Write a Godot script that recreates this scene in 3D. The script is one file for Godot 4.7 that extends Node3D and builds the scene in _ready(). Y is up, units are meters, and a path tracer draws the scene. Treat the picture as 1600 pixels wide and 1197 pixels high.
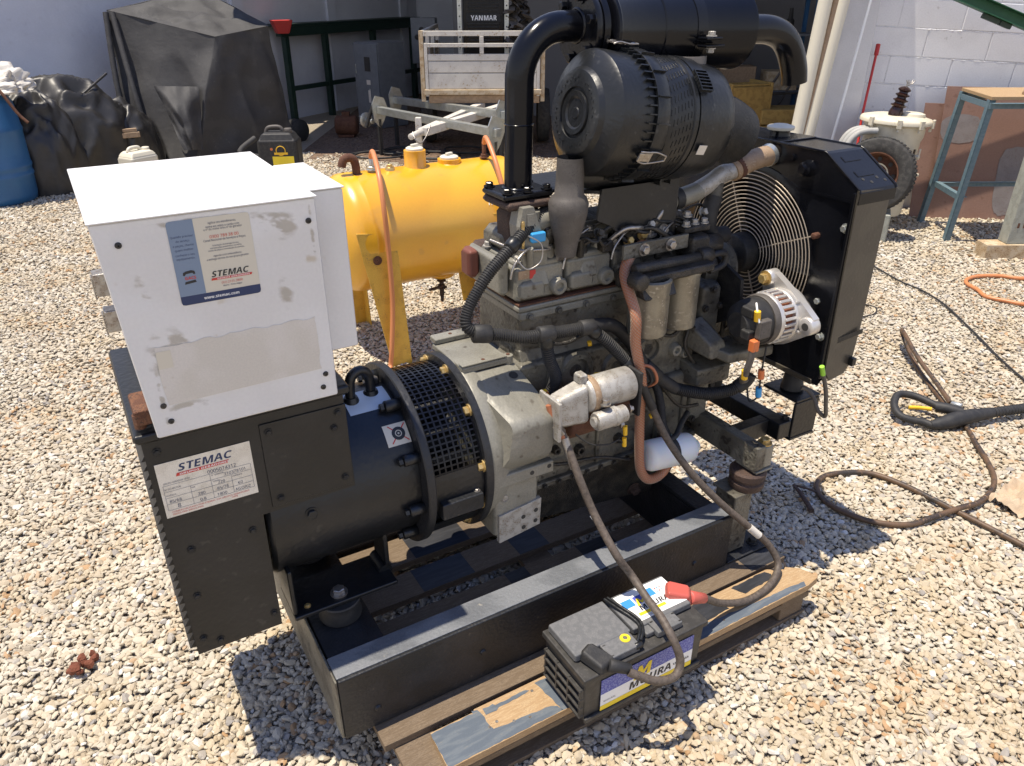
extends Node3D
# A diesel generating set on a wooden pallet in a gravel yard. World axes: x along the set, y up, z towards the viewer's side of it.

class MB:
	var v := PackedVector3Array()
	var n := PackedVector3Array()
	var t := PackedVector2Array()

	func tri(a: Vector3, b: Vector3, c: Vector3, na: Vector3, nb: Vector3, nc: Vector3, ua := Vector2.ZERO, ub := Vector2.ZERO, uc := Vector2.ZERO) -> void:
		if (b - a).cross(c - a).dot(na + nb + nc) > 0.0:
			v.append(a); v.append(c); v.append(b)
			n.append(na); n.append(nc); n.append(nb)
			t.append(ua); t.append(uc); t.append(ub)
		else:
			v.append(a); v.append(b); v.append(c)
			n.append(na); n.append(nb); n.append(nc)
			t.append(ua); t.append(ub); t.append(uc)

	func flat(a: Vector3, b: Vector3, c: Vector3, out: Vector3) -> void:
		var m := (b - a).cross(c - a).normalized()
		if m.dot(out) < 0.0:
			m = -m
		tri(a, b, c, m, m, m)

	func quad(a: Vector3, b: Vector3, c: Vector3, d: Vector3, out: Vector3) -> void:
		flat(a, b, c, out)
		flat(a, c, d, out)

	func quadn(p: Array, q: Array) -> void:
		tri(p[0], p[1], p[2], q[0], q[1], q[2])
		tri(p[0], p[2], p[3], q[0], q[2], q[3])

	func sticker(o: Vector3, r: Vector3, u: Vector3) -> void:
		var m := r.cross(u).normalized()
		tri(o, o + r, o + r + u, m, m, m, Vector2(0, 1), Vector2(1, 1), Vector2(1, 0))
		tri(o, o + r + u, o + u, m, m, m, Vector2(0, 1), Vector2(1, 0), Vector2(0, 0))

	# a block with rounded-looking (normal-blended chamfer) edges
	func box(lo: Vector3, hi: Vector3, bev := 0.0, xf := Transform3D.IDENTITY) -> void:
		var c := (lo + hi) * 0.5
		var h := (hi - lo) * 0.5
		bev = minf(bev, minf(h.x, minf(h.y, h.z)) * 0.95)
		hexa([Vector3(-h.x, -h.y, -h.z) + c, Vector3(h.x, -h.y, -h.z) + c, Vector3(-h.x, h.y, -h.z) + c, Vector3(h.x, h.y, -h.z) + c,
			Vector3(-h.x, -h.y, h.z) + c, Vector3(h.x, -h.y, h.z) + c, Vector3(-h.x, h.y, h.z) + c, Vector3(h.x, h.y, h.z) + c], bev, xf)

	# any six-sided solid: corners numbered x + 2y + 4z
	func hexa(p: Array, bev := 0.0, xf := Transform3D.IDENTITY) -> void:
		var w: Array = []
		for q in p:
			w.append(xf * q)
		var mid := Vector3.ZERO
		for q in w:
			mid += q / 8.0
		var faces := [[0, 1, 3, 2], [4, 5, 7, 6], [0, 1, 5, 4], [2, 3, 7, 6], [0, 2, 6, 4], [1, 3, 7, 5]]
		var fn: Array = []
		for f in faces:
			var m: Vector3 = (w[f[2]] - w[f[0]]).cross(w[f[3]] - w[f[1]]).normalized()
			if m.dot((w[f[0]] + w[f[2]]) * 0.5 - mid) < 0.0:
				m = -m
			fn.append(m)
		if bev <= 0.0:
			for k in 6:
				var f: Array = faces[k]
				quad(w[f[0]], w[f[1]], w[f[2]], w[f[3]], fn[k])
			return
		var ins := {}
		for k in 6:
			var f: Array = faces[k]
			for j in 4:
				var a: Vector3 = w[f[j]]
				var e1: Vector3 = (w[f[(j + 1) % 4]] - a).normalized()
				var e2: Vector3 = (w[f[(j + 3) % 4]] - a).normalized()
				ins[k * 8 + f[j]] = a + (e1 + e2) * bev
			quad(ins[k * 8 + f[0]], ins[k * 8 + f[1]], ins[k * 8 + f[2]], ins[k * 8 + f[3]], fn[k])
		for e in [[0, 1, 0, 2], [2, 3, 0, 3], [4, 5, 1, 2], [6, 7, 1, 3], [0, 2, 0, 4], [1, 3, 0, 5], [4, 6, 1, 4], [5, 7, 1, 5], [0, 4, 2, 4], [1, 5, 2, 5], [2, 6, 3, 4], [3, 7, 3, 5]]:
			quadn([ins[e[2] * 8 + e[0]], ins[e[2] * 8 + e[1]], ins[e[3] * 8 + e[1]], ins[e[3] * 8 + e[0]]], [fn[e[2]], fn[e[2]], fn[e[3]], fn[e[3]]])
		for k in 8:
			var a := 4 + (k & 1)
			var b := 2 + ((k >> 1) & 1)
			var c := (k >> 2) & 1
			tri(ins[a * 8 + k], ins[b * 8 + k], ins[c * 8 + k], fn[a], fn[b], fn[c])

	# lathe: profile of Vector2(radius, height) round the local y axis
	func rev(prof: Array, xf := Transform3D.IDENTITY, seg := 24, a0 := 0.0, a1 := TAU, sharp := 0.75) -> void:
		var k := prof.size()
		var sn: Array = []
		for i in k - 1:
			var d: Vector2 = prof[i + 1] - prof[i]
			sn.append(Vector2(d.y, -d.x).normalized())
		for i in k - 1:
			var na: Vector2 = sn[i]
			var nb: Vector2 = sn[i]
			if i > 0 and sn[i - 1].dot(sn[i]) > sharp:
				na = (sn[i - 1] + sn[i]).normalized()
			if i < k - 2 and sn[i + 1].dot(sn[i]) > sharp:
				nb = (sn[i + 1] + sn[i]).normalized()
			var p: Vector2 = prof[i]
			var q: Vector2 = prof[i + 1]
			for s in seg:
				var u0 := a0 + (a1 - a0) * s / seg
				var u1 := a0 + (a1 - a0) * (s + 1) / seg
				var d0 := Vector3(cos(u0), 0, sin(u0))
				var d1 := Vector3(cos(u1), 0, sin(u1))
				var P := [xf * (d0 * p.x + Vector3.UP * p.y), xf * (d1 * p.x + Vector3.UP * p.y), xf * (d1 * q.x + Vector3.UP * q.y), xf * (d0 * q.x + Vector3.UP * q.y)]
				var N := [xf.basis * (d0 * na.x + Vector3.UP * na.y), xf.basis * (d1 * na.x + Vector3.UP * na.y), xf.basis * (d1 * nb.x + Vector3.UP * nb.y), xf.basis * (d0 * nb.x + Vector3.UP * nb.y)]
				if p.x > 1e-6:
					tri(P[0], P[1], P[2], N[0], N[1], N[2])
				if q.x > 1e-6:
					tri(P[0], P[2], P[3], N[0], N[2], N[3])

	static func along(a: Vector3, b: Vector3) -> Transform3D:
		var y := (b - a).normalized()
		var x := y.cross(Vector3(0.31, 0.2, 0.93)).normalized()
		if absf(y.y) < 0.9:
			x = y.cross(Vector3.UP).normalized()
		return Transform3D(Basis(x, y, x.cross(y)), a)

	func cyl(a: Vector3, b: Vector3, r0: float, r1 := -1.0, seg := 20, bev := 0.0) -> void:
		var l := a.distance_to(b)
		if r1 < 0.0:
			r1 = r0
		if bev > 0.0:
			rev([Vector2(0, 0), Vector2(r0 - bev, 0), Vector2(r0, bev), Vector2(r1, l - bev), Vector2(r1 - bev, l), Vector2(0, l)], along(a, b), seg, 0.0, TAU, 0.6)
		else:
			rev([Vector2(0, 0), Vector2(r0, 0), Vector2(r1, l), Vector2(0, l)], along(a, b), seg)

	func ring(c: Vector3, axis: Vector3, r: float, w: float, seg := 40, ws := 6) -> void:
		var prof: Array = []
		for i in ws + 1:
			var a := TAU * i / ws
			prof.append(Vector2(r + cos(a) * w, sin(a) * w))
		rev(prof, along(c, c + axis), seg, 0.0, TAU, -1.0)

	func hexbolt(p: Vector3, dir: Vector3, r: float, h: float, washer := true) -> void:
		var xf := along(p, p + dir)
		if washer:
			rev([Vector2(0, 0), Vector2(r * 1.45, 0), Vector2(r * 1.45, h * 0.22), Vector2(0, h * 0.22)], xf, 14)
		for s in 6:
			var u0 := TAU * s / 6
			var u1 := TAU * (s + 1) / 6
			var d0 := Vector3(cos(u0), 0, sin(u0)) * r
			var d1 := Vector3(cos(u1), 0, sin(u1)) * r
			var b0 := Vector3.UP * h * 0.2
			var b1 := Vector3.UP * h * 0.9
			var b2 := Vector3.UP * h
			quad(xf * (d0 + b0), xf * (d1 + b0), xf * (d1 + b1), xf * (d0 + b1), xf.basis * (d0 + d1))
			quad(xf * (d0 + b1), xf * (d1 + b1), xf * (d1 * 0.85 + b2), xf * (d0 * 0.85 + b2), xf.basis * (d0 + d1 + b2))
			flat(xf * (d0 * 0.85 + b2), xf * (d1 * 0.85 + b2), xf * b2, xf.basis.y)

	# a tube along points; r is a number or an array of radii
	func tube(pts: Array, r, seg := 10, cap := true) -> void:
		var k := pts.size()
		var fx: Array = []
		var up := Vector3.UP
		for i in k:
			var d: Vector3 = (pts[mini(i + 1, k - 1)] - pts[maxi(i - 1, 0)]).normalized()
			if i == 0 and absf(d.dot(up)) > 0.9:
				up = Vector3.RIGHT
			var x := up.cross(d).normalized()
			up = d.cross(x).normalized()
			fx.append([x, up, d])
		for i in k - 1:
			var ra: float = r[i] if r is Array else r
			var rb: float = r[i + 1] if r is Array else r
			var len: float = maxf(pts[i].distance_to(pts[i + 1]), 1e-5)
			var slope := (ra - rb) / len
			for s in seg:
				var u0 := TAU * s / seg
				var u1 := TAU * (s + 1) / seg
				var A0: Vector3 = fx[i][0] * cos(u0) + fx[i][1] * sin(u0)
				var A1: Vector3 = fx[i][0] * cos(u1) + fx[i][1] * sin(u1)
				var B0: Vector3 = fx[i + 1][0] * cos(u0) + fx[i + 1][1] * sin(u0)
				var B1: Vector3 = fx[i + 1][0] * cos(u1) + fx[i + 1][1] * sin(u1)
				var da: Vector3 = fx[i][2] * slope
				var db: Vector3 = fx[i + 1][2] * slope
				quadn([pts[i] + A0 * ra, pts[i] + A1 * ra, pts[i + 1] + B1 * rb, pts[i + 1] + B0 * rb], [(A0 + da).normalized(), (A1 + da).normalized(), (B1 + db).normalized(), (B0 + db).normalized()])
		if cap:
			for e in [0, k - 1]:
				var re: float = r[e] if r is Array else r
				var o: Vector3 = fx[e][2] * (-1.0 if e == 0 else 1.0)
				for s in seg:
					var u0 := TAU * s / seg
					var u1 := TAU * (s + 1) / seg
					tri(pts[e], pts[e] + (fx[e][0] * cos(u0) + fx[e][1] * sin(u0)) * re, pts[e] + (fx[e][0] * cos(u1) + fx[e][1] * sin(u1)) * re, o, o, o)

	# polygon in local xy, from local z = 0 to depth
	func prism(poly: Array, depth: float, xf := Transform3D.IDENTITY) -> void:
		var pp := PackedVector2Array(poly)
		var area := 0.0
		for i in pp.size():
			area += pp[i].cross(pp[(i + 1) % pp.size()])
		var sg := signf(area)
		var id := Geometry2D.triangulate_polygon(pp)
		for i in range(0, id.size(), 3):
			for e in [0.0, 1.0]:
				flat(xf * Vector3(pp[id[i]].x, pp[id[i]].y, depth * e), xf * Vector3(pp[id[i + 1]].x, pp[id[i + 1]].y, depth * e), xf * Vector3(pp[id[i + 2]].x, pp[id[i + 2]].y, depth * e), xf.basis.z * (signf(depth) if e > 0.5 else -signf(depth)))
		for i in pp.size():
			var a := pp[i]
			var b := pp[(i + 1) % pp.size()]
			var o := Vector3((b - a).y, -(b - a).x, 0) * sg
			quad(xf * Vector3(a.x, a.y, 0), xf * Vector3(b.x, b.y, 0), xf * Vector3(b.x, b.y, depth), xf * Vector3(a.x, a.y, depth), xf.basis * o)

	# smooth sheet from a (rows x cols) grid of points; both sides are drawn
	func sheet(g: Array, facet := false) -> void:
		var R := g.size()
		var C: int = g[0].size()
		var nn: Array = []
		for i in R:
			var row: Array = []
			for j in C:
				var du: Vector3 = g[i][mini(j + 1, C - 1)] - g[i][maxi(j - 1, 0)]
				var dv: Vector3 = g[mini(i + 1, R - 1)][j] - g[maxi(i - 1, 0)][j]
				row.append(du.cross(dv).normalized())
			nn.append(row)
		for i in R - 1:
			for j in C - 1:
				if facet:
					var o: Vector3 = nn[i][j]
					flat(g[i][j], g[i][j + 1], g[i + 1][j + 1], o)
					flat(g[i][j], g[i + 1][j + 1], g[i + 1][j], o)
				else:
					quadn([g[i][j], g[i][j + 1], g[i + 1][j + 1], g[i + 1][j]], [nn[i][j], nn[i][j + 1], nn[i + 1][j + 1], nn[i + 1][j]])

	func mesh(mat: Material) -> ArrayMesh:
		var a := []
		a.resize(Mesh.ARRAY_MAX)
		a[Mesh.ARRAY_VERTEX] = v
		a[Mesh.ARRAY_NORMAL] = n
		a[Mesh.ARRAY_TEX_UV] = t
		var m := ArrayMesh.new()
		m.add_surface_from_arrays(Mesh.PRIMITIVE_TRIANGLES, a)
		m.surface_set_material(0, mat)
		return m


var M := {}
var names := {}
var rng := RandomNumberGenerator.new()
var G: Node3D                      # the generating set
const E1 := Vector3(0.863, 0, 0.505)     # the yard runs across the view ...
const FW := Vector3(0.505, 0, -0.863)    # ... and away from it

func V(x: float, y: float, z: float) -> Vector3:
	return Vector3(x, y, z)

func Y(a: float, y: float, d: float) -> Vector3:
	return Vector3(-0.03, y, 1.614) + E1 * a + FW * d

func numbered(called: String, parent: Node) -> String:
	var key := str(parent.get_instance_id()) + called
	var c: int = names.get(key, 0)
	names[key] = c + 1
	return called if c == 0 else "%s_%03d" % [called, c]

func at_of(p: Node) -> Vector3:
	var s := Vector3.ZERO
	while p != self and p != null:
		s += p.position
		p = p.get_parent()
	return s

func part(called: String, m: MB, mat: String, parent: Node) -> MeshInstance3D:   # geometry in world axes
	var o := MeshInstance3D.new()
	o.name = numbered(called, parent)
	o.mesh = m.mesh(M[mat])
	parent.add_child(o, true)
	o.position = -at_of(parent)
	return o

func lpart(called: String, m: MB, mat: String, parent: Node) -> MeshInstance3D:  # geometry in the parent's own axes
	var o := MeshInstance3D.new()
	o.name = numbered(called, parent)
	o.mesh = m.mesh(M[mat])
	parent.add_child(o, true)
	return o

func tag(o: Node3D, label: String, category := "", group := "") -> void:
	o.set_meta("label", label)
	if category != "":
		o.set_meta("category", category)
	if group != "":
		o.set_meta("group", group)

func thing(called: String, label: String, category: String, at := Vector3.ZERO, turn := 0.0, group := "") -> Node3D:
	var o := Node3D.new()
	o.name = numbered(called, self)
	add_child(o, true)
	o.position = at
	o.rotation.y = turn
	tag(o, label, category, group)
	return o

func one(called: String, m: MB, mat: String, label: String, category: String, group := "") -> MeshInstance3D:
	var o := part(called, m, mat, self)
	tag(o, label, category, group)
	return o

func struct(called: String, m: MB, mat: String) -> MeshInstance3D:
	var o := part(called, m, mat, self)
	o.set_meta("kind", "structure")
	return o

func smooth(p: Array, sub := 6) -> Array:
	var out: Array = []
	for i in p.size() - 1:
		var a: Vector3 = p[maxi(i - 1, 0)]
		var b: Vector3 = p[i]
		var c: Vector3 = p[i + 1]
		var d: Vector3 = p[mini(i + 2, p.size() - 1)]
		for s in sub:
			out.append(b.cubic_interpolate(c, a, d, float(s) / sub))
	out.append(p[-1])
	return out

func even(p: Array, step: float) -> Array:     # the same line with a point every step metres
	var out: Array = [p[0]]
	var left := step
	for i in p.size() - 1:
		var a: Vector3 = p[i]
		var l: float = a.distance_to(p[i + 1])
		while l >= left:
			a = a.move_toward(p[i + 1], left)
			l -= left
			left = step
			out.append(a)
		left -= l
	return out

func conduit(pts: Array, r: float) -> MB:      # corrugated loom: a ridge every 6 mm
	var line := even(smooth(pts, 10), 0.0015)
	var rr: Array = []
	for i in line.size():
		rr.append(r * (1.0 if i % 4 < 2 else 0.84))
	var m := MB.new()
	m.tube(line, rr, 12)
	return m

func hose(pts: Array, r: float, seg := 10, sub := 6) -> MB:
	var m := MB.new()
	m.tube(smooth(pts, sub), r, seg)
	return m

func box(lo: Vector3, hi: Vector3, bev := 0.0) -> MB:
	var m := MB.new()
	m.box(lo, hi, bev)
	return m

func cyl(a: Vector3, b: Vector3, r: float, seg := 20, bev := 0.0) -> MB:
	var m := MB.new()
	m.cyl(a, b, r, r, seg, bev)
	return m

func bolt(p: Vector3, d: Vector3, r: float, h: float) -> MB:
	var m := MB.new()
	m.hexbolt(p, d, r, h)
	return m

var fonts := {}
func write_on(m: MB, s: String, h: float, o: Vector3, right: Vector3, up: Vector3, shear := 0.0, bold := false, wide := 1.0, centre := false) -> float:
	var key := "b" if bold else "r"
	if not fonts.has(key):
		var f := SystemFont.new()
		f.font_names = PackedStringArray(["Droid Sans"])
		f.font_weight = 700 if bold else 400
		fonts[key] = f
	var t := TextMesh.new()
	t.font = fonts[key]
	t.text = s
	t.font_size = 32
	t.pixel_size = 1.0 / 23.0       # about one capital's height
	t.depth = 0.0
	t.curve_step = 4.0 if h < 0.02 else 1.5
	t.horizontal_alignment = HORIZONTAL_ALIGNMENT_LEFT
	t.vertical_alignment = VERTICAL_ALIGNMENT_BOTTOM
	var a := t.surface_get_arrays(0)
	var vv: PackedVector3Array = a[Mesh.ARRAY_VERTEX]
	var id: PackedInt32Array = a[Mesh.ARRAY_INDEX]
	var w := t.get_aabb().size.x * h * wide
	var x0 := t.get_aabb().position.x
	var y0 := 1.0e9
	for q in vv:
		y0 = minf(y0, q.y)
	var nn := right.cross(up)
	var sh := w * 0.5 if centre else 0.0
	for i in range(0, id.size(), 3):
		var p: Array = []
		for k in 3:
			var q := vv[id[i + k]]
			p.append(o + right * ((q.x - x0) * h * wide + (q.y - y0) * h * shear - sh) + up * ((q.y - y0) * h))
		m.tri(p[0], p[1], p[2], nn, nn, nn)
	return w

# ---------- materials ----------
func noise(sd: int, f: float, oct := 4) -> FastNoiseLite:
	var n := FastNoiseLite.new()
	n.seed = sd
	n.frequency = f
	n.fractal_octaves = oct
	n.noise_type = FastNoiseLite.TYPE_SIMPLEX
	return n

# a repeating patchy picture: base colour, cloudy second colour, and small specks or scuffs of a third
func patchy(sd: int, c1: Color, c2: Color, c3: Color, f := 0.02, speck := 0.45, size := 256, grain := .12) -> ImageTexture:
	var a := noise(sd, f, 4).get_seamless_image(size, size)
	var b := noise(sd + 7, f * 6.0, 3).get_seamless_image(size, size)
	var g := noise(sd + 13, 0.4, 1).get_seamless_image(size, size)
	var im := Image.create(size, size, true, Image.FORMAT_RGB8)
	for y in size:
		for x in size:
			var k := a.get_pixel(x, y).r
			var s := b.get_pixel(x, y).r
			var c := c1.lerp(c2, smoothstep(0.35, 0.7, k))
			c = c.lerp(c3, smoothstep(1.0 - speck, 1.06 - speck * 0.8, s * 0.7 + k * 0.3))
			var e := 1.0 - grain * .5 + grain * g.get_pixel(x, y).r
			im.set_pixel(x, y, Color(c.r * e, c.g * e, c.b * e))
	im.generate_mipmaps()
	return ImageTexture.create_from_image(im)

func bumps(sd: int, f: float, strength: float, oct := 4, size := 256) -> ImageTexture:
	var im := noise(sd, f, oct).get_seamless_image(size, size)
	im.convert(Image.FORMAT_RGBA8)
	im.bump_map_to_normal_map(strength)
	im.generate_mipmaps()
	return ImageTexture.create_from_image(im)

func lin(r: float, g: float, b: float) -> Color:
	return Color(r, g, b).linear_to_srgb()

func paint(key: String, c: Color, rough := 0.5, metal := 0.0, spec := 0.5) -> StandardMaterial3D:
	var m := StandardMaterial3D.new()
	m.resource_name = key
	m.albedo_color = c
	m.roughness = rough
	m.metallic = metal
	m.metallic_specular = spec
	M[key] = m
	return m

func worn(key: String, tex: Texture2D, scale: Vector3, rough := 0.5, metal := 0.0, normal: Texture2D = null, ns := 0.5) -> StandardMaterial3D:
	var m := paint(key, Color.WHITE, rough, metal)
	m.albedo_texture = tex
	m.uv1_triplanar = true
	m.uv1_scale = scale
	if normal != null:
		m.normal_enabled = true
		m.normal_texture = normal
		m.normal_scale = ns
	return m

func make_materials() -> void:
	var fine := bumps(3, 0.12, 3.0)
	var cast := bumps(5, 0.3, 5.0, 3)
	var big := bumps(9, 0.02, 6.0)
	var U := Vector3.ONE
	# the set
	worn("black_paint", patchy(1, lin(.009, .010, .0115), lin(.013, .014, .016), lin(.036, .034, .032), .008, .22), U * 1.6, 0.36, 0.0, fine, 0.10)
	worn("black_frame", patchy(2, lin(.010, .011, .013), lin(.017, .018, .021), lin(.06, .053, .044), .008, .2), U * 2.2, 0.46, 0.0, fine, 0.18)
	worn("grey_flange", patchy(3, lin(.17, .178, .188), lin(.12, .127, .136), lin(.34, .31, .26), .008, .2), U * 2.0, 0.42, 0.0, fine, 0.2)  # grey, paler than the black of the rail, with pale scuffs
	worn("black_gloss", patchy(4, lin(.0045, .005, .007), lin(.006, .0065, .009), lin(.018, .018, .018), .01, .12), U * 2.0, 0.2, 0.0, fine, 0.03).metallic_specular = .4
	worn("black_cast", patchy(6, lin(.010, .010, .010), lin(.02, .019, .017), lin(.05, .045, .036), .03, .3), U * 3.0, 0.6, 0.0, cast, 0.4)
	worn("olive", patchy(8, lin(.25, .24, .20), lin(.20, .19, .155), lin(.085, .07, .05), .008, .24), U * 1.6, 0.4, 0.1, fine, 0.12)
	worn("olive_dirty", patchy(10, lin(.155, .145, .116), lin(.085, .077, .061), lin(.03, .025, .02), .009, .34), U * 1.9, 0.47, 0.1, fine, 0.3)
	worn("olive_gold", patchy(11, lin(.29, .27, .215), lin(.20, .182, .145), lin(.46, .44, .38), .012, .3), U * 3.0, 0.38, 0.45, fine, 0.3)
	worn("oily", patchy(12, lin(.022, .02, .017), lin(.045, .038, .029), lin(.09, .075, .055), .02, .3), U * 3.0, 0.4, 0.0, cast, 0.5)
	worn("white_paint", patchy(14, lin(.70, .69, .67), lin(.66, .645, .62), lin(.52, .46, .37), .006, .22, 256, .02), U * 1.1, 0.36, 0.0, big, 0.05)
	worn("old_paper", patchy(15, lin(.60, .56, .49), lin(.64, .60, .54), lin(.50, .43, .34), .008, .18, 256, .04), U * 2.0, 0.8)
	worn("silver", patchy(16, lin(.46, .44, .40), lin(.36, .34, .30), lin(.22, .16, .11), .02, .33), U * 5.0, 0.45, 0.35, cast, 0.4)
	worn("steel", patchy(17, lin(.42, .40, .37), lin(.33, .30, .27), lin(.17, .12, .09), .03, .3), U * 6.0, 0.36, 0.85, fine, 0.2)
	worn("zinc", patchy(18, lin(.55, .57, .55), lin(.46, .48, .45), lin(.62, .60, .48), .02, .35), U * 2.0, 0.36, 0.75, fine, 0.1)
	worn("brass", patchy(19, lin(.52, .36, .12), lin(.62, .46, .22), lin(.3, .2, .1), .04, .3), U * 8.0, 0.38, 0.6)
	worn("rust", patchy(20, lin(.10, .040, .022), lin(.15, .066, .034), lin(.05, .026, .018), .02, .35), U * 4.0, 0.85, 0.0, cast, 0.5)
	worn("rust_brown", patchy(21, lin(.060, .036, .027), lin(.085, .05, .036), lin(.035, .024, .02), .02, .35), U * 4.0, 0.72, 0.0, cast, 0.5)
	worn("plastic_black", patchy(22, lin(.009, .010, .011), lin(.013, .014, .0155), lin(.055, .055, .055), .010, .24), U * 2.0, 0.36, 0.0, fine, 0.12)
	worn("rubber", patchy(23, lin(.018, .018, .019), lin(.028, .027, .026), lin(.07, .066, .06), .02, .27), U * 5.0, 0.62, 0.0, fine, 0.15)
	worn("rubber_grey", patchy(24, lin(.085, .075, .066), lin(.11, .098, .086), lin(.05, .045, .04), .02, .3), U * 4.0, 0.6)
	worn("cable_grey", patchy(25, lin(.12, .095, .075), lin(.06, .048, .04), lin(.28, .18, .11), .03, .32), U * 7.0, 0.62)
	worn("hose_rust", patchy(26, lin(.13, .075, .04), lin(.03, .025, .022), lin(.27, .165, .085), .016, .3), U * 1.6, 0.55)
	worn("rubber_tan", patchy(27, lin(.36, .25, .155), lin(.29, .195, .115), lin(.5, .42, .33), .02, .28), U * 4.0, 0.62)
	# the battery, the pallet
	worn("wood", patchy(30, lin(.36, .235, .12), lin(.44, .31, .17), lin(.17, .10, .052), .03, .33, 512), V(0.9, 9.0, 9.0), 0.75, 0.0, fine, 0.2)
	worn("wood_old", patchy(31, lin(.135, .095, .058), lin(.18, .132, .085), lin(.06, .042, .028), .03, .36, 512), V(0.9, 9.0, 9.0), 0.82, 0.0, fine, 0.3)
	worn("pallet_paint", patchy(32, lin(.085, .105, .13), lin(.115, .135, .155), lin(.22, .19, .145), .02, .26), V(1.2, 9, 9), 0.7)
	worn("pallet_tar", patchy(33, lin(.016, .017, .021), lin(.026, .028, .034), lin(.08, .062, .044), .02, .24), V(1.2, 9, 9), 0.55)
	worn("panel_brown", patchy(76, lin(.075, .066, .050), lin(.062, .054, .042), lin(.11, .098, .08), .01, .2), U * 2.0, 0.28, 0.0, fine, 0.04)
	worn("pilaster_white", patchy(77, lin(.60, .60, .61), lin(.56, .56, .57), lin(.48, .48, .48), .01, .2, 256, .04), U * 0.7, 0.85)
	worn("dull_cream", patchy(78, lin(.40, .395, .37), lin(.35, .345, .32), lin(.26, .22, .17), .02, .25), U * 2.0, 0.6)
	worn("battery_lid", patchy(75, lin(.12, .122, .124), lin(.14, .14, .142), lin(.20, .197, .19), .03, .3), U * 6.0, 0.6, 0.0, fine, 0.2)
	worn("battery_grey", patchy(34, lin(.036, .034, .031), lin(.05, .047, .043), lin(.10, .094, .084), .02, .28), U * 5.0, 0.5, 0.0, fine, 0.1)
	# the yard
	worn("yellow_paint", patchy(40, lin(.80, .42, .014), lin(.74, .355, .010), lin(.62, .30, .03), .006, .24, 256, .03), U * 0.7, 0.3, 0.0, big, 0.04).metallic_specular = .8
	worn("yellow_old", patchy(41, lin(.70, .42, .06), lin(.62, .36, .05), lin(.38, .22, .07), .02, .3), U * 2.0, 0.45)
	worn("tarp", patchy(42, lin(.040, .039, .040), lin(.055, .054, .054), lin(.095, .093, .09), .008, .2), U * 1.2, 0.75, 0.0, bumps(50, 0.03, 4.0), 0.2)
	worn("plastic_film", patchy(43, lin(.022, .021, .02), lin(.032, .03, .028), lin(.06, .056, .05), .012, .18), U * 1.5, 0.45, 0.0, bumps(51, 0.03, 4.0), 0.1)
	worn("wall_white", patchy(44, lin(.80, .80, .81), lin(.755, .755, .765), lin(.56, .55, .545), .01, .2, 256, .04), U * 0.7, 0.9)
	worn("wall_blue", patchy(45, lin(.66, .69, .76), lin(.60, .63, .71), lin(.50, .52, .58), .01, .2, 256, .03), U * 0.4, 0.85, 0.0, bumps(53, 0.05, 3.0), 0.12)
	worn("mortar", patchy(46, lin(.74, .74, .75), lin(.68, .68, .69), lin(.42, .42, .42), .03, .3), U * 1.2, 0.95)
	worn("trailer_white", patchy(47, lin(.60, .57, .51), lin(.54, .51, .46), lin(.36, .27, .17), .012, .27), U * 1.2, 0.55)
	worn("trailer_worn", patchy(48, lin(.54, .44, .30), lin(.46, .34, .2), lin(.24, .14, .075), .02, .35), U * 2.0, 0.65)
	worn("cabinet_grey", patchy(49, lin(.15, .165, .185), lin(.135, .15, .17), lin(.11, .115, .125), .02, .2), U * 1.5, 0.5)
	worn("green_steel", patchy(55, lin(.012, .032, .025), lin(.017, .04, .031), lin(.055, .048, .04), .02, .24), U * 2.0, 0.5)
	worn("green_bright", patchy(56, lin(.012, .10, .05), lin(.02, .12, .06), lin(.05, .07, .05), .02, .2), U * 2.0, 0.5)
	worn("brown_sheet", patchy(57, lin(.24, .135, .098), lin(.26, .155, .118), lin(.16, .08, .055), .008, .27), U * 0.8, 0.6, 0.0, big, 0.06)
	worn("grey_primer", patchy(58, lin(.24, .215, .21), lin(.21, .185, .18), lin(.17, .11, .09), .02, .3), U * 1.5, 0.7)
	worn("table_blue", patchy(59, lin(.10, .165, .20), lin(.13, .20, .235), lin(.22, .20, .165), .03, .3), U * 3.0, 0.55)
	worn("cream_paint", patchy(60, lin(.66, .61, .48), lin(.60, .55, .43), lin(.42, .29, .15), .015, .24), U * 2.0, 0.5)
	worn("tyre", patchy(61, lin(.032, .031, .029), lin(.05, .048, .044), lin(.13, .12, .105), .02, .3), U * 3.0, 0.8, 0.0, cast, 0.4)
	worn("soil", patchy(62, lin(.20, .135, .09), lin(.16, .105, .07), lin(.30, .215, .15), .015, .3, 512), U * 0.6, 0.95, 0.0, bumps(63, 0.08, 8.0), 0.9)
	worn("under_gravel", patchy(64, lin(.52, .455, .35), lin(.42, .355, .265), lin(.60, .53, .42), .05, .35), U * 2.5, 0.95, 0.0, bumps(65, 0.2, 10.0), 1.0)
	worn("barrel_blue", patchy(66, lin(.022, .105, .25), lin(.028, .12, .27), lin(.05, .13, .24), .01, .2), U * 1.0, 0.4)
	worn("concrete", patchy(67, lin(.34, .35, .30), lin(.28, .29, .25), lin(.44, .38, .28), .02, .3), U * 2.5, 0.85, 0.0, cast, 0.4)
	worn("ceramic", patchy(68, lin(.024, .010, .008), lin(.032, .013, .010), lin(.018, .008, .007), .02, .2), U * 4.0, 0.16)
	worn("crate_yellow", patchy(69, lin(.50, .33, .10), lin(.42, .27, .08), lin(.2, .12, .05), .02, .3), U * 2.0, 0.65)
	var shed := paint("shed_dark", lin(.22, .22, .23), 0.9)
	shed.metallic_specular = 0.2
	# plain ones
	paint("white_plastic", lin(.80, .82, .82), 0.35)
	var jug := paint("white_jug", lin(.78, .80, .80), 0.4)
	jug.subsurf_scatter_enabled = true
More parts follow.
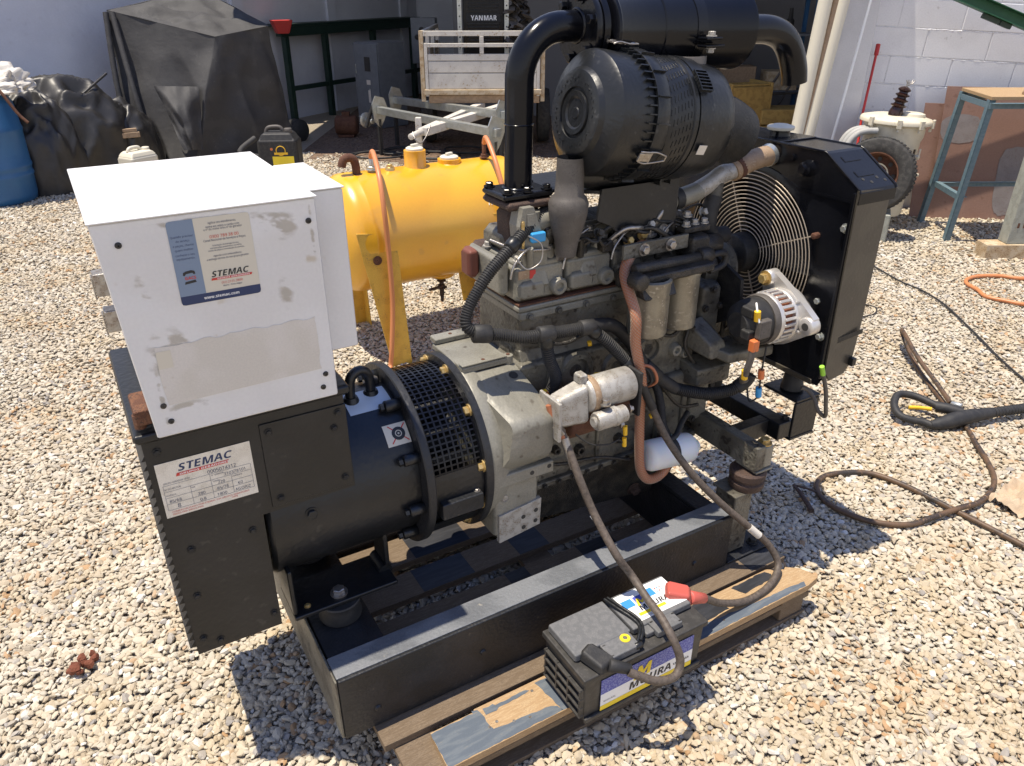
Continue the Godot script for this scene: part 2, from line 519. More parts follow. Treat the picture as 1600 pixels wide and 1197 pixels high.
	jug.subsurf_scatter_strength = 0.3
	paint("ivory", lin(.66, .62, .50), 0.45)
	paint("aluminium", lin(.62, .60, .57), 0.38, 0.6)
	paint("copper", lin(.42, .16, .08), 0.5, 0.3)
	paint("wire_light", lin(.40, .34, .27), 0.4, 0.35)
	paint("core_black", lin(.010, .010, .010), 0.8)
	paint("hole_shade_and_dark", lin(.035, .033, .03), 0.7)  # dark colour painted in for the shade inside holes; also meter and sockets
	paint("red_rubber", lin(.50, .10, .075), 0.5)
	paint("red_paint", lin(.50, .035, .03), 0.45)
	paint("orange", lin(.62, .17, .05), 0.5)
	paint("orange_hose", lin(.58, .22, .085), 0.42)
	paint("braid", lin(.46, .20, .11), 0.45)
	paint("yellow_tag", lin(.80, .47, .02), 0.45)
	paint("blue_tag", lin(.04, .30, .62), 0.45)
	paint("green_tag", lin(.30, .62, .05), 0.45)
	paint("ink_black", lin(.02, .02, .022), 0.5)
	paint("ink_navy", lin(.018, .034, .10), 0.5)
	paint("ink_blue", lin(.19, .25, .34), 0.5)
	paint("ink_red", lin(.55, .04, .03), 0.5)
	paint("ink_white", lin(.82, .82, .80), 0.5)
	paint("ink_beige", lin(.62, .575, .47), 0.45)
	paint("ink_yellow", lin(.82, .62, .03), 0.45)
	paint("ink_battery_blue", lin(.08, .10, .42), 0.45)
	paint("ink_battery_sky", lin(.05, .27, .68), 0.45)
	paint("sky_pale_label", lin(.55, .62, .68), 0.3)  # pale blue is the sky's reflection painted into the label
	worn("battery_print", patchy(70, lin(.07, .085, .36), lin(.16, .19, .46), lin(.55, .56, .66), .05, .32), U * 9.0, 0.45)
	worn("nameplate", patchy(71, lin(.74, .69, .59), lin(.67, .62, .52), lin(.52, .45, .35), .02, .25), U * 4.0, 0.5)
	paint("red_rust_part", lin(.17, .055, .035), 0.6)
	worn("clay", patchy(72, lin(.17, .055, .03), lin(.22, .075, .04), lin(.11, .035, .02), .05, .3), U * 9.0, 0.95, 0.0, cast, 0.8)
	worn("rag", patchy(73, lin(.50, .39, .27), lin(.44, .33, .22), lin(.58, .48, .36), .03, .3), U * 4.0, 0.9)
	var clear := paint("clear_plastic", Color(0.9, 0.92, 0.93, 0.25), 0.15)
	clear.transparency = BaseMaterial3D.TRANSPARENCY_ALPHA
	var peb := paint("pebble", Color.WHITE, 0.85)
	peb.vertex_color_use_as_albedo = true
	peb.uv1_triplanar = true
	peb.uv1_scale = U * 14.0
	peb.albedo_texture = patchy(74, Color(.93, .92, .90), Color(1, 1, 1), Color(.80, .76, .70), .03, .3)
	peb.normal_enabled = true
	peb.normal_texture = cast
	peb.normal_scale = 0.5

	# dirt wiped over the control box: smears with a streaky grain
	var nz := noise(120, .03, 4)
	var im := Image.create(256, 256, true, Image.FORMAT_RGBA8)
	var spots := [[.80, .10, .10, .07, .75], [.74, .06, .14, .03, .6], [.13, .62, .13, .14, .7], [.20, .70, .10, .10, .55], [.06, .30, .04, .09, .45], [.78, .42, .05, .10, .35], [.15, .88, .16, .03, .5], [.40, .03, .3, .018, .6], [.97, .2, .012, .2, .5], [.03, .8, .015, .2, .5]]
	for y in 256:
		for x in 256:
			var a := 0.0
			for s in spots:
				var dx: float = (x / 255.0 - s[0]) / s[2]
				var dy: float = (y / 255.0 - s[1]) / s[3]
				a = maxf(a, s[4] * clampf(1.15 - sqrt(dx * dx + dy * dy), 0, 1))
			var g := .5 + nz.get_noise_2d(x * .6 + y * .25, y * 1.6 - x * .4) * 1.3
			a = clampf(a * 1.6 * clampf(g, 0.0, 1.2) - .10, 0.0, .34)
			im.set_pixel(x, y, Color(.66, .60, .49, a))
	im.generate_mipmaps()
	var dirt := paint("dirt_smear", Color.WHITE, .7)
	dirt.albedo_texture = ImageTexture.create_from_image(im)
	dirt.transparency = BaseMaterial3D.TRANSPARENCY_ALPHA

# ---------- the generating set ----------
const CY := 0.63      # shaft height
const CZ := -0.02     # shaft line

func build_set() -> void:
	G = thing("diesel_generator", "black and olive diesel generator set with white control box standing on the wooden pallet", "generator", V(0.86, 0.13, CZ))
	base_frame()
	generator_end()
	control_box()
	bell_housing()
	engine_block()
	engine_top()
	engine_front()
	looms()
	exhaust()
	air_cleaner()
	radiator()

func base_frame() -> void:
	for z in [V(.265, .35, 0), V(-.39, -.305, 0)]:
		var m := MB.new()
		# a channel with its web outwards
		if z.x > 0.0:
			m.box(V(.25, .13, z.y - .012), V(1.47, .32, z.y), .004)
			var tf := box(V(.25, .306, z.x), V(1.47, .319, z.y - .0125), .003)
			part("top_flange", tf, "grey_flange", G)
			m.box(V(.25, .1305, z.x), V(1.47, .143, z.y - .0125), .003)
		else:
			m.box(V(.25, .13, z.x), V(1.47, .32, z.x + .012), .004)
			m.box(V(.25, .306, z.x + .0125), V(1.47, .319, z.y), .003)
			m.box(V(.25, .1305, z.x + .0125), V(1.47, .143, z.y), .003)
		part("frame_rail", m, "black_frame", G)
	for x in [V(.253, .395, 0), V(1.40, 1.466, 0)]:
		var m := MB.new()
		m.box(V(x.x, .304, -.303), V(x.y, .317, .3365), .003)
		m.box(V(x.x, .132, -.303), V(x.x + .01, .3035, .3365), .002)
		m.box(V(x.y - .01, .132, -.303), V(x.y, .3035, .263), .002)
		part("cross_member", m, "black_frame", G)
	var ep := box(V(.2435, .134, -.386), V(.2495, .318, .346), .002)
	part("end_plate", ep, "olive_dirty", G)
	for p in [V(.335, .19, .351), V(.62, .22, .351), V(1.33, .2, .351)]:
		var m := MB.new()
		m.cyl(p, p + V(0, 0, .004), .009, .006, 12)
		part("plug", m, "black_frame", G)
	for s in [1.0, -1.0]:
		var zz: float = .28 if s > 0.0 else -.32
		var m := MB.new()
		m.box(V(1.50, .14, zz - .045), V(1.575, .352, zz + .04), .006)
		m.box(V(1.492, .353, zz - .052), V(1.583, .361, zz + .047), .003)
		part("engine_post", m, "olive_dirty" if s > 0.0 else "black_frame", G)
		var f := MB.new()
		f.box(V(1.475, .1315, zz - .075), V(1.665, .1395, zz + .07), .003)
		part("foot_plate", f, "black_frame", G)
		part("bolt", bolt(V(1.615, .1395, zz + .035), V(0, 1, 0), .013, .016), "black_cast", G)
		var r := MB.new()
		r.rev([Vector2(0, 0), Vector2(.050, 0), Vector2(.053, .006), Vector2(.053, .022), Vector2(.047, .027), Vector2(.047, .034), Vector2(.055, .039), Vector2(.055, .056), Vector2(.049, .062), Vector2(0, .062)], Transform3D(Basis(), V(1.57, .3615, zz + .01)), 28)
		part("rubber_mount", r, "rust_brown" if s > 0.0 else "rubber", G)
		var b := MB.new()
		b.box(V(1.555, .4245, zz - .03), V(1.625, .434, zz + .055), .003)
		b.box(V(1.585, .4345, zz + .004), V(1.622, .508, zz + .050), .005)
		part("mount_lug", b, "olive", G)
		part("bolt", bolt(V(1.603, .508, zz + .027), V(0, 1, 0), .015, .018), "brass", G)
	var arm := MB.new()
	arm.box(V(1.545, .436, -.34), V(1.584, .52, .335), .006)
	part("engine_support_beam", arm, "olive_dirty", G)
	# alternator feet
	for s in [1.0, -1.0]:
		var z0: float = .115 if s > 0.0 else -.155
		var f := MB.new()
		f.box(V(.212, .375, z0 - .07), V(.475, .388, z0 + .062), .004)
		f.box(V(.212, .389, z0 - .07), V(.224, .52, z0 + .055), .004)
		f.box(V(.462, .389, z0 - .07), V(.475, .51, z0 + .012), .004)
		f.rev([Vector2(.0, -.06), Vector2(.018, -.06), Vector2(.018, .012), Vector2(0, .012)], Transform3D(Basis(V(1, 0, 0), V(0, 0, 1), V(0, -1, 0)), V(.462, .388, z0)), 12)
		part("foot_bracket", f, "black_paint", G)
		var r := MB.new()
		r.rev([Vector2(0, 0), Vector2(.052, 0), Vector2(.054, .006), Vector2(.048, .028), Vector2(.054, .050), Vector2(.052, .054), Vector2(0, .054)], Transform3D(Basis(), V(.33, .3195, z0 + .025)), 28)
		part("rubber_mount", r, "rubber", G)
		part("bolt", bolt(V(.331, .388, z0 + .03), V(0, 1, 0), .015, .016), "steel", G)
		part("bolt", bolt(V(.25, .388, z0 + .035), V(0, 1, 0), .006, .005), "brass", G)

func generator_end() -> void:
	var xf := MB.along(V(0, CY + .005, CZ), V(1, CY + .005, CZ))
	var d := MB.new()
	d.rev([Vector2(0, .19), Vector2(.19, .19), Vector2(.2, .20), Vector2(.2, .553), Vector2(0, .553)], xf, 72)
	part("generator_frame", d, "black_paint", G)
	var b := MB.new()
	b.box(V(-.004, .387, -.214), V(.183, .93, .1735), .004)
	b.box(V(.1835, .705, -.206), V(.386, .93, .1735), .004)
	part("end_housing", b, "black_paint", G)
	var fp := MB.new()
	fp.prism([Vector2(-.006, .389), Vector2(.181, .389), Vector2(.184, .703), Vector2(.393, .706), Vector2(.388, .944), Vector2(-.012, .944)], .0035, Transform3D(Basis(), V(0, 0, .174)))
	part("cover_panel", fp, "black_paint", G)
	var sp := MB.new()
	sp.box(V(.206, .715, .1782), V(.3905, .921, .181), .0015)
	part("access_panel", sp, "black_paint", G)
	var top := MB.new()
	top.box(V(-.024, .9445, -.272), V(.404, .9665, .189), .007)
	part("top_plate", top, "black_paint", G)
	for y in 24:
		var s := MB.new()
		var yy := .402 + y * .0215
		s.hexa([V(-.02, yy, -.195), V(-.0045, yy, -.195), V(-.008, yy + .016, -.195), V(-.0045, yy + .018, -.195), V(-.02, yy, .165), V(-.0045, yy, .165), V(-.008, yy + .016, .165), V(-.0045, yy + .018, .165)], .001)
		part("louvre_slat", s, "black_paint", G)
	for p in [V(.012, .918, .178), V(.03, .672, .178), V(.157, .672, .178), V(.012, .43, .178), V(.045, .41, .178), V(.168, .43, .178), V(.223, .90, .1812), V(.372, .905, .1812), V(.226, .735, .1812), V(.36, .87, .1812), V(.372, .74, .1812), V(.02, .55, .178)]:
		var m := MB.new()
		m.hexbolt(p, V(0, 0, 1), .0062, .006)
		part("screw", m, "black_cast", G)
	# lifting eye, heat label and warning label on the barrel
	var e := MB.new()
	e.tube(smooth([V(.455, .825, .012), V(.455, .868, .012), V(.462, .892, .01), V(.482, .902, .006), V(.502, .892, .002), V(.51, .868, 0), V(.51, .825, 0)], 5), .0125, 12)
	e.cyl(V(.455, .826, .012), V(.455, .842, .012), .022, .016, 16)
	e.cyl(V(.51, .826, 0), V(.51, .842, 0), .022, .016, 16)
	part("lifting_eye", e, "black_paint", G)
	part("lifting_nut", bolt(V(.53, .83, -.05), V(0.3, 1, 0), .016, .02), "steel", G)
	curved_label("heat_label", "sky_pale_label", .435, .545, 66.0, 89.0, .2006)
	var warn := curved_label("warning_label", "ink_beige", .4935, .552, 36.5, 52.0, .2006)
	var inked := MB.new()
	for k in 18:
		var a := TAU * k / 18.0
		var a2 := TAU * (k + 1) / 18.0
		for rr in [Vector2(.0085, .0165), Vector2(.0025, .0062)]:
			var q: Array = []
			for c in [[a, rr.x], [a2, rr.x], [a2, rr.y], [a, rr.y]]:
				q.append(on_barrel(.527 + cos(c[0]) * c[1], 44.5 + sin(c[0]) * c[1] * 286.0, .2012))
			inked.quad(q[0], q[1], q[2], q[3], V(0, .7, .7))
	part("printed_rotor", inked, "ink_black", warn)
	var cross := MB.new()
	for s in [1.0, -1.0]:
		cross.quad(on_barrel(.505, 44.5 - 6.0 * s, .2016), on_barrel(.507, 44.5 - 6.5 * s, .2016), on_barrel(.549, 44.5 + 6.0 * s, .2016), on_barrel(.547, 44.5 + 6.5 * s, .2016), V(0, .7, .7))
	part("printed_cross", cross, "ink_red", warn)
	for a in [64.0, 25.5, -12.0, -46.0, 104.0]:
		var rad := deg_to_rad(a)
		var c := V(0, CY + .005 + sin(rad) * .212, CZ + cos(rad) * .212)
		var m := MB.new()
		m.cyl(c + V(.515, 0, 0), c + V(.556, 0, 0), .0145, -1, 16, .002)
		m.hexbolt(c + V(.515, 0, 0), V(-1, 0, 0), .010, .012, false)
		part("flange_stud", m, "black_paint", G)
	part("frame_bolt", bolt(on_barrel(.287, 9.0, .2), V(0, .15, 1), .011, .009), "black_paint", G)
	# the rear flange ring, the bars of the grille and the front flange ring
	var r1 := MB.new()
	r1.rev([Vector2(.15, .554), Vector2(.2385, .554), Vector2(.2415, .557), Vector2(.2415, .573), Vector2(.2385, .576), Vector2(.15, .576), Vector2(.15, .554)], xf, 96)
	part("rear_flange", r1, "black_frame", G)
	var xg := MB.along(V(0, CY - .003, CZ), V(1, CY - .003, CZ))
	var r2 := MB.new()
	r2.rev([Vector2(.17, .713), Vector2(.237, .713), Vector2(.240, .716), Vector2(.240, .732), Vector2(.17, .7335), Vector2(.17, .713)], xg, 96)
	part("front_flange", r2, "black_frame", G)
	for k in 9:      # axial rows of holes are left between these hoops
		var x := .578 + k * .0163
		var h := MB.new()
		arc_strip(h, .219, x, x + .0045, 12.0, 128.0, .003)
		part("grille_hoop", h, "black_gloss", G)
	var step := 3.72
	for k in 32:
		var a := 12.0 + k * step
		var h := MB.new()
		arc_strip(h, .2184, .577, .713, a, a + 1.05, .003)
		part("grille_bar", h, "black_gloss", G)
	var lower := MB.new()
	arc_strip(lower, .2192, .577, .712, -14.0, 11.9, .004)
	part("grille_panel", lower, "black_paint", G)
	var hatch := MB.new()
	hatch.box(V(.588, CY - .075, .178), V(.702, CY - .028, .222), .004)
	part("terminal_hatch", hatch, "black_frame", G)
	part("bolt", bolt(V(.69, CY - .028, .205), V(0, 1, 0), .006, .006), "steel", G)
	var back := MB.new()
	arc_strip(back, .2192, .577, .712, 128.2, 330.0, .004)
	part("shroud_plate", back, "black_paint", G)
	var fan := MB.new()
	fan.rev([Vector2(0, .58), Vector2(.09, .58), Vector2(.11, .70), Vector2(0, .70)], xf, 32)
	part("cooling_hub", fan, "black_cast", G)
	for k in 18:
		var a := TAU * k / 18.0
		var o := V(0, CY + sin(a) * .15, CZ + cos(a) * .15)
		var m := MB.new()
		m.box(V(-.05, -.055, -.004), V(.05, .055, .004), .001, Transform3D(Basis(V(1, 0, 0), V(0, sin(a), cos(a)), V(0, cos(a), -sin(a))), o + V(.64, 0, 0)))
		part("cooling_blade", m, "black_cast", G)
	for p in [V(.712, .839, -.126), V(.712, .774, -.244), V(.712, .840, .004), V(.712, .775, .117), V(.712, .661, .182), V(.712, .555, .162), V(.712, .47, .09)]:
		var q: Vector3 = V(.713, CY - .003, CZ) + (p - V(.713, CY - .003, CZ)).normalized() * .219
		part("ring_bolt", bolt(V(.713, q.y, q.z), V(-1, 0, 0), .0115, .015), "brass", G)

func on_barrel(x: float, deg: float, r: float) -> Vector3:
	var a := deg_to_rad(deg)
	return V(x, CY + .005 + sin(a) * r, CZ + cos(a) * r)

func curved_label(called: String, mat: String, x0: float, x1: float, a0: float, a1: float, r: float) -> MeshInstance3D:
	var m := MB.new()
	for k in 8:
		var b0 := lerpf(a0, a1, k / 8.0)
		var b1 := lerpf(a0, a1, (k + 1) / 8.0)
		var n0 := on_barrel(0, b0, 1) - on_barrel(0, b0, 0)
		var n1 := on_barrel(0, b1, 1) - on_barrel(0, b1, 0)
		m.quadn([on_barrel(x0, b0, r), on_barrel(x1, b0, r), on_barrel(x1, b1, r), on_barrel(x0, b1, r)], [n0, n0, n1, n1])
	return part(called, m, mat, G)

func arc_strip(m: MB, r: float, x0: float, x1: float, a0: float, a1: float, th: float) -> void:
	var segs := maxi(1, int(absf(a1 - a0) / 4.0))
	for k in segs:
		var q: Array = []
		for a in [deg_to_rad(lerpf(a0, a1, float(k) / segs)), deg_to_rad(lerpf(a0, a1, float(k + 1) / segs))]:
			var dir := V(0, sin(a), cos(a))
			for rr in [r, r + th]:
				for x in [x0, x1]:
					q.append(V(x, CY - .003, CZ) + dir * rr)
		m.hexa(q)

func control_box() -> void:
	var m := MB.new()
	m.hexa([V(.018, .9675, -.27), V(.367, .9675, -.27), V(-.007, 1.376, -.27), V(.367, 1.376, -.27), V(.018, .9675, .22), V(.367, .9675, .22), V(-.007, 1.376, .22), V(.367, 1.376, .22)], .003)
	part("control_box", m, "white_paint", G)
	var s := MB.new()
	s.box(V(.3675, 1.045, -.082), V(.436, 1.376, .173), .003)
	part("side_box", s, "white_paint", G)
	var l := MB.new()
	l.box(V(-.010, 1.3765, -.273), V(.3705, 1.380, .2235), .0014)
	l.box(V(.371, 1.3765, -.085), V(.439, 1.380, .176), .0014)
	part("lid", l, "white_paint", G)
	for p in [V(.350, 1.335, .2203), V(.030, 1.338, .2203), V(.346, 1.021, .2203), V(.338, .993, .2203), V(.040, 1.032, .2203), V(.047, .998, .2203)]:
		var b := MB.new()
		b.rev([Vector2(0, .0012), Vector2(.0015, .0035), Vector2(.0045, .003), Vector2(.0058, 0)], MB.along(p, p + V(0, 0, 1)), 12)
		part("screw", b, "oily", G)
	for p in [V(-.003, 1.272, .19), V(.0, 1.205, .19)]:
		var b := MB.new()
		b.box(p + V(-.016, -.024, -.026), p + V(.006, .016, .006), .002)
		b.box(p + V(-.019, -.030, -.022), p + V(-.0165, .010, .002), .001)
		part("latch", b, "steel", G)
	var hinge := MB.new()
	hinge.box(V(-.012, .985, .10), V(.022, 1.018, .19), .004)
	hinge.cyl(V(-.004, .972, .165), V(-.004, 1.0, .165), .011)
	part("cable_gland", hinge, "rust", G)
	var sm := MB.new()
	sm.sticker(V(.03, .972, .22015), V(.335, 0, 0), V(0, .402, 0))
	part("dirt_smear", sm, "dirt_smear", G)
	# the remains of an old label and two stickers
	var old := MB.new()
	var pts: Array = []
	for k in 24:
		pts.append(Vector2(lerpf(.074, .339, k / 23.0), 1.147 + rng.randf_range(-.0035, .0025)))
	for k in 10:
		pts.append(Vector2(.338 + rng.randf_range(-.002, .002), lerpf(1.14, 1.035, k / 9.0)))
	pts.append_array([Vector2(.05, 1.031), Vector2(.046, 1.075), Vector2(.047, 1.148)])
	old.prism(pts, .0005, Transform3D(Basis(), V(0, 0, .2204)))
	tag(part("label_remnant", old, "old_paper", G), "dirty beige remnant of a torn-off label")
	var tape := MB.new()
	tape.box(V(.047, 1.105, .2212), V(.072, 1.139, .2216))
	part("tape", tape, "ink_beige", G)
	service_sticker()
	nameplate()

func service_sticker() -> void:
	var z := .2204
	var o := V(.1075, 1.2155, z)
	var w := .1385
	var h := .1505
	var m := MB.new()
	m.prism([Vector2(.006, 0), Vector2(w - .006, 0), Vector2(w - .0015, .0015), Vector2(w, .006), Vector2(w, h - .006), Vector2(w - .0015, h - .0015), Vector2(w - .006, h), Vector2(.006, h), Vector2(.0015, h - .0015), Vector2(0, h - .006), Vector2(0, .006), Vector2(.0015, .0015)], .0004, Transform3D(Basis(), o))
	var st := part("service_sticker", m, "ink_beige", G)
	tag(st, "blue and beige service sticker")
	var blue := MB.new()
	blue.prism([Vector2(0, .0166), Vector2(.0435, .0166), Vector2(.0435, h), Vector2(.006, h), Vector2(.0015, h - .0015), Vector2(0, h - .006)], .0003, Transform3D(Basis(), o + V(0, 0, .0005)))
	part("blue_column", blue, "ink_blue", st)
	var band := MB.new()
	band.prism([Vector2(.006, 0), Vector2(w - .006, 0), Vector2(w - .0015, .0015), Vector2(w, .006), Vector2(w, .0165), Vector2(0, .0165), Vector2(0, .006), Vector2(.0015, .0015)], .0003, Transform3D(Basis(), o + V(0, 0, .0005)))
	part("navy_band", band, "ink_navy", st)
	var R := V(1, 0, 0)
	var U := V(0, 1, 0)
	var k := MB.new()
	var q := o + V(0, 0, .001)
	var y := .120
	for s in ["Quando precisar", "de serviço", "e peças, chame", "quem melhor", "conhece o seu", "equipamento."]:
		write_on(k, s, .0036, q + V(.0215, y, 0), R, U, 0, false, 1.0, true)
		y -= .0078
	for a in [["Agilize seu atendimento,", .137, .0034], ["tenha em mãos o cartão com", .1315, .0034], ["o nº do motor e/ou nº do gerador", .126, .0034], ["Canal Nacional de Serviços e Peças", .1065, .0036], ["Orientação de entrega técnica,", .0975, .0026], ["manutenções preventiva e corretiva,", .0932, .0026], ["venda de peças e contratação de serviços.", .0889, .0026], ["Agende com antecedência", .0785, .0032], ["a entrega técnica do seu grupo gerador", .073, .0032], ["Matriz - Porto Alegre", .0225, .0028]]:
		write_on(k, a[0], a[2], q + V(.091, a[1], 0), R, U, 0, false, .92, true)
	part("small_print", k, "ink_navy", st)
	var red := MB.new()
	write_on(red, "0300 789 38 00", .0052, q + V(.091, .113, 0), R, U, 0, false, 1.0, true)
	write_on(red, "(51) 2131.3800", .0040, q + V(.091, .028, 0), R, U, 0, false, 1.0, true)
	red.prism([Vector2(.056, .0375), Vector2(.1265, .0375), Vector2(.128, .0415), Vector2(.0575, .0415)], .0002, Transform3D(Basis(), q))
	write_on(red, "GACS", .0055, q + V(.0135, .046, .0003), R, U, 0, true, 1.0)
	part("red_print", red, "ink_red", st)
	var name := MB.new()
	write_on(name, "STEMAC", .0108, q + V(.0575, .0432, 0), R, U, .28, true, 1.12)
	# the telephone over the small logo
	name.prism([Vector2(.011, .0545), Vector2(.014, .0535), Vector2(.016, .0565), Vector2(.027, .0575), Vector2(.029, .0545), Vector2(.032, .0555), Vector2(.031, .0605), Vector2(.026, .0625), Vector2(.017, .0615), Vector2(.012, .0595)], .0002, Transform3D(Basis(), q))
	name.prism([Vector2(.0115, .038), Vector2(.0315, .040), Vector2(.030, .0445), Vector2(.013, .0425)], .0002, Transform3D(Basis(), q))
	part("logo_print", name, "ink_black", st)
	var wt := MB.new()
	write_on(wt, "www.stemac.com", .0052, q + V(.069, .0055, 0), R, U, 0, true, 1.0, true)
	write_on(wt, "GRUPOS GERADORES", .0022, q + V(.066, .0385, .0004), R, U, .2, true, 1.9)
	part("white_print", wt, "ink_white", st)

func nameplate() -> void:
	var o := V(.0005, .7635, .1783)
	var m := MB.new()
	m.box(o, o + V(.1825, .1275, .0008), .0003)
	var p := part("nameplate", m, "nameplate", G)
	tag(p, "stained metal nameplate")
	var R := V(1, 0, 0)
	var U := V(0, 1, 0)
	var q := o + V(0, 0, .0013)
	var k := MB.new()
	write_on(k, "STEMAC", .0165, q + V(.040, .1015, 0), R, U, .25, true, 1.18)
	part("logo_print", k, "ink_navy", p)
	var r := MB.new()
	r.prism([Vector2(.034, .0915), Vector2(.134, .0915), Vector2(.1365, .0985), Vector2(.0365, .0985)], .0002, Transform3D(Basis(), q))
	write_on(r, "COMERCIALIZADO POR STEMAC S/A GRUPOS GERADORES", .0034, q + V(.012, .0105, 0), R, U, 0, false, 1.25)
	write_on(r, "INDÚSTRIA BRASILEIRA", .0034, q + V(.012, .0045, 0), R, U, 0, false, 1.2)
	write_on(r, "CNPJ", .0034, q + V(.128, .0045, 0), R, U, 0, false, 1.2)
	part("red_print", r, "ink_red", p)
	var w := MB.new()
	write_on(w, "GRUPOS GERADORES", .0040, q + V(.041, .093, .0004), R, U, .2, true, 1.75)
	part("white_print", w, "ink_white", p)
	var t := MB.new()
	for y in [.0175, .032, .0465, .061, .0755]:
		t.box(V(q.x + .006, q.y + y, q.z), V(q.x + .176, q.y + y + .0005, q.z + .0001))
	for c in [[.055, .0175, .061], [.095, .0175, .0755], [.135, .0175, .061], [.006, .0175, .0755], [.176, .0175, .0755]]:
		t.box(V(q.x + c[0], q.y + c[1], q.z), V(q.x + c[0] + .0005, q.y + c[2], q.z + .0001))
	for a in [["GRUPO GERADOR SÉRIE", .008, .079, .0034], ["0005074312", .092, .0775, .0075], ["Nº DO MOTOR", .008, .065, .0034], ["Nº GERADOR", .098, .070, .003], ["310378101", .122, .0635, .0065], ["POTÊNCIA", .008, .0505, .003], ["kVA", .057, .055, .003], ["TENSÃO", .098, .055, .003], ["220", .108, .0485, .006], ["CORRENTE", .137, .055, .003], ["85/68", .012, .034, .0065], ["380", .066, .034, .0065], ["85/78", .104, .034, .0065], ["60", .146, .034, .0065], ["8", .025, .0195, .009], ["0.8", .068, .0195, .0065], ["1800", .102, .0195, .0065], ["AGO/02", .138, .0195, .0065]]:
		write_on(t, a[0], a[3], q + V(a[1], a[2], 0), R, U)
	part("table_print", t, "ink_navy", p)

func bell_housing() -> void:
	var xf := MB.along(V(0, CY - .003, CZ), V(1, CY - .003, CZ))
	var m := MB.new()
	m.rev([Vector2(0, .734), Vector2(.2355, .734), Vector2(.2365, .737), Vector2(.2365, .765), Vector2(.225, .785), Vector2(.215, .885), Vector2(0, .885)], xf, 80)
	m.box(V(.742, .418, -.20), V(.88, .63, .200), .014)
	m.box(V(.735, .845, -.13), V(.872, .866, .055), .006)
	part("bell_housing", m, "olive", G)
	# the swelling that takes the starter pinion
	var A := V(.737, .846, .056)
	var B := V(.888, .846, .056)
	var C := V(.784, .768, .232)
	var D := V(.909, .768, .232)
	var E := V(.768, .676, .236)
	var F := V(.892, .660, .236)
	var H := V(.742, .622, .196)
	var I := V(.880, .622, .196)
	var J := V(.737, .78, .14)
	var L := V(.737, .65, .198)
	var K := V(.888, .75, .05)
	var b := MB.new()
	var S: Array = []
	# a closed skin with rounded front edges: ribs of points swept in x
	for side in 2:
		var row: Array = []
		var top: Vector3 = A if side == 0 else B
		var brow: Vector3 = C if side == 0 else D
		var chin: Vector3 = E if side == 0 else F
		var foot: Vector3 = H if side == 0 else I
		row.append(top)
		row.append(top.lerp(brow, .5))
		for k in 7:
			var u := k / 6.0
			row.append(brow.lerp(top, .12).lerp(brow, u).lerp(brow.lerp(chin, .2 * u), u))
		row.append(brow.lerp(chin, .6))
		row.append(chin.lerp(brow, .1))
		row.append(chin.lerp(foot, .3))
		row.append(foot)
		S.append(row)
	var S3: Array = []
	for x in 7:
		var u := x / 6.0
		var row: Array = []
		for i in S[0].size():
			var p: Vector3 = S[0][i].lerp(S[1][i], u)
			if x == 0 or x == 6:
				p.z -= .006
				p.y -= .003
			row.append(p)
		S3.append(row)
	b.sheet(S3)
	for side in 2:
		var row: Array = S3[0 if side == 0 else 6]
		var mid: Vector3 = V(.74 if side == 0 else .886, .72, .09)
		for i in row.size() - 1:
			b.flat(row[i], row[i + 1], mid, V(-1 if side == 0 else 1, 0, 0))
	part("starter_housing", b, "olive", G)
	var l := MB.new()
	l.box(V(.744, .587, .19), V(.914, .626, .2155), .006)
	part("housing_ledge", l, "olive", G)
	var pl := MB.new()
	pl.hexa([V(.752, .409, .19), V(.878, .426, .19), V(.752, .497, .19), V(.882, .512, .19), V(.752, .409, .206), V(.878, .426, .206), V(.752, .497, .206), V(.882, .512, .206)], .002)
	part("machined_plate", pl, "silver", G)
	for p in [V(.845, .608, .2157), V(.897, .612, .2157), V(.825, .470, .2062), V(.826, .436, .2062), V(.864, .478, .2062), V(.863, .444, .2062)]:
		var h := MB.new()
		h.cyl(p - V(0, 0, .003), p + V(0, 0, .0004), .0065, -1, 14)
		part("bolt_hole_disc", h, "hole_shade_and_dark", G)  # flat disc, its dark colour standing for the shade of a hole
	var g := MB.new()
	g.rev([Vector2(0, 0), Vector2(.010, 0), Vector2(.010, .002)], MB.along(V(.772, .545, .2005), V(.772, .545, .21)), 14)
	part("plug", g, "silver", G)
	var up := MB.new()
	up.box(V(.737, .866, -.145), V(.86, .882, -.105), .004)
	up.box(V(.735, .8665, .03), V(.865, .871, .056), .002)
	up.rev([Vector2(0, 0), Vector2(.013, 0), Vector2(.013, .022), Vector2(0, .024)], Transform3D(Basis(), V(.873, .845, .045)), 16)
	part("mounting_pad", up, "olive", G)
	for p in [V(.79, .8825, -.125), V(.845, .8825, -.125), V(.80, .8713, .044), V(.873, .8695, .045)]:
		var h := MB.new()
		h.cyl(p - V(0, .004, 0), p + V(0, .0006, 0), .005, -1, 12)
		part("bolt_hole_disc", h, "rust", G)
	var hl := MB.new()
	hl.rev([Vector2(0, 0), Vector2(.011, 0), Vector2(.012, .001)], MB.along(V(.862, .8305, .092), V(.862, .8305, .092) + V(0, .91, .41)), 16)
	part("inspection_hole_disc", hl, "hole_shade_and_dark", G)  # dark disc on the surface, shade of the opening put into its colour

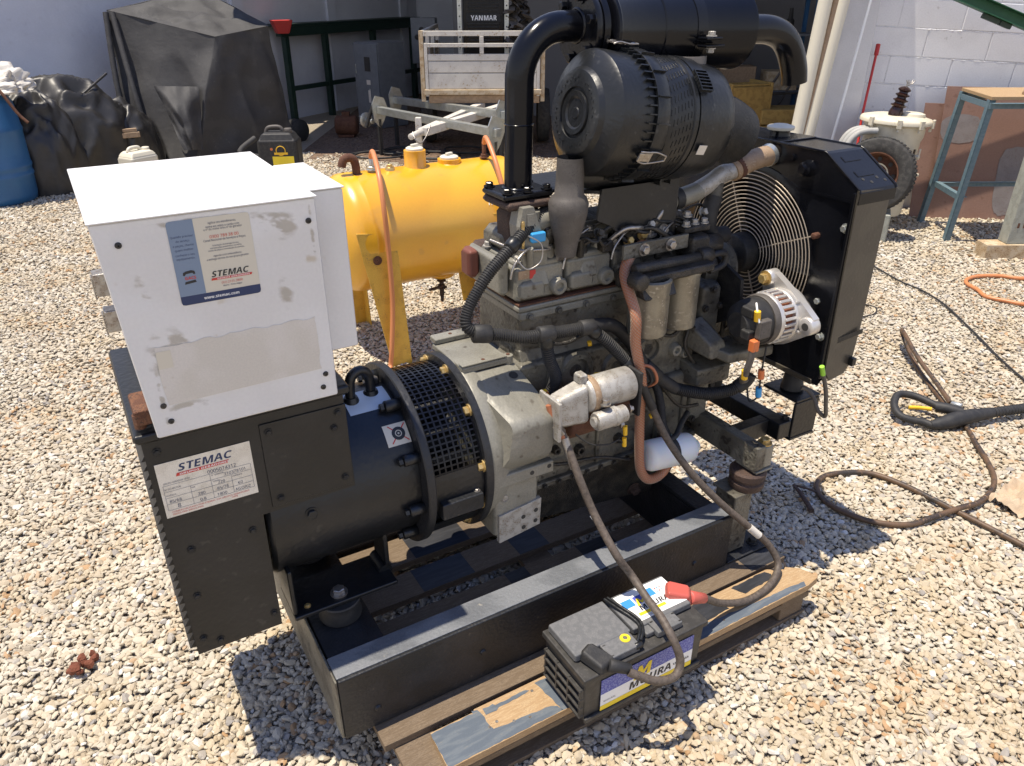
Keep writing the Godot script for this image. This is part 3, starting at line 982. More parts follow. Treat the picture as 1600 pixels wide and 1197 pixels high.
func engine_block() -> void:
	var m := MB.new()
	m.box(V(.886, .455, -.2), V(1.50, .845, .085), .014)
	m.box(V(.902, .83, -.17), V(1.50, .99, .055), .010)
	m.hexa([V(.9, .80, -.17), V(1.5, .80, -.17), V(.9, .875, -.17), V(1.5, .875, -.17), V(.9, .80, .084), V(1.5, .80, .084), V(.9, .875, .054), V(1.5, .875, .054)], .006)
	part("engine_block", m, "olive_dirty", G)
	var deck := MB.new()
	deck.box(V(.894, .982, -.18), V(1.505, .999, .064), .006)
	deck.box(V(.90, .955, -.17), V(1.50, .982, .060), .008)
	part("deck_flange", deck, "olive", G)
	var gk := MB.new()
	gk.box(V(.897, .9993, -.176), V(1.5, 1.003, .061))
	part("head_gasket", gk, "rust", G)
	var rail := MB.new()
	rail.box(V(.884, .447, -.21), V(1.53, .468, .10), .006)
	part("pan_rail", rail, "olive_dirty", G)
	var pan := MB.new()
	pan.hexa([V(.93, .305, -.13), V(1.46, .245, -.13), V(.9, .4465, -.19), V(1.52, .4465, -.19), V(.93, .305, .055), V(1.46, .245, .055), V(.9, .4465, .085), V(1.52, .4465, .085)], .012)
	part("oil_pan", pan, "oily", G)
	part("drain_plug", bolt(V(1.32, .30, .062), V(0, -.3, 1), .016, .022), "rust_brown", G)
	# bosses, ribs, core plugs
	for c in [[1.062, .82, .050, .036], [1.314, .826, .042, .031], [1.20, .80, .044, .03]]:
		var p := V(c[0], c[1] - .03, .084)
		var r := MB.new()
		r.rev([Vector2(c[3] * .98, -.004), Vector2(c[3], .006), Vector2(c[3] * 1.06, .010), Vector2(c[2], .010), Vector2(c[2] * 1.08, .006), Vector2(c[2] * 1.16, 0)], MB.along(p, p + V(0, 0, 1)), 32)
		part("core_plug_rim", r, "olive_dirty", G)
		var d := MB.new()
		d.rev([Vector2(0, .002), Vector2(c[3] * .8, .0005), Vector2(c[3], -.001)], MB.along(p, p + V(0, 0, 1)), 28)
		part("core_plug", d, "oily", G)
	var boss := MB.new()
	boss.box(V(.965, .745, .075), V(1.02, .85, .093), .012)
	boss.box(V(1.10, .60, .075), V(1.30, .70, .100), .012)
	boss.box(V(1.37, .64, .075), V(1.49, .70, .105), .012)
	for x in [.94, 1.14, 1.36, 1.46]:
		boss.box(V(x, .47, .08), V(x + .014, .66, .094), .005)
	boss.box(V(.90, .655, .08), V(1.49, .668, .092), .004)
	part("cast_ribs", boss, "olive_dirty", G)
	for c in [[1.409, .775, .018], [1.444, .757, .014], [1.223, .53, .014], [1.082, .535, .015], [1.0, .56, .012], [1.31, .62, .012]]:
		var p := V(c[0], c[1], .085)
		var r := MB.new()
		r.rev([Vector2(0, .008), Vector2(c[2] * .45, .008), Vector2(c[2] * .5, .018), Vector2(c[2] * .9, .018), Vector2(c[2], .014), Vector2(c[2] * 1.15, 0)], MB.along(p, p + V(0, 0, 1)), 20)
		part("bushing", r, "olive" if c[0] > 1.3 else "oily", G)
	for k in 13:
		part("pan_bolt", bolt(V(.91 + k * .049, .457, .10), V(0, 0, 1), .0065, .008), "oily", G)
	for k in 7:
		part("deck_bolt", bolt(V(.93 + k * .088, .967, .060), V(0, 0, 1), .0075, .009), "olive_dirty", G)
	var cover := MB.new()
	cover.box(V(1.115, .605, .1005), V(1.29, .695, .108), .004)
	part("side_cover", cover, "olive", G)
	for e in [[1.125, .617], [1.125, .684], [1.20, .617], [1.20, .684], [1.28, .617], [1.28, .684]]:
		part("cover_bolt", bolt(V(e[0], e[1], .108), V(0, 0, 1), .0065, .008), "steel", G)
	for e in [[1.515, .51], [1.515, .60], [1.57, .51], [1.57, .57], [1.515, .88], [1.57, .88], [1.54, .935]]:
		part("case_bolt", bolt(V(e[0], e[1], .088), V(0, 0, 1), .008, .01), "oily", G)
	for k in 5:
		var a := deg_to_rad(62.0 - k * 24.0)
		part("housing_bolt", bolt(V(.8855, CY + sin(a) * .2, CZ + cos(a) * .2), V(1, 0, 0), .009, .012), "steel", G)
	# front end of the block: timing case and pulleys
	var tc := MB.new()
	tc.box(V(1.5005, .49, -.18), V(1.585, .95, .088), .018)
	tc.hexa([V(1.44, .655, .08), V(1.56, .655, .08), V(1.44, .74, .08), V(1.56, .74, .08), V(1.45, .665, .155), V(1.575, .665, .165), V(1.45, .72, .155), V(1.575, .725, .165)], .008)
	part("timing_case", tc, "olive_dirty", G)
	pulley("crank_pulley", V(1.60, .60, -.01), .078, "rubber")
	pulley("water_pump_pulley", V(1.60, .965, -.01), .078, "olive_dirty")
	var ib := MB.new()
	ib.rev([Vector2(0, 0), Vector2(.05, 0), Vector2(.06, .03), Vector2(.06, .055), Vector2(0, .055)], MB.along(V(1.55, .965, -.01), V(2, .965, -.01)), 28)
	part("water_pump", ib, "olive_dirty", G)
	for e in [[V(1.63, .60, -.01), V(1.63, .965, -.01)], [V(1.64, .965, -.01), V(1.64, .87, .23)], [V(1.64, .87, .23), V(1.64, .60, -.01)]]:
		var a: Vector3 = e[0]
		var c: Vector3 = e[1]
		var n := V(1, 0, 0).cross(c - a).normalized()
		var s := MB.new()
		var o := n * .072
		s.hexa([a + o + V(-.008, 0, 0), a + o + V(.008, 0, 0), a + o * 1.08 + V(-.008, 0, 0), a + o * 1.08 + V(.008, 0, 0), c + o * .8 + V(-.008, 0, 0), c + o * .8 + V(.008, 0, 0), c + o * .88 + V(-.008, 0, 0), c + o * .88 + V(.008, 0, 0)])
		part("drive_belt", s, "rubber", G)
	# radiator supports
	var b := MB.new()
	b.box(V(1.585, .44, .165), V(1.735, .50, .205), .004)
	b.box(V(1.736, .44, -.27), V(1.79, .50, .245), .004)
	b.box(V(1.585, .44, -.245), V(1.735, .50, -.205), .004)
	b.box(V(1.791, .425, .11), V(1.90, .436, .25), .003)
	b.box(V(1.791, .437, .239), V(1.90, .56, .25), .003)
	b.box(V(1.791, .561, .11), V(1.90, .571, .25), .003)
	part("radiator_bracket", b, "black_paint", G)
	var mt := MB.new()
	mt.cyl(V(1.845, .5715, .18), V(1.845, .632, .18), .036, .028, 20, .004)
	part("rubber_mount", mt, "rubber", G)
	part("bolt", bolt(V(1.78, .501, .225), V(0, 1, 0), .009, .012), "black_cast", G)

func pulley(called: String, c: Vector3, r: float, mat: String) -> void:
	var m := MB.new()
	m.rev([Vector2(0, .02), Vector2(r * .3, .02), Vector2(r * .35, .03), Vector2(r * .8, .03), Vector2(r, .05), Vector2(r, .042), Vector2(r * .84, .032), Vector2(r * .84, .028), Vector2(r, .018), Vector2(r, .0), Vector2(0, 0)], MB.along(c, c + V(1, 0, 0)), 40)
	part(called, m, mat, G)

func engine_top() -> void:
	for k in 4:
		var x := .894 + .151 * k
		var mt := "olive" if k < 2 else "olive_dirty"
		var h := MB.new()
		h.box(V(x, 1.0032, -.165), V(x + .147, 1.098, .052), .012)
		h.box(V(x + .004, 1.01, .03), V(x + .085, 1.062, .066), .014)
		h.hexa([V(x + .03, 1.04, .03), V(x + .10, 1.04, .03), V(x + .045, 1.1, .03), V(x + .092, 1.1, .03), V(x + .035, 1.04, .062), V(x + .10, 1.04, .062), V(x + .048, 1.09, .05), V(x + .09, 1.09, .05)], .008)
		h.box(V(x + .01, 1.075, -.16), V(x + .137, 1.108, .045), .01)
		var p := V(x + .122, 1.034, .045)
		h.rev([Vector2(.024, 0), Vector2(.024, .018), Vector2(.020, .024), Vector2(.012, .024), Vector2(.010, .016), Vector2(0, .016)], MB.along(p, p + V(0, 0, 1)), 22)
		for d in [[.112, .022, .016], [.138, .016, .014]]:
			h.cyl(V(x + d[0], 1.085, d[1]), V(x + d[0], 1.132, d[1]), d[2] + .003, d[2] - .002, 16)
		part("cylinder_head", h, mt, G)
		for d in [[.112, .022], [.138, .016], [.018, .03], [.015, -.12], [.13, -.13]]:
			part("head_bolt", bolt(V(x + d[0], 1.132 if d[0] > .1 and d[1] > 0 else 1.108, d[1]), V(0, 1, 0), .0095, .015), "silver", G)
		# injector with its clamp, return pipe and feed pipe
		var inj := MB.new()
		var c := V(x + .062, 1.10, .03)
		inj.cyl(c, c + V(0, .055, -.004), .014, .011, 14)
		inj.box(c + V(-.03, .038, -.018), c + V(.034, .056, .014), .005)
		inj.cyl(c + V(-.02, .0, .02), c + V(-.03, .05, .035), .010, .008, 12)
		part("injector", inj, "olive" if k == 0 else "oily", G)
		for d in [-.018, .004, .022]:
			part("injector_nut", bolt(c + V(d, .056, -.002), V(0, 1, 0), .0075, .012), "rust_brown" if d < 0 else "steel", G)
		var cv := MB.new()
		cv.box(V(x + .012, 1.1085, -.155), V(x + .137, 1.165, -.035), .018)
		part("rocker_cover", cv, "black_cast" if k > 0 else "olive_dirty", G)
		part("injector_pipe", hose([c + V(.03, .06, -.004), c + V(.07, .075, 0), c + V(.11, .07, -.005), c + V(.13, .055, .01), c + V(.16, .065, .01)], .0038, 8), "steel" if k == 0 else "oily", G)
		part("leak_off_pipe", hose([c + V(-.03, .05, .036), c + V(-.06, .045, .05), c + V(-.09, .02, .058), c + V(-.1, -.01, .06)], .003, 8), "steel", G)
	var tag1 := MB.new()
	tag1.box(V(.90, 1.068, .0525), V(.932, 1.090, .0532))
	tag(part("fuel_label", tag1, "rubber_tan", G), "small tan and red label")
	var tag2 := MB.new()
	tag2.box(V(.933, 1.066, .0526), V(.950, 1.088, .0533))
	part("red_label", tag2, "red_paint", G)
	# rear end of the head row
	var fl := MB.new()
	fl.box(V(.862, 1.02, -.16), V(.892, 1.115, .03), .012)
	part("water_rail_end", fl, "olive", G)
	var rr := MB.new()
	rr.box(V(.826, 1.045, -.125), V(.861, 1.122, -.07), .012)
	part("thermostat_elbow", rr, "red_rust_part", G)
	var lug := MB.new()
	lug.prism([Vector2(.915, 1.10), Vector2(.985, 1.10), Vector2(.99, 1.155), Vector2(.965, 1.19), Vector2(.945, 1.245), Vector2(.915, 1.245), Vector2(.905, 1.20)], .05, Transform3D(Basis(), V(0, 0, .0)))
	lug.box(V(.925, 1.20, .0505), V(.945, 1.23, .053), .001)
	part("lifting_bracket", lug, "olive", G)
	var wp := MB.new()
	wp.cyl(V(.95, 1.195, .02), V(1.05, 1.205, .015), .026, .026, 24)
	wp.cyl(V(.96, 1.14, -.01), V(1.46, 1.155, -.01), .022, .022, 20)
	wp.cyl(V(.945, 1.165, .02), V(.951, 1.23, .02), .03, .026, 18)
	part("water_rail", wp, "olive", G)
	var cl := MB.new()
	cl.cyl(V(.985, 1.165, .02), V(1.02, 1.168, .02), .03, -1, 22, .003)
	cl.cyl(V(1.035, 1.12, .01), V(1.035, 1.165, .01), .022, -1, 18, .004)
	part("pipe_clamp", cl, "oily", G)
	var bd := MB.new()
	bd.box(V(.93, 1.16, .052), V(.972, 1.185, .068), .004)
	part("connector", bd, "blue_tag", G)
	var yb := MB.new()
	yb.box(V(.908, 1.13, .05), V(.918, 1.215, .056), .003)
	part("bracket_strip", yb, "brass", G)
	part("temperature_pipe", hose([V(.85, 1.165, .0), V(.90, 1.145, .05), V(.95, 1.14, .06), V(.99, 1.135, .055)], .0045, 8), "steel", G)
	# exhaust manifold with the carrier of the exhaust pipe
	var mf := MB.new()
	mf.box(V(.9, 1.03, -.235), V(1.46, 1.10, -.17), .02)
	mf.hexa([V(.925, 1.06, -.11), V(1.0, 1.06, -.11), V(.905, 1.235, -.085), V(1.005, 1.235, -.085), V(.925, 1.06, -.0), V(1.0, 1.06, -.0), V(.905, 1.235, .005), V(1.005, 1.235, .005)], .02)
	mf.box(V(.886, 1.234, -.108), V(1.024, 1.254, .03), .008)
	part("exhaust_manifold", mf, "rust_brown", G)
	# bracket that carries the air cleaner, and the intake duct beneath it
	var br := MB.new()
	br.prism([Vector2(1.045, -.02), Vector2(1.07, .0), Vector2(1.14, .058), Vector2(1.39, .058), Vector2(1.39, -.2), Vector2(1.06, -.2), Vector2(1.03, -.12)], .008, Transform3D(Basis(V(1, 0, 0), V(0, 0, 1), V(0, -1, 0)), V(0, 1.262, 0)))
	br.prism([Vector2(1.135, 1.268), Vector2(1.388, 1.268), Vector2(1.388, 1.115), Vector2(1.30, 1.108), Vector2(1.235, 1.125), Vector2(1.18, 1.165), Vector2(1.125, 1.19)], .008, Transform3D(Basis(), V(0, 0, .058)))
	br.tube([V(1.06, 1.305, .025), V(1.12, 1.308, .025), V(1.25, 1.305, .025), V(1.39, 1.295, .02)], [.030, .044, .046, .042], 24)
	part("cleaner_bracket", br, "black_paint", G)
	for p in [V(1.345, 1.135, .0665), V(1.275, 1.135, .0665)]:
		part("bolt", bolt(p, V(0, 0, 1), .012, .012), "brass" if p.x < 1.3 else "steel", G)
	var boot := MB.new()
	var prof: Array = []
	for e in [[.0, .026], [.035, .030], [.07, .041], [.105, .048], [.13, .050], [.145, .044], [.152, .036], [.19, .034], [.24, .034]]:
		prof.append(Vector2(e[1], e[0]))
	boot.rev(prof, Transform3D(Basis(V(1, 0, 0), V(0.03, 1, 0), V(0, 0, 1)), V(1.028, 1.118, .07)), 28, 0, TAU, .3)
	part("dust_valve", boot, "rubber_grey", G)
	var lip := MB.new()
	lip.hexa([V(1.002, 1.105, .066), V(1.054, 1.105, .066), V(1.004, 1.15, .05), V(1.052, 1.15, .05), V(1.002, 1.105, .074), V(1.054, 1.105, .074), V(1.004, 1.15, .09), V(1.052, 1.15, .09)], .003)
	part("valve_lip", lip, "rubber_grey", G)
	# injection pump and clutter behind the filters
	var ip := MB.new()
	ip.box(V(1.19, 1.0, .062), V(1.46, 1.055, .12), .01)
	ip.box(V(1.40, 1.055, .05), V(1.47, 1.12, .13), .012)
	ip.cyl(V(1.44, 1.08, .09), V(1.53, 1.075, .09), .03, .028, 18, .004)
	ip.box(V(1.395, 1.12, .06), V(1.49, 1.14, .1), .006)
	part("injection_pump", ip, "oily", G)
	for p in [V(1.41, 1.14, .085), V(1.445, 1.14, .08), V(1.475, 1.14, .085), V(1.415, 1.165, .08)]:
		part("bolt", bolt(p, V(0, 1, 0), .009, .014), "silver", G)
	part("governor_pipe", hose([V(1.45, 1.05, .12), V(1.50, 1.06, .125), V(1.535, 1.05, .12), V(1.53, 1.02, .12), V(1.48, 1.01, .12)], .009, 10), "rubber", G)
	for k in 3:
		part("injector_pipe", hose([V(1.14 + k * .05, 1.17, .035), V(1.18 + k * .05, 1.19 - k * .01, .055), V(1.26 + k * .03, 1.185 - k * .014, .05), V(1.34 + k * .03, 1.16, .055), V(1.40 + k * .02, 1.14, .07)], .0042, 8), "oily", G)
	# wires, unions and small fittings crowding the top of the engine
	rng.seed = 63
	for k in 11:
		var x := 1.06 + k * .036
		var a := V(x, 1.11 + rng.randf() * .03, .035 + rng.randf() * .02)
		var b := V(x + rng.randf_range(.06, .16), 1.10 + rng.randf() * .07, .03 + rng.randf() * .04)
		var mid := (a + b) * .5 + V(0, rng.randf_range(-.03, .05), rng.randf_range(.01, .05))
		part("engine_wire", hose([a, a.lerp(mid, .5) + V(0, .02, .012), mid, mid.lerp(b, .6) + V(0, -.008, .01), b], rng.randf_range(.003, .007), 7), ["rubber", "oily", "rubber", "steel"][k % 4], G)
		if k % 2 == 0:
			part("union_nut", bolt(b, V(0, .5, 1), .010, .018), ["oily", "silver", "brass"][k % 3], G)
		if k % 3 == 0:
			part("bleed_block", box(a + V(-.018, -.02, -.02), a + V(.018, .012, .016), .006), "oily", G)
	for e in [[V(.93, .90, .07), V(1.02, .885, .092), V(1.10, .90, .09), V(1.18, .89, .10)], [V(.90, .70, .09), V(.99, .66, .10), V(1.06, .69, .10), V(1.14, .72, .098)], [V(1.40, .92, .06), V(1.44, .85, .10), V(1.43, .79, .11), V(1.47, .72, .12)], [V(1.25, .74, .10), V(1.33, .70, .115), V(1.42, .60, .12), V(1.50, .58, .12)], [V(1.30, .87, .10), V(1.36, .84, .12), V(1.41, .86, .12), V(1.48, .83, .11)], [V(.905, .55, .09), V(1.0, .52, .105), V(1.14, .50, .11), V(1.24, .47, .13)]]:
		part("engine_pipe", hose(e, .0055, 8), "oily", G)
	# fuel filters
	var hd := MB.new()
	hd.box(V(1.185, 1.035, .085), V(1.44, 1.062, .185), .008)
	hd.hexa([V(1.19, 1.0, .09), V(1.30, 1.0, .09), V(1.19, 1.04, .09), V(1.30, 1.04, .09), V(1.19, 1.0, .2), V(1.30, 1.0, .2), V(1.19, 1.04, .175), V(1.30, 1.04, .175)], .006)
	hd.cyl(V(1.185, 1.075, .15), V(1.44, 1.065, .14), .015, -1, 18, .003)
	hd.cyl(V(1.175, 1.055, .16), V(1.175, 1.055, .205), .022, -1, 18, .004)
	hd.cyl(V(1.415, 1.07, .14), V(1.46, 1.066, .138), .021, -1, 18, .004)
	part("filter_head", hd, "oily", G)
	var hp := MB.new()
	hp.box(V(1.18, 1.088, .1), V(1.40, 1.128, .112), .003)
	part("filter_plate", hp, "olive_dirty", G)
	for x in [1.245, 1.335]:
		part("bolt", bolt(V(x, 1.108, .112), V(0, 0, 1), .012, .014), "steel", G)
	var f1 := MB.new()
	f1.rev([Vector2(0, .885), Vector2(.044, .885), Vector2(.052, .890), Vector2(.054, .897), Vector2(.0545, 1.03), Vector2(.057, 1.036), Vector2(.057, 1.042), Vector2(.05, 1.046)], Transform3D(Basis(), V(1.243, 0, .15)), 36)
	part("fuel_filter", f1, "olive_gold", G)
	var f2 := MB.new()
	f2.rev([Vector2(0, .872), Vector2(.036, .872), Vector2(.046, .878), Vector2(.048, .886), Vector2(.0485, 1.025), Vector2(.051, 1.03), Vector2(.051, 1.038), Vector2(.045, 1.042)], Transform3D(Basis(), V(1.372, 0, .13)), 36)
	part("fuel_filter", f2, "olive_gold", G)
	# starter motor
	var st := MB.new()
	st.cyl(V(1.0, .785, .205), V(1.15, .785, .205), .046, -1, 32, .006)
	part("starter_motor", st, "silver", G)
	var nose := MB.new()
	nose.hexa([V(.905, .72, .165), V(1.01, .715, .165), V(.905, .80, .17), V(1.01, .83, .17), V(.905, .72, .235), V(1.01, .715, .245), V(.905, .80, .225), V(1.01, .83, .235)], .016)
	nose.box(V(.897, .70, .16), V(.907, .81, .255), .003)
	nose.box(V(.985, .82, .18), V(1.012, .848, .215), .006)
	part("starter_nose", nose, "silver", G)
	var band := MB.new()
	band.cyl(V(1.012, .785, .205), V(1.03, .785, .205), .049, -1, 32, .002)
	part("starter_band", band, "rubber_tan", G)
	var body := MB.new()
	body.cyl(V(.955, .712, .178), V(1.15, .712, .178), .052, -1, 28, .008)
	part("starter_field", body, "rust", G)
	var cap := MB.new()
	cap.box(V(1.151, .70, .165), V(1.163, .83, .25), .004)
	part("starter_cap", cap, "rubber", G)
	var sol := MB.new()
	sol.rev([Vector2(0, 0), Vector2(.012, 0), Vector2(.014, .002), Vector2(.014, .008), Vector2(.022, .008), Vector2(.025, .012), Vector2(.025, .06), Vector2(.027, .062), Vector2(.027, .072), Vector2(.023, .074), Vector2(.023, .1), Vector2(0, .1)], MB.along(V(.995, .735, .262), V(2, .735, .255)), 26)
	part("solenoid", sol, "silver", G)
	part("solenoid_nut", bolt(V(1.035, .775, .258), V(0, 1, 0), .010, .016), "steel", G)
	for e in [[V(1.105, .69, .258), "yellow_tag"], [V(1.105, .655, .258), "yellow_tag"]]:
		part("crimp_terminal", cyl(e[0], e[0] + V(.002, -.026, 0), .006, 12), e[1], G)
	part("solenoid_wire", hose([V(.96, .70, .24), V(1.0, .665, .252), V(1.055, .648, .255), V(1.09, .652, .256), V(1.107, .63, .258)], .0022, 6), "rubber", G)
	for p in [V(1.088, .70, .255), V(1.12, .735, .25)]:
		part("solenoid_nut", bolt(p, V(1, 0, .2), .008, .012), "steel", G)

func engine_front() -> void:
	# coolant pipe from the head to the radiator
	part("water_outlet", hose([V(1.37, 1.20, .035), V(1.412, 1.202, .03), V(1.45, 1.208, .033), V(1.49, 1.216, .035)], .026, 18), "olive", G)
	part("outlet_hose", hose([V(1.40, 1.201, .031), V(1.425, 1.204, .031)], .0295, 18), "rubber", G)
	part("bypass_pipe", hose([V(1.48, 1.214, .034), V(1.53, 1.236, .04), V(1.565, 1.254, .042), V(1.61, 1.262, .042)], .025, 18), "silver", G)
	part("bypass_branch", hose([V(1.545, 1.246, .042), V(1.54, 1.215, .048), V(1.535, 1.19, .05)], .021, 16), "olive_dirty", G)
	part("radiator_hose", hose([V(1.60, 1.258, .042), V(1.66, 1.277, .042), V(1.72, 1.285, .036), V(1.765, 1.282, .026)], .029, 20), "rubber_tan", G)
	for p in [V(1.612, 1.262, .042), V(1.742, 1.284, .031)]:
		var m := MB.new()
		m.cyl(p, p + V(.016, .004, -.002), .0315, -1, 24)
		part("hose_clip", m, "rust" if p.x < 1.7 else "zinc", G)
	part("bypass_hose", hose([V(1.537, 1.20, .05), V(1.522, 1.15, .052), V(1.525, 1.11, .052), V(1.555, 1.085, .05), V(1.60, 1.08, .045)], .024, 18), "rubber", G)
	# charging alternator, aluminium with a black rear end
	var c := V(1.55, .883, .230)
	var ax := V(1, -.02, .0).normalized()
	var bx := MB.along(c, c + ax)
	var rear := MB.new()
	rear.rev([Vector2(0, -.05), Vector2(.035, -.05), Vector2(.045, -.04), Vector2(.06, -.03), Vector2(.066, -.005), Vector2(.066, .03), Vector2(0, .03)], bx, 30)
	rear.box(c + V(-.05, .03, .0), c + V(-.02, .06, .05), .006)
	rear.box(c + V(-.06, -.03, .02), c + V(-.02, .0, .055), .006)
	part("charger_rear", rear, "rubber", G)
	var plate := MB.new()
	plate.rev([Vector2(.04, .025), Vector2(.070, .025), Vector2(.072, .028), Vector2(.072, .046), Vector2(.04, .046)], bx, 36)
	part("charger_plate", plate, "rubber_grey", G)
	var shell := MB.new()
	shell.rev([Vector2(.05, .0465), Vector2(.071, .0465), Vector2(.073, .05), Vector2(.073, .06), Vector2(.05, .06)], bx, 40)
	part("charger_shell", shell, "aluminium", G)
	var nose2 := MB.new()
	nose2.rev([Vector2(.05, .100), Vector2(.074, .100), Vector2(.078, .104), Vector2(.078, .15), Vector2(.066, .165), Vector2(.03, .168), Vector2(0, .168)], bx, 40)
	part("charger_nose", nose2, "aluminium", G)
	var coil := MB.new()
	coil.rev([Vector2(.058, .05), Vector2(.062, .07), Vector2(.062, .108)], bx, 30)
	part("charger_winding", coil, "copper", G)
	for k in 26:
		var a := TAU * k / 26.0
		var d: Vector3 = bx.basis.x * cos(a) + bx.basis.z * sin(a)
		var s := MB.new()
		s.box(V(-.0045, .058, -.005), V(.0045, .102, .004), .002, Transform3D(Basis(d.cross(bx.basis.y), bx.basis.y, -d), c + d * .0715))
		part("charger_rib", s, "aluminium", G)
	# front bracket: three arms to two lugs and a corner
	var lug_a := c + V(.12, .092, -.058)
	var lug_b := c + V(.12, -.004, .100)
	for e in [[lug_a, .022, .016], [lug_b, .026, .012]]:
		var l := MB.new()
		l.cyl(e[0] + V(-e[2], 0, 0), e[0] + V(e[2] + .012, 0, 0), e[1], -1, 24, .004)
		part("charger_lug", l, "aluminium", G)
	var fb := MB.new()
	fb.prism([Vector2(.112, -.062), Vector2(.108, -.035), Vector2(.052, .070), Vector2(.020, .116), Vector2(-.016, .122), Vector2(-.032, .102), Vector2(-.085, .030), Vector2(-.098, .0), Vector2(-.088, -.02), Vector2(-.04, -.07), Vector2(.05, -.075), Vector2(.09, -.082)], .022, Transform3D(Basis(V(0, 1, 0), V(0, 0, 1), V(1, 0, 0)), c + V(.118, 0, 0)))
	part("charger_bracket_plate", fb, "aluminium", G)
	for k in 3:
		var rb := MB.new()
		rb.box(V(.105, -.03 + .04 * k, .055), V(.119, -.022 + .04 * k, .085 - .012 * k), .002, Transform3D(Basis(), c))
		part("charger_web", rb, "aluminium", G)
	part("bolt", bolt(lug_a + V(-.016, 0, 0), V(-1, 0, 0), .015, .018), "brass", G)
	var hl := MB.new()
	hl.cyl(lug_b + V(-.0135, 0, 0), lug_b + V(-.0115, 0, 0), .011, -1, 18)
	part("bolt_hole_disc", hl, "hole_shade_and_dark", G)  # disc painted dark as the shaded bore of the lug
	pulley("charger_pulley", c + V(.185, -.003, 0), .034, "steel")
	var fc := box(c + V(-.045, -.02, .058), c + V(.0, .035, .08), .005)
	part("fuse_box", fc, "rubber_grey", G)
	var oc := box(c + V(-.06, -.055, .056), c + V(-.035, -.02, .078), .004)
	part("plug_connector", oc, "orange", G)
	for e in [[c + V(-.045, .06, .06), "yellow_tag"], [c + V(-.055, -.115, .055), "yellow_tag"], [c + V(-.005, -.12, .07), "orange"], [c + V(.008, -.185, .06), "blue_tag"]]:
		var q: Vector3 = e[0]
		part("wire_sleeve", cyl(q, q + V(.004, -.028, 0), .009, 12), e[1], G)
	var lower := MB.new()
	lower.hexa([V(1.47, .765, .13), V(1.66, .765, .13), V(1.47, .80, .13), V(1.66, .80, .13), V(1.50, .755, .22), V(1.66, .755, .24), V(1.50, .79, .22), V(1.66, .79, .24)], .008)
	lower.hexa([V(1.44, .775, .09), V(1.52, .775, .09), V(1.44, .86, .09), V(1.50, .87, .09), V(1.46, .76, .19), V(1.53, .765, .19), V(1.46, .81, .18), V(1.52, .815, .18)], .01)
	part("charger_bracket", lower, "olive_dirty", G)
	# belts tighten round: a black belt guard
	var sh := MB.new()
	sh.prism([Vector2(.92, -.06), Vector2(1.02, .02), Vector2(.97, .14), Vector2(.86, .15), Vector2(.80, .05)], .012, Transform3D(Basis(V(0, 1, 0), V(0, 0, 1), V(1, 0, 0)), V(1.59, 0, 0)))
	part("belt_guard", sh, "black_cast", G)

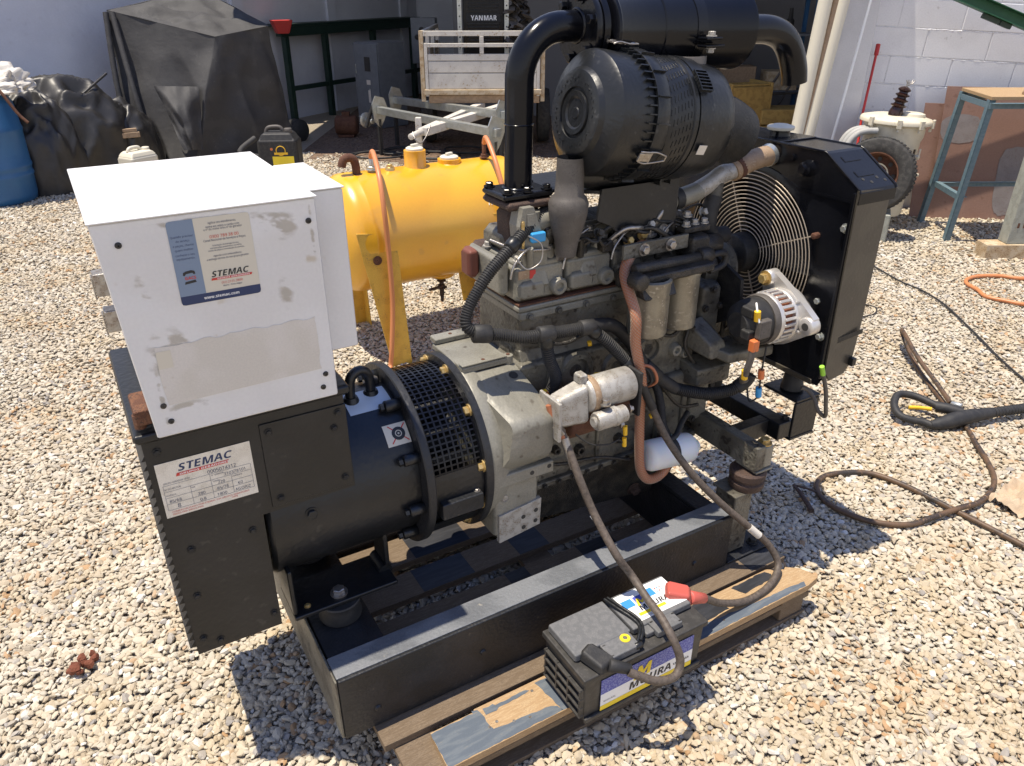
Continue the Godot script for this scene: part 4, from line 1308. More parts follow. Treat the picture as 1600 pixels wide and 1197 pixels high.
func looms() -> void:
	var A := [V(1.029, 1.226, .0), V(.959, 1.205, .03), V(.878, 1.161, .06), V(.804, 1.104, .07), V(.747, 1.037, .08), V(.732, .997, .09), V(.760, .971, .10)]
	part("wiring_loom", conduit(A, .0155), "rubber", G)
	part("wiring_loom", conduit([V(.76, .971, .1), V(.812, .962, .11), V(.873, .949, .13), V(.926, .950, .14)], .0165), "rubber", G)
	part("wiring_loom", conduit([V(.926, .95, .14), V(.98, .945, .14), V(1.043, .941, .14)], .0165), "rubber", G)
	part("wiring_loom", conduit([V(.926, .944, .14), V(.939, .879, .14), V(.967, .813, .13), V(.949, .757, .12)], .0165), "rubber", G)
	part("wiring_loom", conduit([V(1.069, .930, .14), V(1.108, .893, .16), V(1.165, .826, .18)], .0165), "rubber", G)
	part("wiring_loom", conduit([V(1.371, .683, .15), V(1.448, .664, .19), V(1.519, .669, .22), V(1.555, .688, .23)], .0185), "rubber", G)
	part("loom_sheath", hose([V(1.043, .941, .14), V(1.147, .919, .12), V(1.217, .853, .12), V(1.273, .765, .13), V(1.371, .683, .15)], .0185, 12), "rubber", G)
	part("loom_sheath", hose([V(1.54, .675, .225), V(1.565, .693, .232), V(1.575, .715, .235)], .021, 12), "rubber", G)
	part("wiring_loom", conduit([V(1.30, .728, .135), V(1.328, .650, .138), V(1.345, .570, .14), V(1.36, .527, .15)], .0125), "rubber", G)
	for e in [[V(.745, .975, .098), V(.79, .968, .107), .023], [V(.905, .952, .138), V(.95, .948, .142), .0205], [V(1.03, .942, .14), V(1.075, .938, .14), .0205], [V(.9265, .948, .14), V(.930, .915, .14), .0195], [V(1.06, .937, .14), V(1.082, .917, .148), .019], [V(1.155, .838, .176), V(1.175, .813, .183), .0185], [V(1.26, .78, .13), V(1.31, .73, .14), .0215], [V(.868, 1.155, .062), V(.893, 1.171, .055), .0185]]:
		var m := MB.new()
		m.cyl(e[0], e[1], e[2], -1, 16, .003)
		part("loom_joint", m, "plastic_black" if e[2] < .0205 else "rubber", G)
	var ch := V(1.55, .883, .23)
	part("charger_cable", hose([ch + V(-.047, -.03, .068), ch + V(-.052, -.07, .068), ch + V(-.053, -.125, .058), ch + V(-.03, -.165, .03), V(1.568, .70, .235)], .0095, 10), "rubber_grey", G)
	part("charger_wire", hose([ch + V(-.02, .068, .03), ch + V(-.043, .062, .056), ch + V(-.043, .03, .07)], .003, 7), "ink_white", G)
	part("charger_wire", hose([ch + V(.0, -.05, .07), ch + V(-.004, -.12, .071), ch + V(.008, -.18, .062), ch + V(.012, -.215, .058), ch + V(.0, -.235, .04), V(1.57, .685, .235)], .0026, 7), "rubber", G)
	part("oil_hose", hose([V(1.297, 1.10, .06), V(1.262, 1.105, .075), V(1.215, 1.088, .095), V(1.178, 1.05, .125), V(1.160, .974, .2), V(1.168, .889, .2), V(1.2, .769, .2), V(1.219, .671, .18), V(1.226, .564, .18), V(1.238, .47, .18), V(1.27, .42, .178), V(1.315, .408, .172), V(1.352, .422, .165), V(1.38, .45, .14)], .0135, 14, 8), "braid", G)
	# the braid of the hose: two sets of crossing threads
	for s in [1.0, -1.0]:
		var line := even(smooth([V(1.262, 1.105, .075), V(1.215, 1.088, .095), V(1.178, 1.05, .125), V(1.160, .974, .2), V(1.168, .889, .2), V(1.2, .769, .2), V(1.219, .671, .18), V(1.226, .564, .18), V(1.238, .47, .18), V(1.27, .42, .178), V(1.315, .408, .172), V(1.352, .422, .165)], 8), .004)
		var m := MB.new()
		for st in 9:
			var pts: Array = []
			for i in line.size():
				var d: Vector3 = (line[mini(i + 1, line.size() - 1)] - line[maxi(i - 1, 0)]).normalized()
				var x := d.cross(V(.3, .1, 1)).normalized()
				var y := d.cross(x)
				var a: float = s * i * .30 + TAU * st / 9.0
				pts.append(line[i] + (x * cos(a) + y * sin(a)) * .0137)
			m.tube(pts, .0007, 4, false)
		var o := part("hose_braid", m, "copper" if s > 0 else "wire_light", G)
		o.set_meta("kind", "stuff")
	var fit := MB.new()
	fit.cyl(V(1.297, 1.10, .06), V(1.30, 1.14, .06), .013, -1, 12)
	fit.hexbolt(V(1.30, 1.125, .06), V(0, 1, 0), .016, .02)
	part("hose_fitting", fit, "steel", G)
	for e in [[V(.94, .765, .135), V(.925, .79, .14)], [V(.925, .745, .15), V(.915, .775, .15)], [V(1.20, .815, .2), V(1.18, .80, .205)], [V(1.09, .868, .095), V(1.10, .87, .1)], [V(1.30, .60, .13), V(1.32, .61, .14)], [V(1.11, .80, .16), V(1.07, .806, .16)]]:
		part("terminal_cap", cyl(e[0], e[1], .008, 12, .002), "yellow_tag", G)
	part("terminal_wire", hose([V(.955, .75, .12), V(.94, .775, .14), V(.925, .765, .145), V(.93, .79, .15)], .003, 6), "orange", G)
	for k in 4:
		part("loom_wire", hose([V(1.168, .822, .18), V(1.19 + .008 * k, .80 + .006 * k, .19 + .008 * k), V(1.2 + .01 * k, .775, .20 + .008 * k), V(1.185 + .01 * k, .745, .19)], .0045, 7), "rubber" if k < 3 else "copper", G)
	for e in [[V(1.022, 1.243, -.005), "orange"], [V(1.03, 1.228, .012), "yellow_tag"]]:
		part("terminal_cap", cyl(e[0] + V(-.01, -.01, .0), e[0] + V(.018, .002, 0), .0055, 10), e[1], G)
	part("cable_tie", hose([V(.905, 1.19, .09), V(.93, 1.17, .11), V(.925, 1.13, .115), V(.89, 1.115, .11), V(.87, 1.14, .095)], .002, 6), "steel", G)

func exhaust() -> void:
	var f := MB.new()
	f.box(V(-.072, 0, -.06), V(.072, .018, .06), .007, Transform3D(Basis(), V(.953, 1.2555, -.04)))
	part("pipe_flange", f, "black_gloss", G)
	for e in [[-.056, .045], [.056, .045], [-.056, -.045], [.056, -.045], [-.003, .05]]:
		part("bolt", bolt(V(.953 + e[0], 1.2735, -.04 + e[1]), V(0, 1, 0), .010, .012), "black_gloss", G)
	var line: Array = [V(.953, 1.27, -.04), V(.956, 1.4, -.04), V(.957, 1.515, -.04)]
	for k in 13:
		var a := PI * .5 * (k + 1) / 13.0
		line.append(V(.957 + .115 * (1 - cos(a)), 1.52 + .115 * sin(a), -.04))
	line.append(V(1.122, 1.6355, -.04))
	var p := MB.new()
	p.tube(line, .0345, 36)
	part("exhaust_pipe", p, "black_gloss", G)
	var weld := MB.new()
	weld.ring(V(.953, 1.275, -.04), V(0, 1, 0), .036, .0045, 40)
	weld.ring(V(.9565, 1.425, -.04), V(0, 1, 0), .0345, .0022, 40)
	weld.ring(V(1.113, 1.6355, -.04), V(1, 0, 0), .036, .0045, 40)
	part("weld_bead", weld, "black_gloss", G)
	var fl := MB.new()
	var xf := MB.along(V(0, 1.632, -.038), V(1, 1.630, -.036))
	fl.rev([Vector2(0, 1.113), Vector2(.083, 1.113), Vector2(.086, 1.116), Vector2(.086, 1.127), Vector2(.084, 1.130), Vector2(0, 1.130)], xf, 56)
	part("muffler_flange", fl, "black_gloss", G)
	fl = MB.new()
	fl.rev([Vector2(0, 1.1325), Vector2(.086, 1.1325), Vector2(.088, 1.136), Vector2(.088, 1.148), Vector2(.06, 1.15), Vector2(.06, 1.165), Vector2(0, 1.165)], xf, 56)
	part("muffler_flange", fl, "black_gloss", G)
	for k in 6:
		var a := TAU * (k + .3) / 6.0
		var c := V(1.113, 1.631 + sin(a) * .068, -.036 + cos(a) * .068)
		part("bolt", bolt(c, V(-1, 0, 0), .011, .015), "black_gloss", G)
	var b := MB.new()
	var xm := MB.along(V(0, 1.643, -.035), V(1, 1.6265, -.03))
	b.rev([Vector2(.05, 1.160), Vector2(.088, 1.160), Vector2(.097, 1.163), Vector2(.099, 1.168), Vector2(.096, 1.174), Vector2(.0955, 1.30), Vector2(.0985, 1.302), Vector2(.0985, 1.306), Vector2(.0955, 1.308), Vector2(.0955, 1.59), Vector2(.099, 1.596), Vector2(.099, 1.602), Vector2(.094, 1.606), Vector2(.06, 1.622), Vector2(.035, 1.626)], xm, 72)
	part("muffler", b, "black_gloss", G)
	var s := MB.new()
	s.rev([Vector2(.0958, 1.40), Vector2(.0978, 1.4005), Vector2(.0978, 1.432), Vector2(.0958, 1.4325)], xm, 64)
	s.box(V(1.398, 1.585, .07), V(1.46, 1.591, .105), .002)
	s.box(V(1.398, 1.602, .07), V(1.45, 1.608, .105), .002)
	s.box(V(1.40, 1.30, -.06), V(1.435, 1.56, -.045), .002)
	part("muffler_strap", s, "black_gloss", G)
	for y in [1.609, 1.584]:
		part("bolt", bolt(V(1.425, y, .09), V(0, 1 if y > 1.6 else -1, 0), .009, .012), "silver", G)
	var tail: Array = smooth([V(1.60, 1.617, -.03), V(1.68, 1.615, -.03), V(1.745, 1.612, -.03), V(1.80, 1.595, -.03), V(1.84, 1.56, -.03), V(1.868, 1.51, -.03), V(1.878, 1.47, -.03)], 6)
	var t := MB.new()
	t.tube(tail, .0375, 32, false)
	t.tube(tail, .0345, 32, false)
	part("tail_pipe", t, "black_gloss", G)

func air_cleaner() -> void:
	var p0 := V(1.045, 1.456, .06)
	var p1 := V(1.43, 1.408, .06)
	var xf := MB.along(p0, p1)
	xf.basis = Basis(xf.basis.x * .97, xf.basis.y, xf.basis.z * .97)
	var cap := MB.new()
	cap.rev([Vector2(0, .004), Vector2(.012, .004), Vector2(.014, .006), Vector2(.033, .006), Vector2(.038, .002), Vector2(.050, .0), Vector2(.052, .006), Vector2(.058, .006), Vector2(.060, .001), Vector2(.092, -.001), Vector2(.099, .002), Vector2(.104, .010), Vector2(.106, .014), Vector2(.140, .030), Vector2(.1465, .037), Vector2(.148, .044), Vector2(.1465, .10), Vector2(.1475, .125)], xf, 80, 0, TAU, .88)
	part("end_cap", cap, "plastic_black", G)
	var emb := MB.new()
	for k in 44:
		if k % 11 > 8:
			continue
		var a := TAU * k / 44.0
		var d: Vector3 = xf.basis.x * cos(a) + xf.basis.z * sin(a)
		emb.box(V(-.003, -.0012, -.002), V(.003 - .002 * (k % 3), .0012, .002), 0.0, Transform3D(Basis(d.cross(xf.basis.y), xf.basis.y, d), p0 + d * (.080 if k % 2 else .076)))
	var eo := part("embossing", emb, "plastic_black", G)
	eo.set_meta("kind", "stuff")
	var ring := MB.new()
	ring.rev([Vector2(.147, .126), Vector2(.157, .126), Vector2(.158, .128), Vector2(.158, .16), Vector2(.156, .163), Vector2(.147, .163)], xf, 80)
	part("clamp_ring", ring, "plastic_black", G)
	for k in 48:
		var a := TAU * k / 48.0
		var d: Vector3 = xf.basis.x * cos(a) + xf.basis.z * sin(a)
		var s := MB.new()
		s.box(V(-.0016, .103, -.004), V(.0016, .127, .0085), 0.0, Transform3D(Basis(d.cross(xf.basis.y), xf.basis.y, -d), p0 + d * .152))
		if k % 3 == 0:
			s.box(V(-.0012, .126, -.012), V(.0012, .1625, -.005), 0.0, Transform3D(Basis(d.cross(xf.basis.y), xf.basis.y, -d), p0 + d * .152))
		part("ring_rib", s, "plastic_black", G)
	var body := MB.new()
	body.rev([Vector2(.147, .164), Vector2(.1485, .166), Vector2(.148, .245), Vector2(.1515, .247), Vector2(.1515, .258), Vector2(.148, .26), Vector2(.1465, .31), Vector2(.144, .36), Vector2(.140, .383), Vector2(.132, .393), Vector2(.07, .396), Vector2(0, .396)], xf, 80)
	part("filter_housing", body, "plastic_black", G)
	for row in 7:
		for k in 34:
			if (k + row) % 11 == 0:
				continue
			var a := TAU * k / 34.0 + row * .03
			var d: Vector3 = xf.basis.x * cos(a) + xf.basis.z * sin(a)
			if d.z < -.45 and d.y < .3:
				continue
			var s := MB.new()
			s.box(V(-.009, .173 + row * .0105, -.001), V(.007, .1755 + row * .0105, .003), 0.0008, Transform3D(Basis(d.cross(xf.basis.y), xf.basis.y, -d), p0 + d * .149))
			part("housing_rib", s, "plastic_black", G)
	var strap := MB.new()
	strap.rev([Vector2(.149, .262), Vector2(.1525, .262), Vector2(.1525, .302), Vector2(.149, .304)], xf, 64)
	part("mounting_strap", strap, "plastic_black", G)
	var gr := MB.new()
	for k in 7:
		var a := deg_to_rad(48.0 - k * 3.0)
		var d := V(0, sin(a), cos(a))
		gr.box(V(-.0012, .262, -.014), V(.0012, .298, -.0025), 0.0, Transform3D(Basis(d.cross(xf.basis.y).normalized(), xf.basis.y, -d), p0 + d * .1515))
	for e in [.262, .298]:
		for k in 6:
			var a := deg_to_rad(48.0 - k * 3.0 - 1.5)
			var d := V(0, sin(a), cos(a))
			gr.box(V(-.005, e, -.014), V(.005, e + .002, -.0025), 0.0, Transform3D(Basis(d.cross(xf.basis.y).normalized(), xf.basis.y, -d), p0 + d * .1515))
	part("strap_buckle", gr, "plastic_black", G)
	var lb := MB.new()
	lb.box(V(-.012, .266, -.0045), V(.012, .291, -.0035), 0.0, Transform3D(Basis(V(0, -.35, .94).cross(xf.basis.y).normalized() * -1.0, xf.basis.y, -V(0, -.35, .94)), p0 + V(0, -.35, .94) * .1505))
	part("worn_label", lb, "old_paper", G)
	var legs := MB.new()
	for x in [1.30, 1.335]:
		legs.box(V(x, 1.262, .01), V(x + .006, 1.33, .09), .002)
	for y in [1.275, 1.30]:
		legs.box(V(1.30, y, .012), V(1.341, y + .005, .092), .001)
	part("mounting_foot", legs, "plastic_black", G)
	# wire clips on the clamp ring
	for a in [deg_to_rad(-28.0), deg_to_rad(86.0)]:
		var d := V(0, sin(a), cos(a))
		var t: Vector3 = d.cross(xf.basis.y).normalized()
		var o: Vector3 = p0 + d * .158
		var y: Vector3 = xf.basis.y
		var w := MB.new()
		for s in [-1.0, 1.0]:
			w.tube(smooth([o + y * .09 + t * .012 * s, o + y * .105 + t * .015 * s + d * .006, o + y * .135 + t * .014 * s + d * .004, o + y * .165 + t * .006 * s + d * .006], 5), .0022, 7)
		w.tube([o + y * .165 - t * .007 + d * .006, o + y * .165 + t * .007 + d * .006], .0022, 7)
		w.tube([o + y * .12 - t * .016 + d * .004, o + y * .12 + t * .016 + d * .004], .0028, 7)
		w.box(V(-.011, .086, -.004), V(.011, .118, .001), .001, Transform3D(Basis(t, y, -d), p0 + d * .16))
		part("wire_clip", w, "steel", G)
	# intake stub on top, and the outlet that runs to the rear
	var st := MB.new()
	var sx := V(1.385, 1.538, .05)
	st.rev([Vector2(.05, -.05), Vector2(.05, .026), Vector2(.0485, .028), Vector2(.044, .026), Vector2(.044, -.01), Vector2(0, -.01)], Transform3D(Basis(), sx), 36)
	part("intake_stub", st, "rubber_grey", G)
	var ou := MB.new()
	ou.tube(smooth([p0 + xf.basis.y * .38, p0 + xf.basis.y * .43 + V(0, -.005, -.005), p0 + xf.basis.y * .49 + V(0, -.012, -.015), p0 + xf.basis.y * .55 + V(0, -.03, -.03)], 5), .082, 40)
	part("outlet_duct", ou, "black_cast", G)
	var gauge := MB.new()
	gauge.rev([Vector2(0, 0), Vector2(.016, 0), Vector2(.016, .05), Vector2(.02, .05), Vector2(.02, .056), Vector2(0, .058)], Transform3D(Basis(), V(1.53, 1.49, -.03)), 22)
	part("restriction_gauge", gauge, "clear_plastic", G)
	var gi := MB.new()
	gi.rev([Vector2(0, -.06), Vector2(.012, -.06), Vector2(.014, .0), Vector2(.012, .03), Vector2(0, .03)], Transform3D(Basis(), V(1.53, 1.49, -.03)), 16)
	part("gauge_core", gi, "rubber_grey", G)

func radiator() -> void:
	var x := 1.775
	var c := V(x, .99, -.01)
	# the shroud: a plate with a round opening and a rolled lip
	var m := MB.new()
	for k in 96:
		var q: Array = []
		for a in [TAU * k / 96.0, TAU * (k + 1) / 96.0]:
			var d := Vector2(cos(a), sin(a))
			var tz: float = (.333 - c.z if d.x > 0 else .37 + c.z) / maxf(absf(d.x), .001)
			var ty: float = (1.236 - c.y if d.y > 0 else c.y - .66) / maxf(absf(d.y), .001)
			var e: Vector2 = d * minf(tz, ty)
			q.append(V(x, c.y + e.y, c.z + e.x))
			q.append(V(x - .012, c.y + d.y * .262, c.z + d.x * .262))
			q.append(V(x - .02, c.y + d.y * .248, c.z + d.x * .248))
			q.append(V(x - .01, c.y + d.y * .243, c.z + d.x * .243))
			q.append(V(x + .02, c.y + d.y * .243, c.z + d.x * .243))
		var n := [V(-1, 0, 0), V(-1, 0, 0), V(-.9, 0, 0), V(-.3, 0, 0), V(0, 0, 0)]
		for i in 4:
			var N: Array = []
			for s in [[0, i], [1, i], [1, i + 1], [0, i + 1]]:
				var a: float = TAU * (k + s[0]) / 96.0
				var amount: float = [0.0, -.25, -.1, .9, 1.0][s[1]]
				var inward := V(0, -sin(a), -cos(a)) * amount
				N.append((n[s[1]] + inward).normalized())
			m.quadn([q[i], q[5 + i], q[5 + i + 1], q[i + 1]], N)
	part("fan_shroud", m, "black_gloss", G)
	var core := box(V(1.815, .67, -.35), V(1.875, 1.236, .31), .002)
	part("radiator_core", core, "core_black", G)
	for k in 36:
		part("radiator_fin", box(V(1.811, .685 + k * .0152, -.34), V(1.8148, .687 + k * .0152, .30)), "core_black", G)
	var side := MB.new()
	for z in [V(.3335, .3385, 0), V(-.378, -.373, 0)]:
		var pl: Array = [Vector2(1.762, 1.243), Vector2(1.895, 1.236), Vector2(1.893, .84), Vector2(1.885, .725), Vector2(1.86, .69), Vector2(1.80, .68), Vector2(1.772, .715)]
		side.prism(pl, .006, Transform3D(Basis(), V(0, 0, z.x)))
	side.box(V(1.77, .655, -.37), V(1.895, .674, .30), .004)
	part("side_panel", side, "panel_brown", G)
	var fl := MB.new()
	fl.box(V(1.758, .69, .322), V(1.775, 1.236, .334), .003)
	part("edge_flange", fl, "black_gloss", G)
	var step := MB.new()
	step.hexa([V(1.80, .80, .3398), V(1.81, .80, .3398), V(1.80, .818, .3398), V(1.81, .818, .3398), V(1.885, .815, .349), V(1.895, .815, .349), V(1.885, .83, .349), V(1.895, .83, .349)], .001)
	step.box(V(1.868, .715, .3398), V(1.886, .74, .356), .002)
	part("panel_step", step, "black_paint", G)
	# top tank with its sloping shoulder
	var tk := MB.new()
	var prof: Array = [Vector2(-.385, 1.20), Vector2(-.385, 1.24), Vector2(-.255, 1.322), Vector2(.208, 1.322), Vector2(.218, 1.318), Vector2(.336, 1.243), Vector2(.341, 1.235), Vector2(.341, 1.205)]
	tk.prism(prof, .148, Transform3D(Basis(V(0, 0, 1), V(0, 1, 0), V(1, 0, 0)), V(1.766, 0, 0)))
	part("top_tank", tk, "black_gloss", G)
	var rim := MB.new()
	for i in range(1, 6):
		for xx in [1.767, 1.913]:
			rim.tube([V(xx, prof[i].y, prof[i].x), V(xx, prof[i + 1].y, prof[i + 1].x)], .0035, 8)
	part("tank_rim", rim, "black_gloss", G)
	var pads := MB.new()
	var sl := Vector2(.336 - .218, 1.243 - 1.318).normalized()
	for e in [[.028, .0], [.085, .0]]:
		var o := V(1.80, 1.318 + sl.y * e[0], .218 + sl.x * e[0])
		pads.box(V(0, -.002, -.011), V(.068, .0022, .011), .002, Transform3D(Basis(V(1, 0, 0), V(0, sl.x, -sl.y), V(0, sl.y, sl.x)), o))
	part("raised_pad", pads, "black_gloss", G)
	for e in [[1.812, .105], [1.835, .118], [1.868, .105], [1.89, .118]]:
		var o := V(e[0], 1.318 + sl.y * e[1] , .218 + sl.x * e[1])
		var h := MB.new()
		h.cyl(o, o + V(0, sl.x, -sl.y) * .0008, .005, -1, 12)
		part("bolt_hole_disc", h, "hole_shade_and_dark", G)  # surface discs, coloured as dark as a shaded hole
	var seam := MB.new()
	seam.box(V(1.764, 1.322, -.012), V(1.916, 1.3265, .055), .002)
	seam.box(V(1.7635, 1.206, -.385), V(1.7655, 1.214, .34))
	part("tank_seam", seam, "black_gloss", G)
	var nk := MB.new()
	nk.rev([Vector2(.024, 1.3268), Vector2(.03, 1.3268), Vector2(.028, 1.335), Vector2(.028, 1.345), Vector2(0, 1.345)], Transform3D(Basis(), V(1.84, 0, -.018)), 28)
	part("filler_neck", nk, "black_gloss", G)
	var cp := MB.new()
	cp.rev([Vector2(.02, 1.344), Vector2(.038, 1.344), Vector2(.0395, 1.347), Vector2(.0395, 1.352), Vector2(.036, 1.3545), Vector2(.026, 1.3555), Vector2(.022, 1.3585), Vector2(0, 1.3585)], Transform3D(Basis(), V(1.84, 0, -.018)), 36)
	part("radiator_cap", cp, "ivory", G)
	var nl := MB.new()
	nl.rev([Vector2(.024, -.05), Vector2(.024, -.03), Vector2(.027, -.028), Vector2(.027, -.018), Vector2(.03, .012), Vector2(0, .012)], MB.along(V(1.765, 1.281, .025), V(2, 1.281, .025)), 28)
	part("inlet_neck", nl, "black_gloss", G)
	var bs := MB.new()
	bs.rev([Vector2(0, -.03), Vector2(.012, -.03), Vector2(.014, -.02), Vector2(.02, -.018), Vector2(.02, -.01), Vector2(.024, .002), Vector2(0, .002)], MB.along(V(1.765, 1.27, .165), V(2, 1.27, .165)), 22)
	bs.cyl(V(1.758, 1.29, .105), V(1.768, 1.29, .105), .01, -1, 14)
	part("tank_boss", bs, "black_gloss", G)
	# wire guard in front of the fan
	for k in 17:
		var r := .055 + k * .0117
		var g := MB.new()
		g.ring(V(1.748 + .006 * (k / 16.0), c.y, c.z), V(1, 0, 0), r, .0017, 72, 5)
		part("guard_ring", g, "wire_light", G)
	for k in 4:
		var a := TAU * k / 4.0 + .42
		var g := MB.new()
		g.tube([V(1.752, c.y + sin(a) * .05, c.z + cos(a) * .05), V(1.757, c.y + sin(a) * .27, c.z + cos(a) * .27)], .0025, 6)
		part("guard_bar", g, "wire_light", G)
		var q := V(1.757, c.y + sin(a) * .268, c.z + cos(a) * .268)
		part("guard_stud", cyl(q + V(-.012, 0, 0), q + V(.012, 0, 0), .009, 14, .002), "rust", G)
	for k in 6:
		var a := TAU * k / 6.0 + .2
		var d := V(0, sin(a), cos(a))
		var t := V(0, cos(a), -sin(a))
		var b := MB.new()
		var g: Array = []
		for i in 7:
			var r := lerpf(.05, .232, i / 6.0)
			var w := lerpf(.03, .062, i / 6.0)
			var row: Array = []
			for j in 5:
				var u := j / 4.0 - .5
				row.append(V(1.788 + u * .034, c.y, c.z) + d * r + t * (u * 2 * w) + V(.006 * (1 - 4 * u * u), 0, 0))
			g.append(row)
		b.sheet(g)
		part("fan_blade", b, "black_cast", G)
	var hub := MB.new()
	hub.cyl(V(1.70, c.y, c.z), V(1.80, c.y, c.z), .06, .06, 28, .006)
	hub.cyl(V(1.60, .965, -.01), V(1.705, .985, -.01), .024, -1, 16)
	part("fan_hub", hub, "black_cast", G)
	for p in [V(1.7745, 1.136, .312), V(1.7745, .814, .300), V(1.7745, .915, .272)]:
		var b := MB.new()
		b.hexbolt(p, V(-1, 0, 0), .0095, .014)
		part("bolt", b, "zinc", G)
	part("drain_hose", hose([V(1.748, .72, .352), V(1.775, .66, .352), V(1.80, .60, .345), V(1.822, .55, .335), V(1.808, .565, .318), V(1.802, .60, .30), V(1.79, .625, .28), V(1.77, .634, .27)], .0062, 8), "rubber_grey", G)
	part("hose_end", cyl(V(1.735, .748, .352), V(1.748, .718, .352), .0072, 10), "green_tag", G)

# ---------- battery, cables, bottle, pallet ----------
func battery_and_cables() -> void:
	var o := V(.937, .1325, .512)
	var b := thing("car_battery", "black twelve-volt battery with blue and yellow label at the near edge of the pallet", "battery", o)
	var lo := V(.758, .1325, .425)
	var hi := V(1.13, .268, .598)
	var m := MB.new()
	m.hexa([V(lo.x + .004, lo.y, lo.z + .004), V(hi.x - .004, lo.y, lo.z + .004), V(lo.x, hi.y, lo.z), V(hi.x, hi.y, lo.z), V(lo.x + .004, lo.y, hi.z - .004), V(hi.x - .004, lo.y, hi.z - .004), V(lo.x, hi.y, hi.z), V(hi.x, hi.y, hi.z)], .004)
	m.box(V(lo.x + .002, lo.y + .001, hi.z - .004), V(hi.x - .002, lo.y + .016, hi.z + .006), .003)
	part("case", m, "battery_grey", b)
	var rim := MB.new()
	rim.box(V(lo.x - .008, .268, lo.z - .006), V(hi.x + .006, .286, hi.z + .008), .004)
	part("lid_rim", rim, "battery_grey", b)
	var lid := MB.new()
	lid.box(V(lo.x + .004, .286, lo.z + .003), V(lo.x + .172, .310, lo.z + .125), .005)
	lid.box(V(lo.x + .178, .286, lo.z + .003), V(hi.x - .005, .3075, lo.z + .125), .005)
	part("lid", lid, "battery_lid", b)
	var cov := MB.new()
	cov.box(V(lo.x + .075, .286, lo.z + .12), V(lo.x + .165, .308, lo.z + .172), .004)
	cov.box(V(lo.x + .225, .286, lo.z + .12), V(lo.x + .305, .306, lo.z + .164), .004)
	cov.box(V(lo.x + .20, .286, lo.z + .10), V(lo.x + .227, .302, lo.z + .15), .004)
	part("vent_cover", cov, "battery_lid", b)
	for p in [[.083, .130], [.083, .166], [.157, .166], [.232, .126], [.298, .130], [.298, .158]]:
		part("notch", box(V(lo.x + p[0] - .004, .3065, lo.z + p[1] - .0012), V(lo.x + p[0] + .004, .3084, lo.z + p[1] + .0012)), "hole_shade_and_dark", b)
	var hd := MB.new()
	for s in [0.0, .010]:
		hd.tube(smooth([V(lo.x + .176 + s, .312, lo.z + .006), V(lo.x + .184 + s, .314, lo.z + .05), V(lo.x + .196 + s, .313, lo.z + .095), V(lo.x + .196 + s * .8, .311, lo.z + .125), V(lo.x + .178 + s, .308, lo.z + .146), V(lo.x + .163 + s, .304, lo.z + .158)], 5), .0042, 8)
	part("carry_handle", hd, "plastic_black", b)
	part("handle_pivot", cyl(V(lo.x + .150, .30, lo.z + .165), V(lo.x + .172, .30, lo.z + .165), .009, 14, .002), "plastic_black", b)
	var eye := MB.new()
	eye.rev([Vector2(.006, .3084), Vector2(.006, .3105), Vector2(.0125, .3105), Vector2(.0135, .3084)], Transform3D(Basis(), V(lo.x + .142, 0, lo.z + .137)), 26)
	part("charge_eye", eye, "ink_yellow", b)
	part("charge_eye_glass", cyl(V(lo.x + .142, .3083, lo.z + .137), V(lo.x + .142, .3092, lo.z + .137), .006, 16), "olive_dirty", b)
	# the ribbed end
	for k in 4:
		var y := .150 + k * .0285
		part("case_rib", box(V(lo.x - .0105, y, lo.z + .01), V(lo.x + .004, y + .006, hi.z - .004), .0012), "battery_grey", b)
	for k in 4:
		var z: float = lo.z + .012 + k * .05
		part("case_rib", box(V(lo.x - .0095, .15, z), V(lo.x + .004, .244, z + .006), .0012), "battery_grey", b)
	# label on the front
	var f := MB.new()
	var z := hi.z + .0012
	f.box(V(.806, .150, z), V(1.096, .252, z + .0006))
	var fl := part("front_label", f, "battery_print", b)
	tag(fl, "blue, white and yellow front label")
	z += .0008
	part("label_band", box(V(.806, .150, z), V(1.096, .165, z + .0004)), "ink_yellow", fl)
	part("label_field", box(V(.806, .166, z), V(1.096, .204, z + .0003)), "ink_white", fl)
	var mm := MB.new()
	mm.prism([Vector2(.905, .197), Vector2(.917, .197), Vector2(.924, .222), Vector2(.930, .205), Vector2(.936, .205), Vector2(.948, .224), Vector2(.945, .200), Vector2(.956, .200), Vector2(.960, .240), Vector2(.950, .240), Vector2(.935, .219), Vector2(.929, .238), Vector2(.920, .238)], .0003, Transform3D(Basis(), V(0, 0, z + .0006)))
	part("label_emblem", mm, "ink_yellow", fl)
	var wd := MB.new()
	write_on(wd, "MOURA", .0235, V(.893, .1725, z + .0011), V(1, 0, 0), V(0, 1, 0), .15, true, 1.15)
	write_on(wd, "12V  100Ah", .0075, V(1.032, .180, z + .0011), V(1, 0, 0), V(0, 1, 0), 0, true)
	write_on(wd, "RECICLÁVEL", .005, V(.815, .176, z + .0011), V(1, 0, 0), V(0, 1, 0))
	part("label_print", wd, "ink_black", fl)
	# label on the lid
	var t := MB.new()
	var x0: float = lo.x + .192
	var tl := MB.new()
	tl.box(V(x0 + .008, .3078, lo.z + .012), V(hi.x - .010, .3082, lo.z + .112))
	var top := part("top_label", tl, "ink_white", b)
	tag(top, "white, blue and yellow lid label")
	for e in [[.012, .046, "ink_battery_sky"], [.05, .084, "ink_battery_blue"]]:
		part("label_field", box(V(x0 + e[0], .3083, lo.z + .035), V(x0 + e[1] - .002, .3085, lo.z + .062)), e[2], top)
	part("label_field", box(V(x0 + .086, .3083, lo.z + .028), V(x0 + .116, .3085, lo.z + .055)), "ink_battery_sky", top)
	part("label_band", box(V(x0 + .03, .3083, lo.z + .088), V(x0 + .115, .3085, lo.z + .098)), "ink_yellow", top)
	var rw := V(1, 0, 0)
	var uw := V(0, 0, -1)
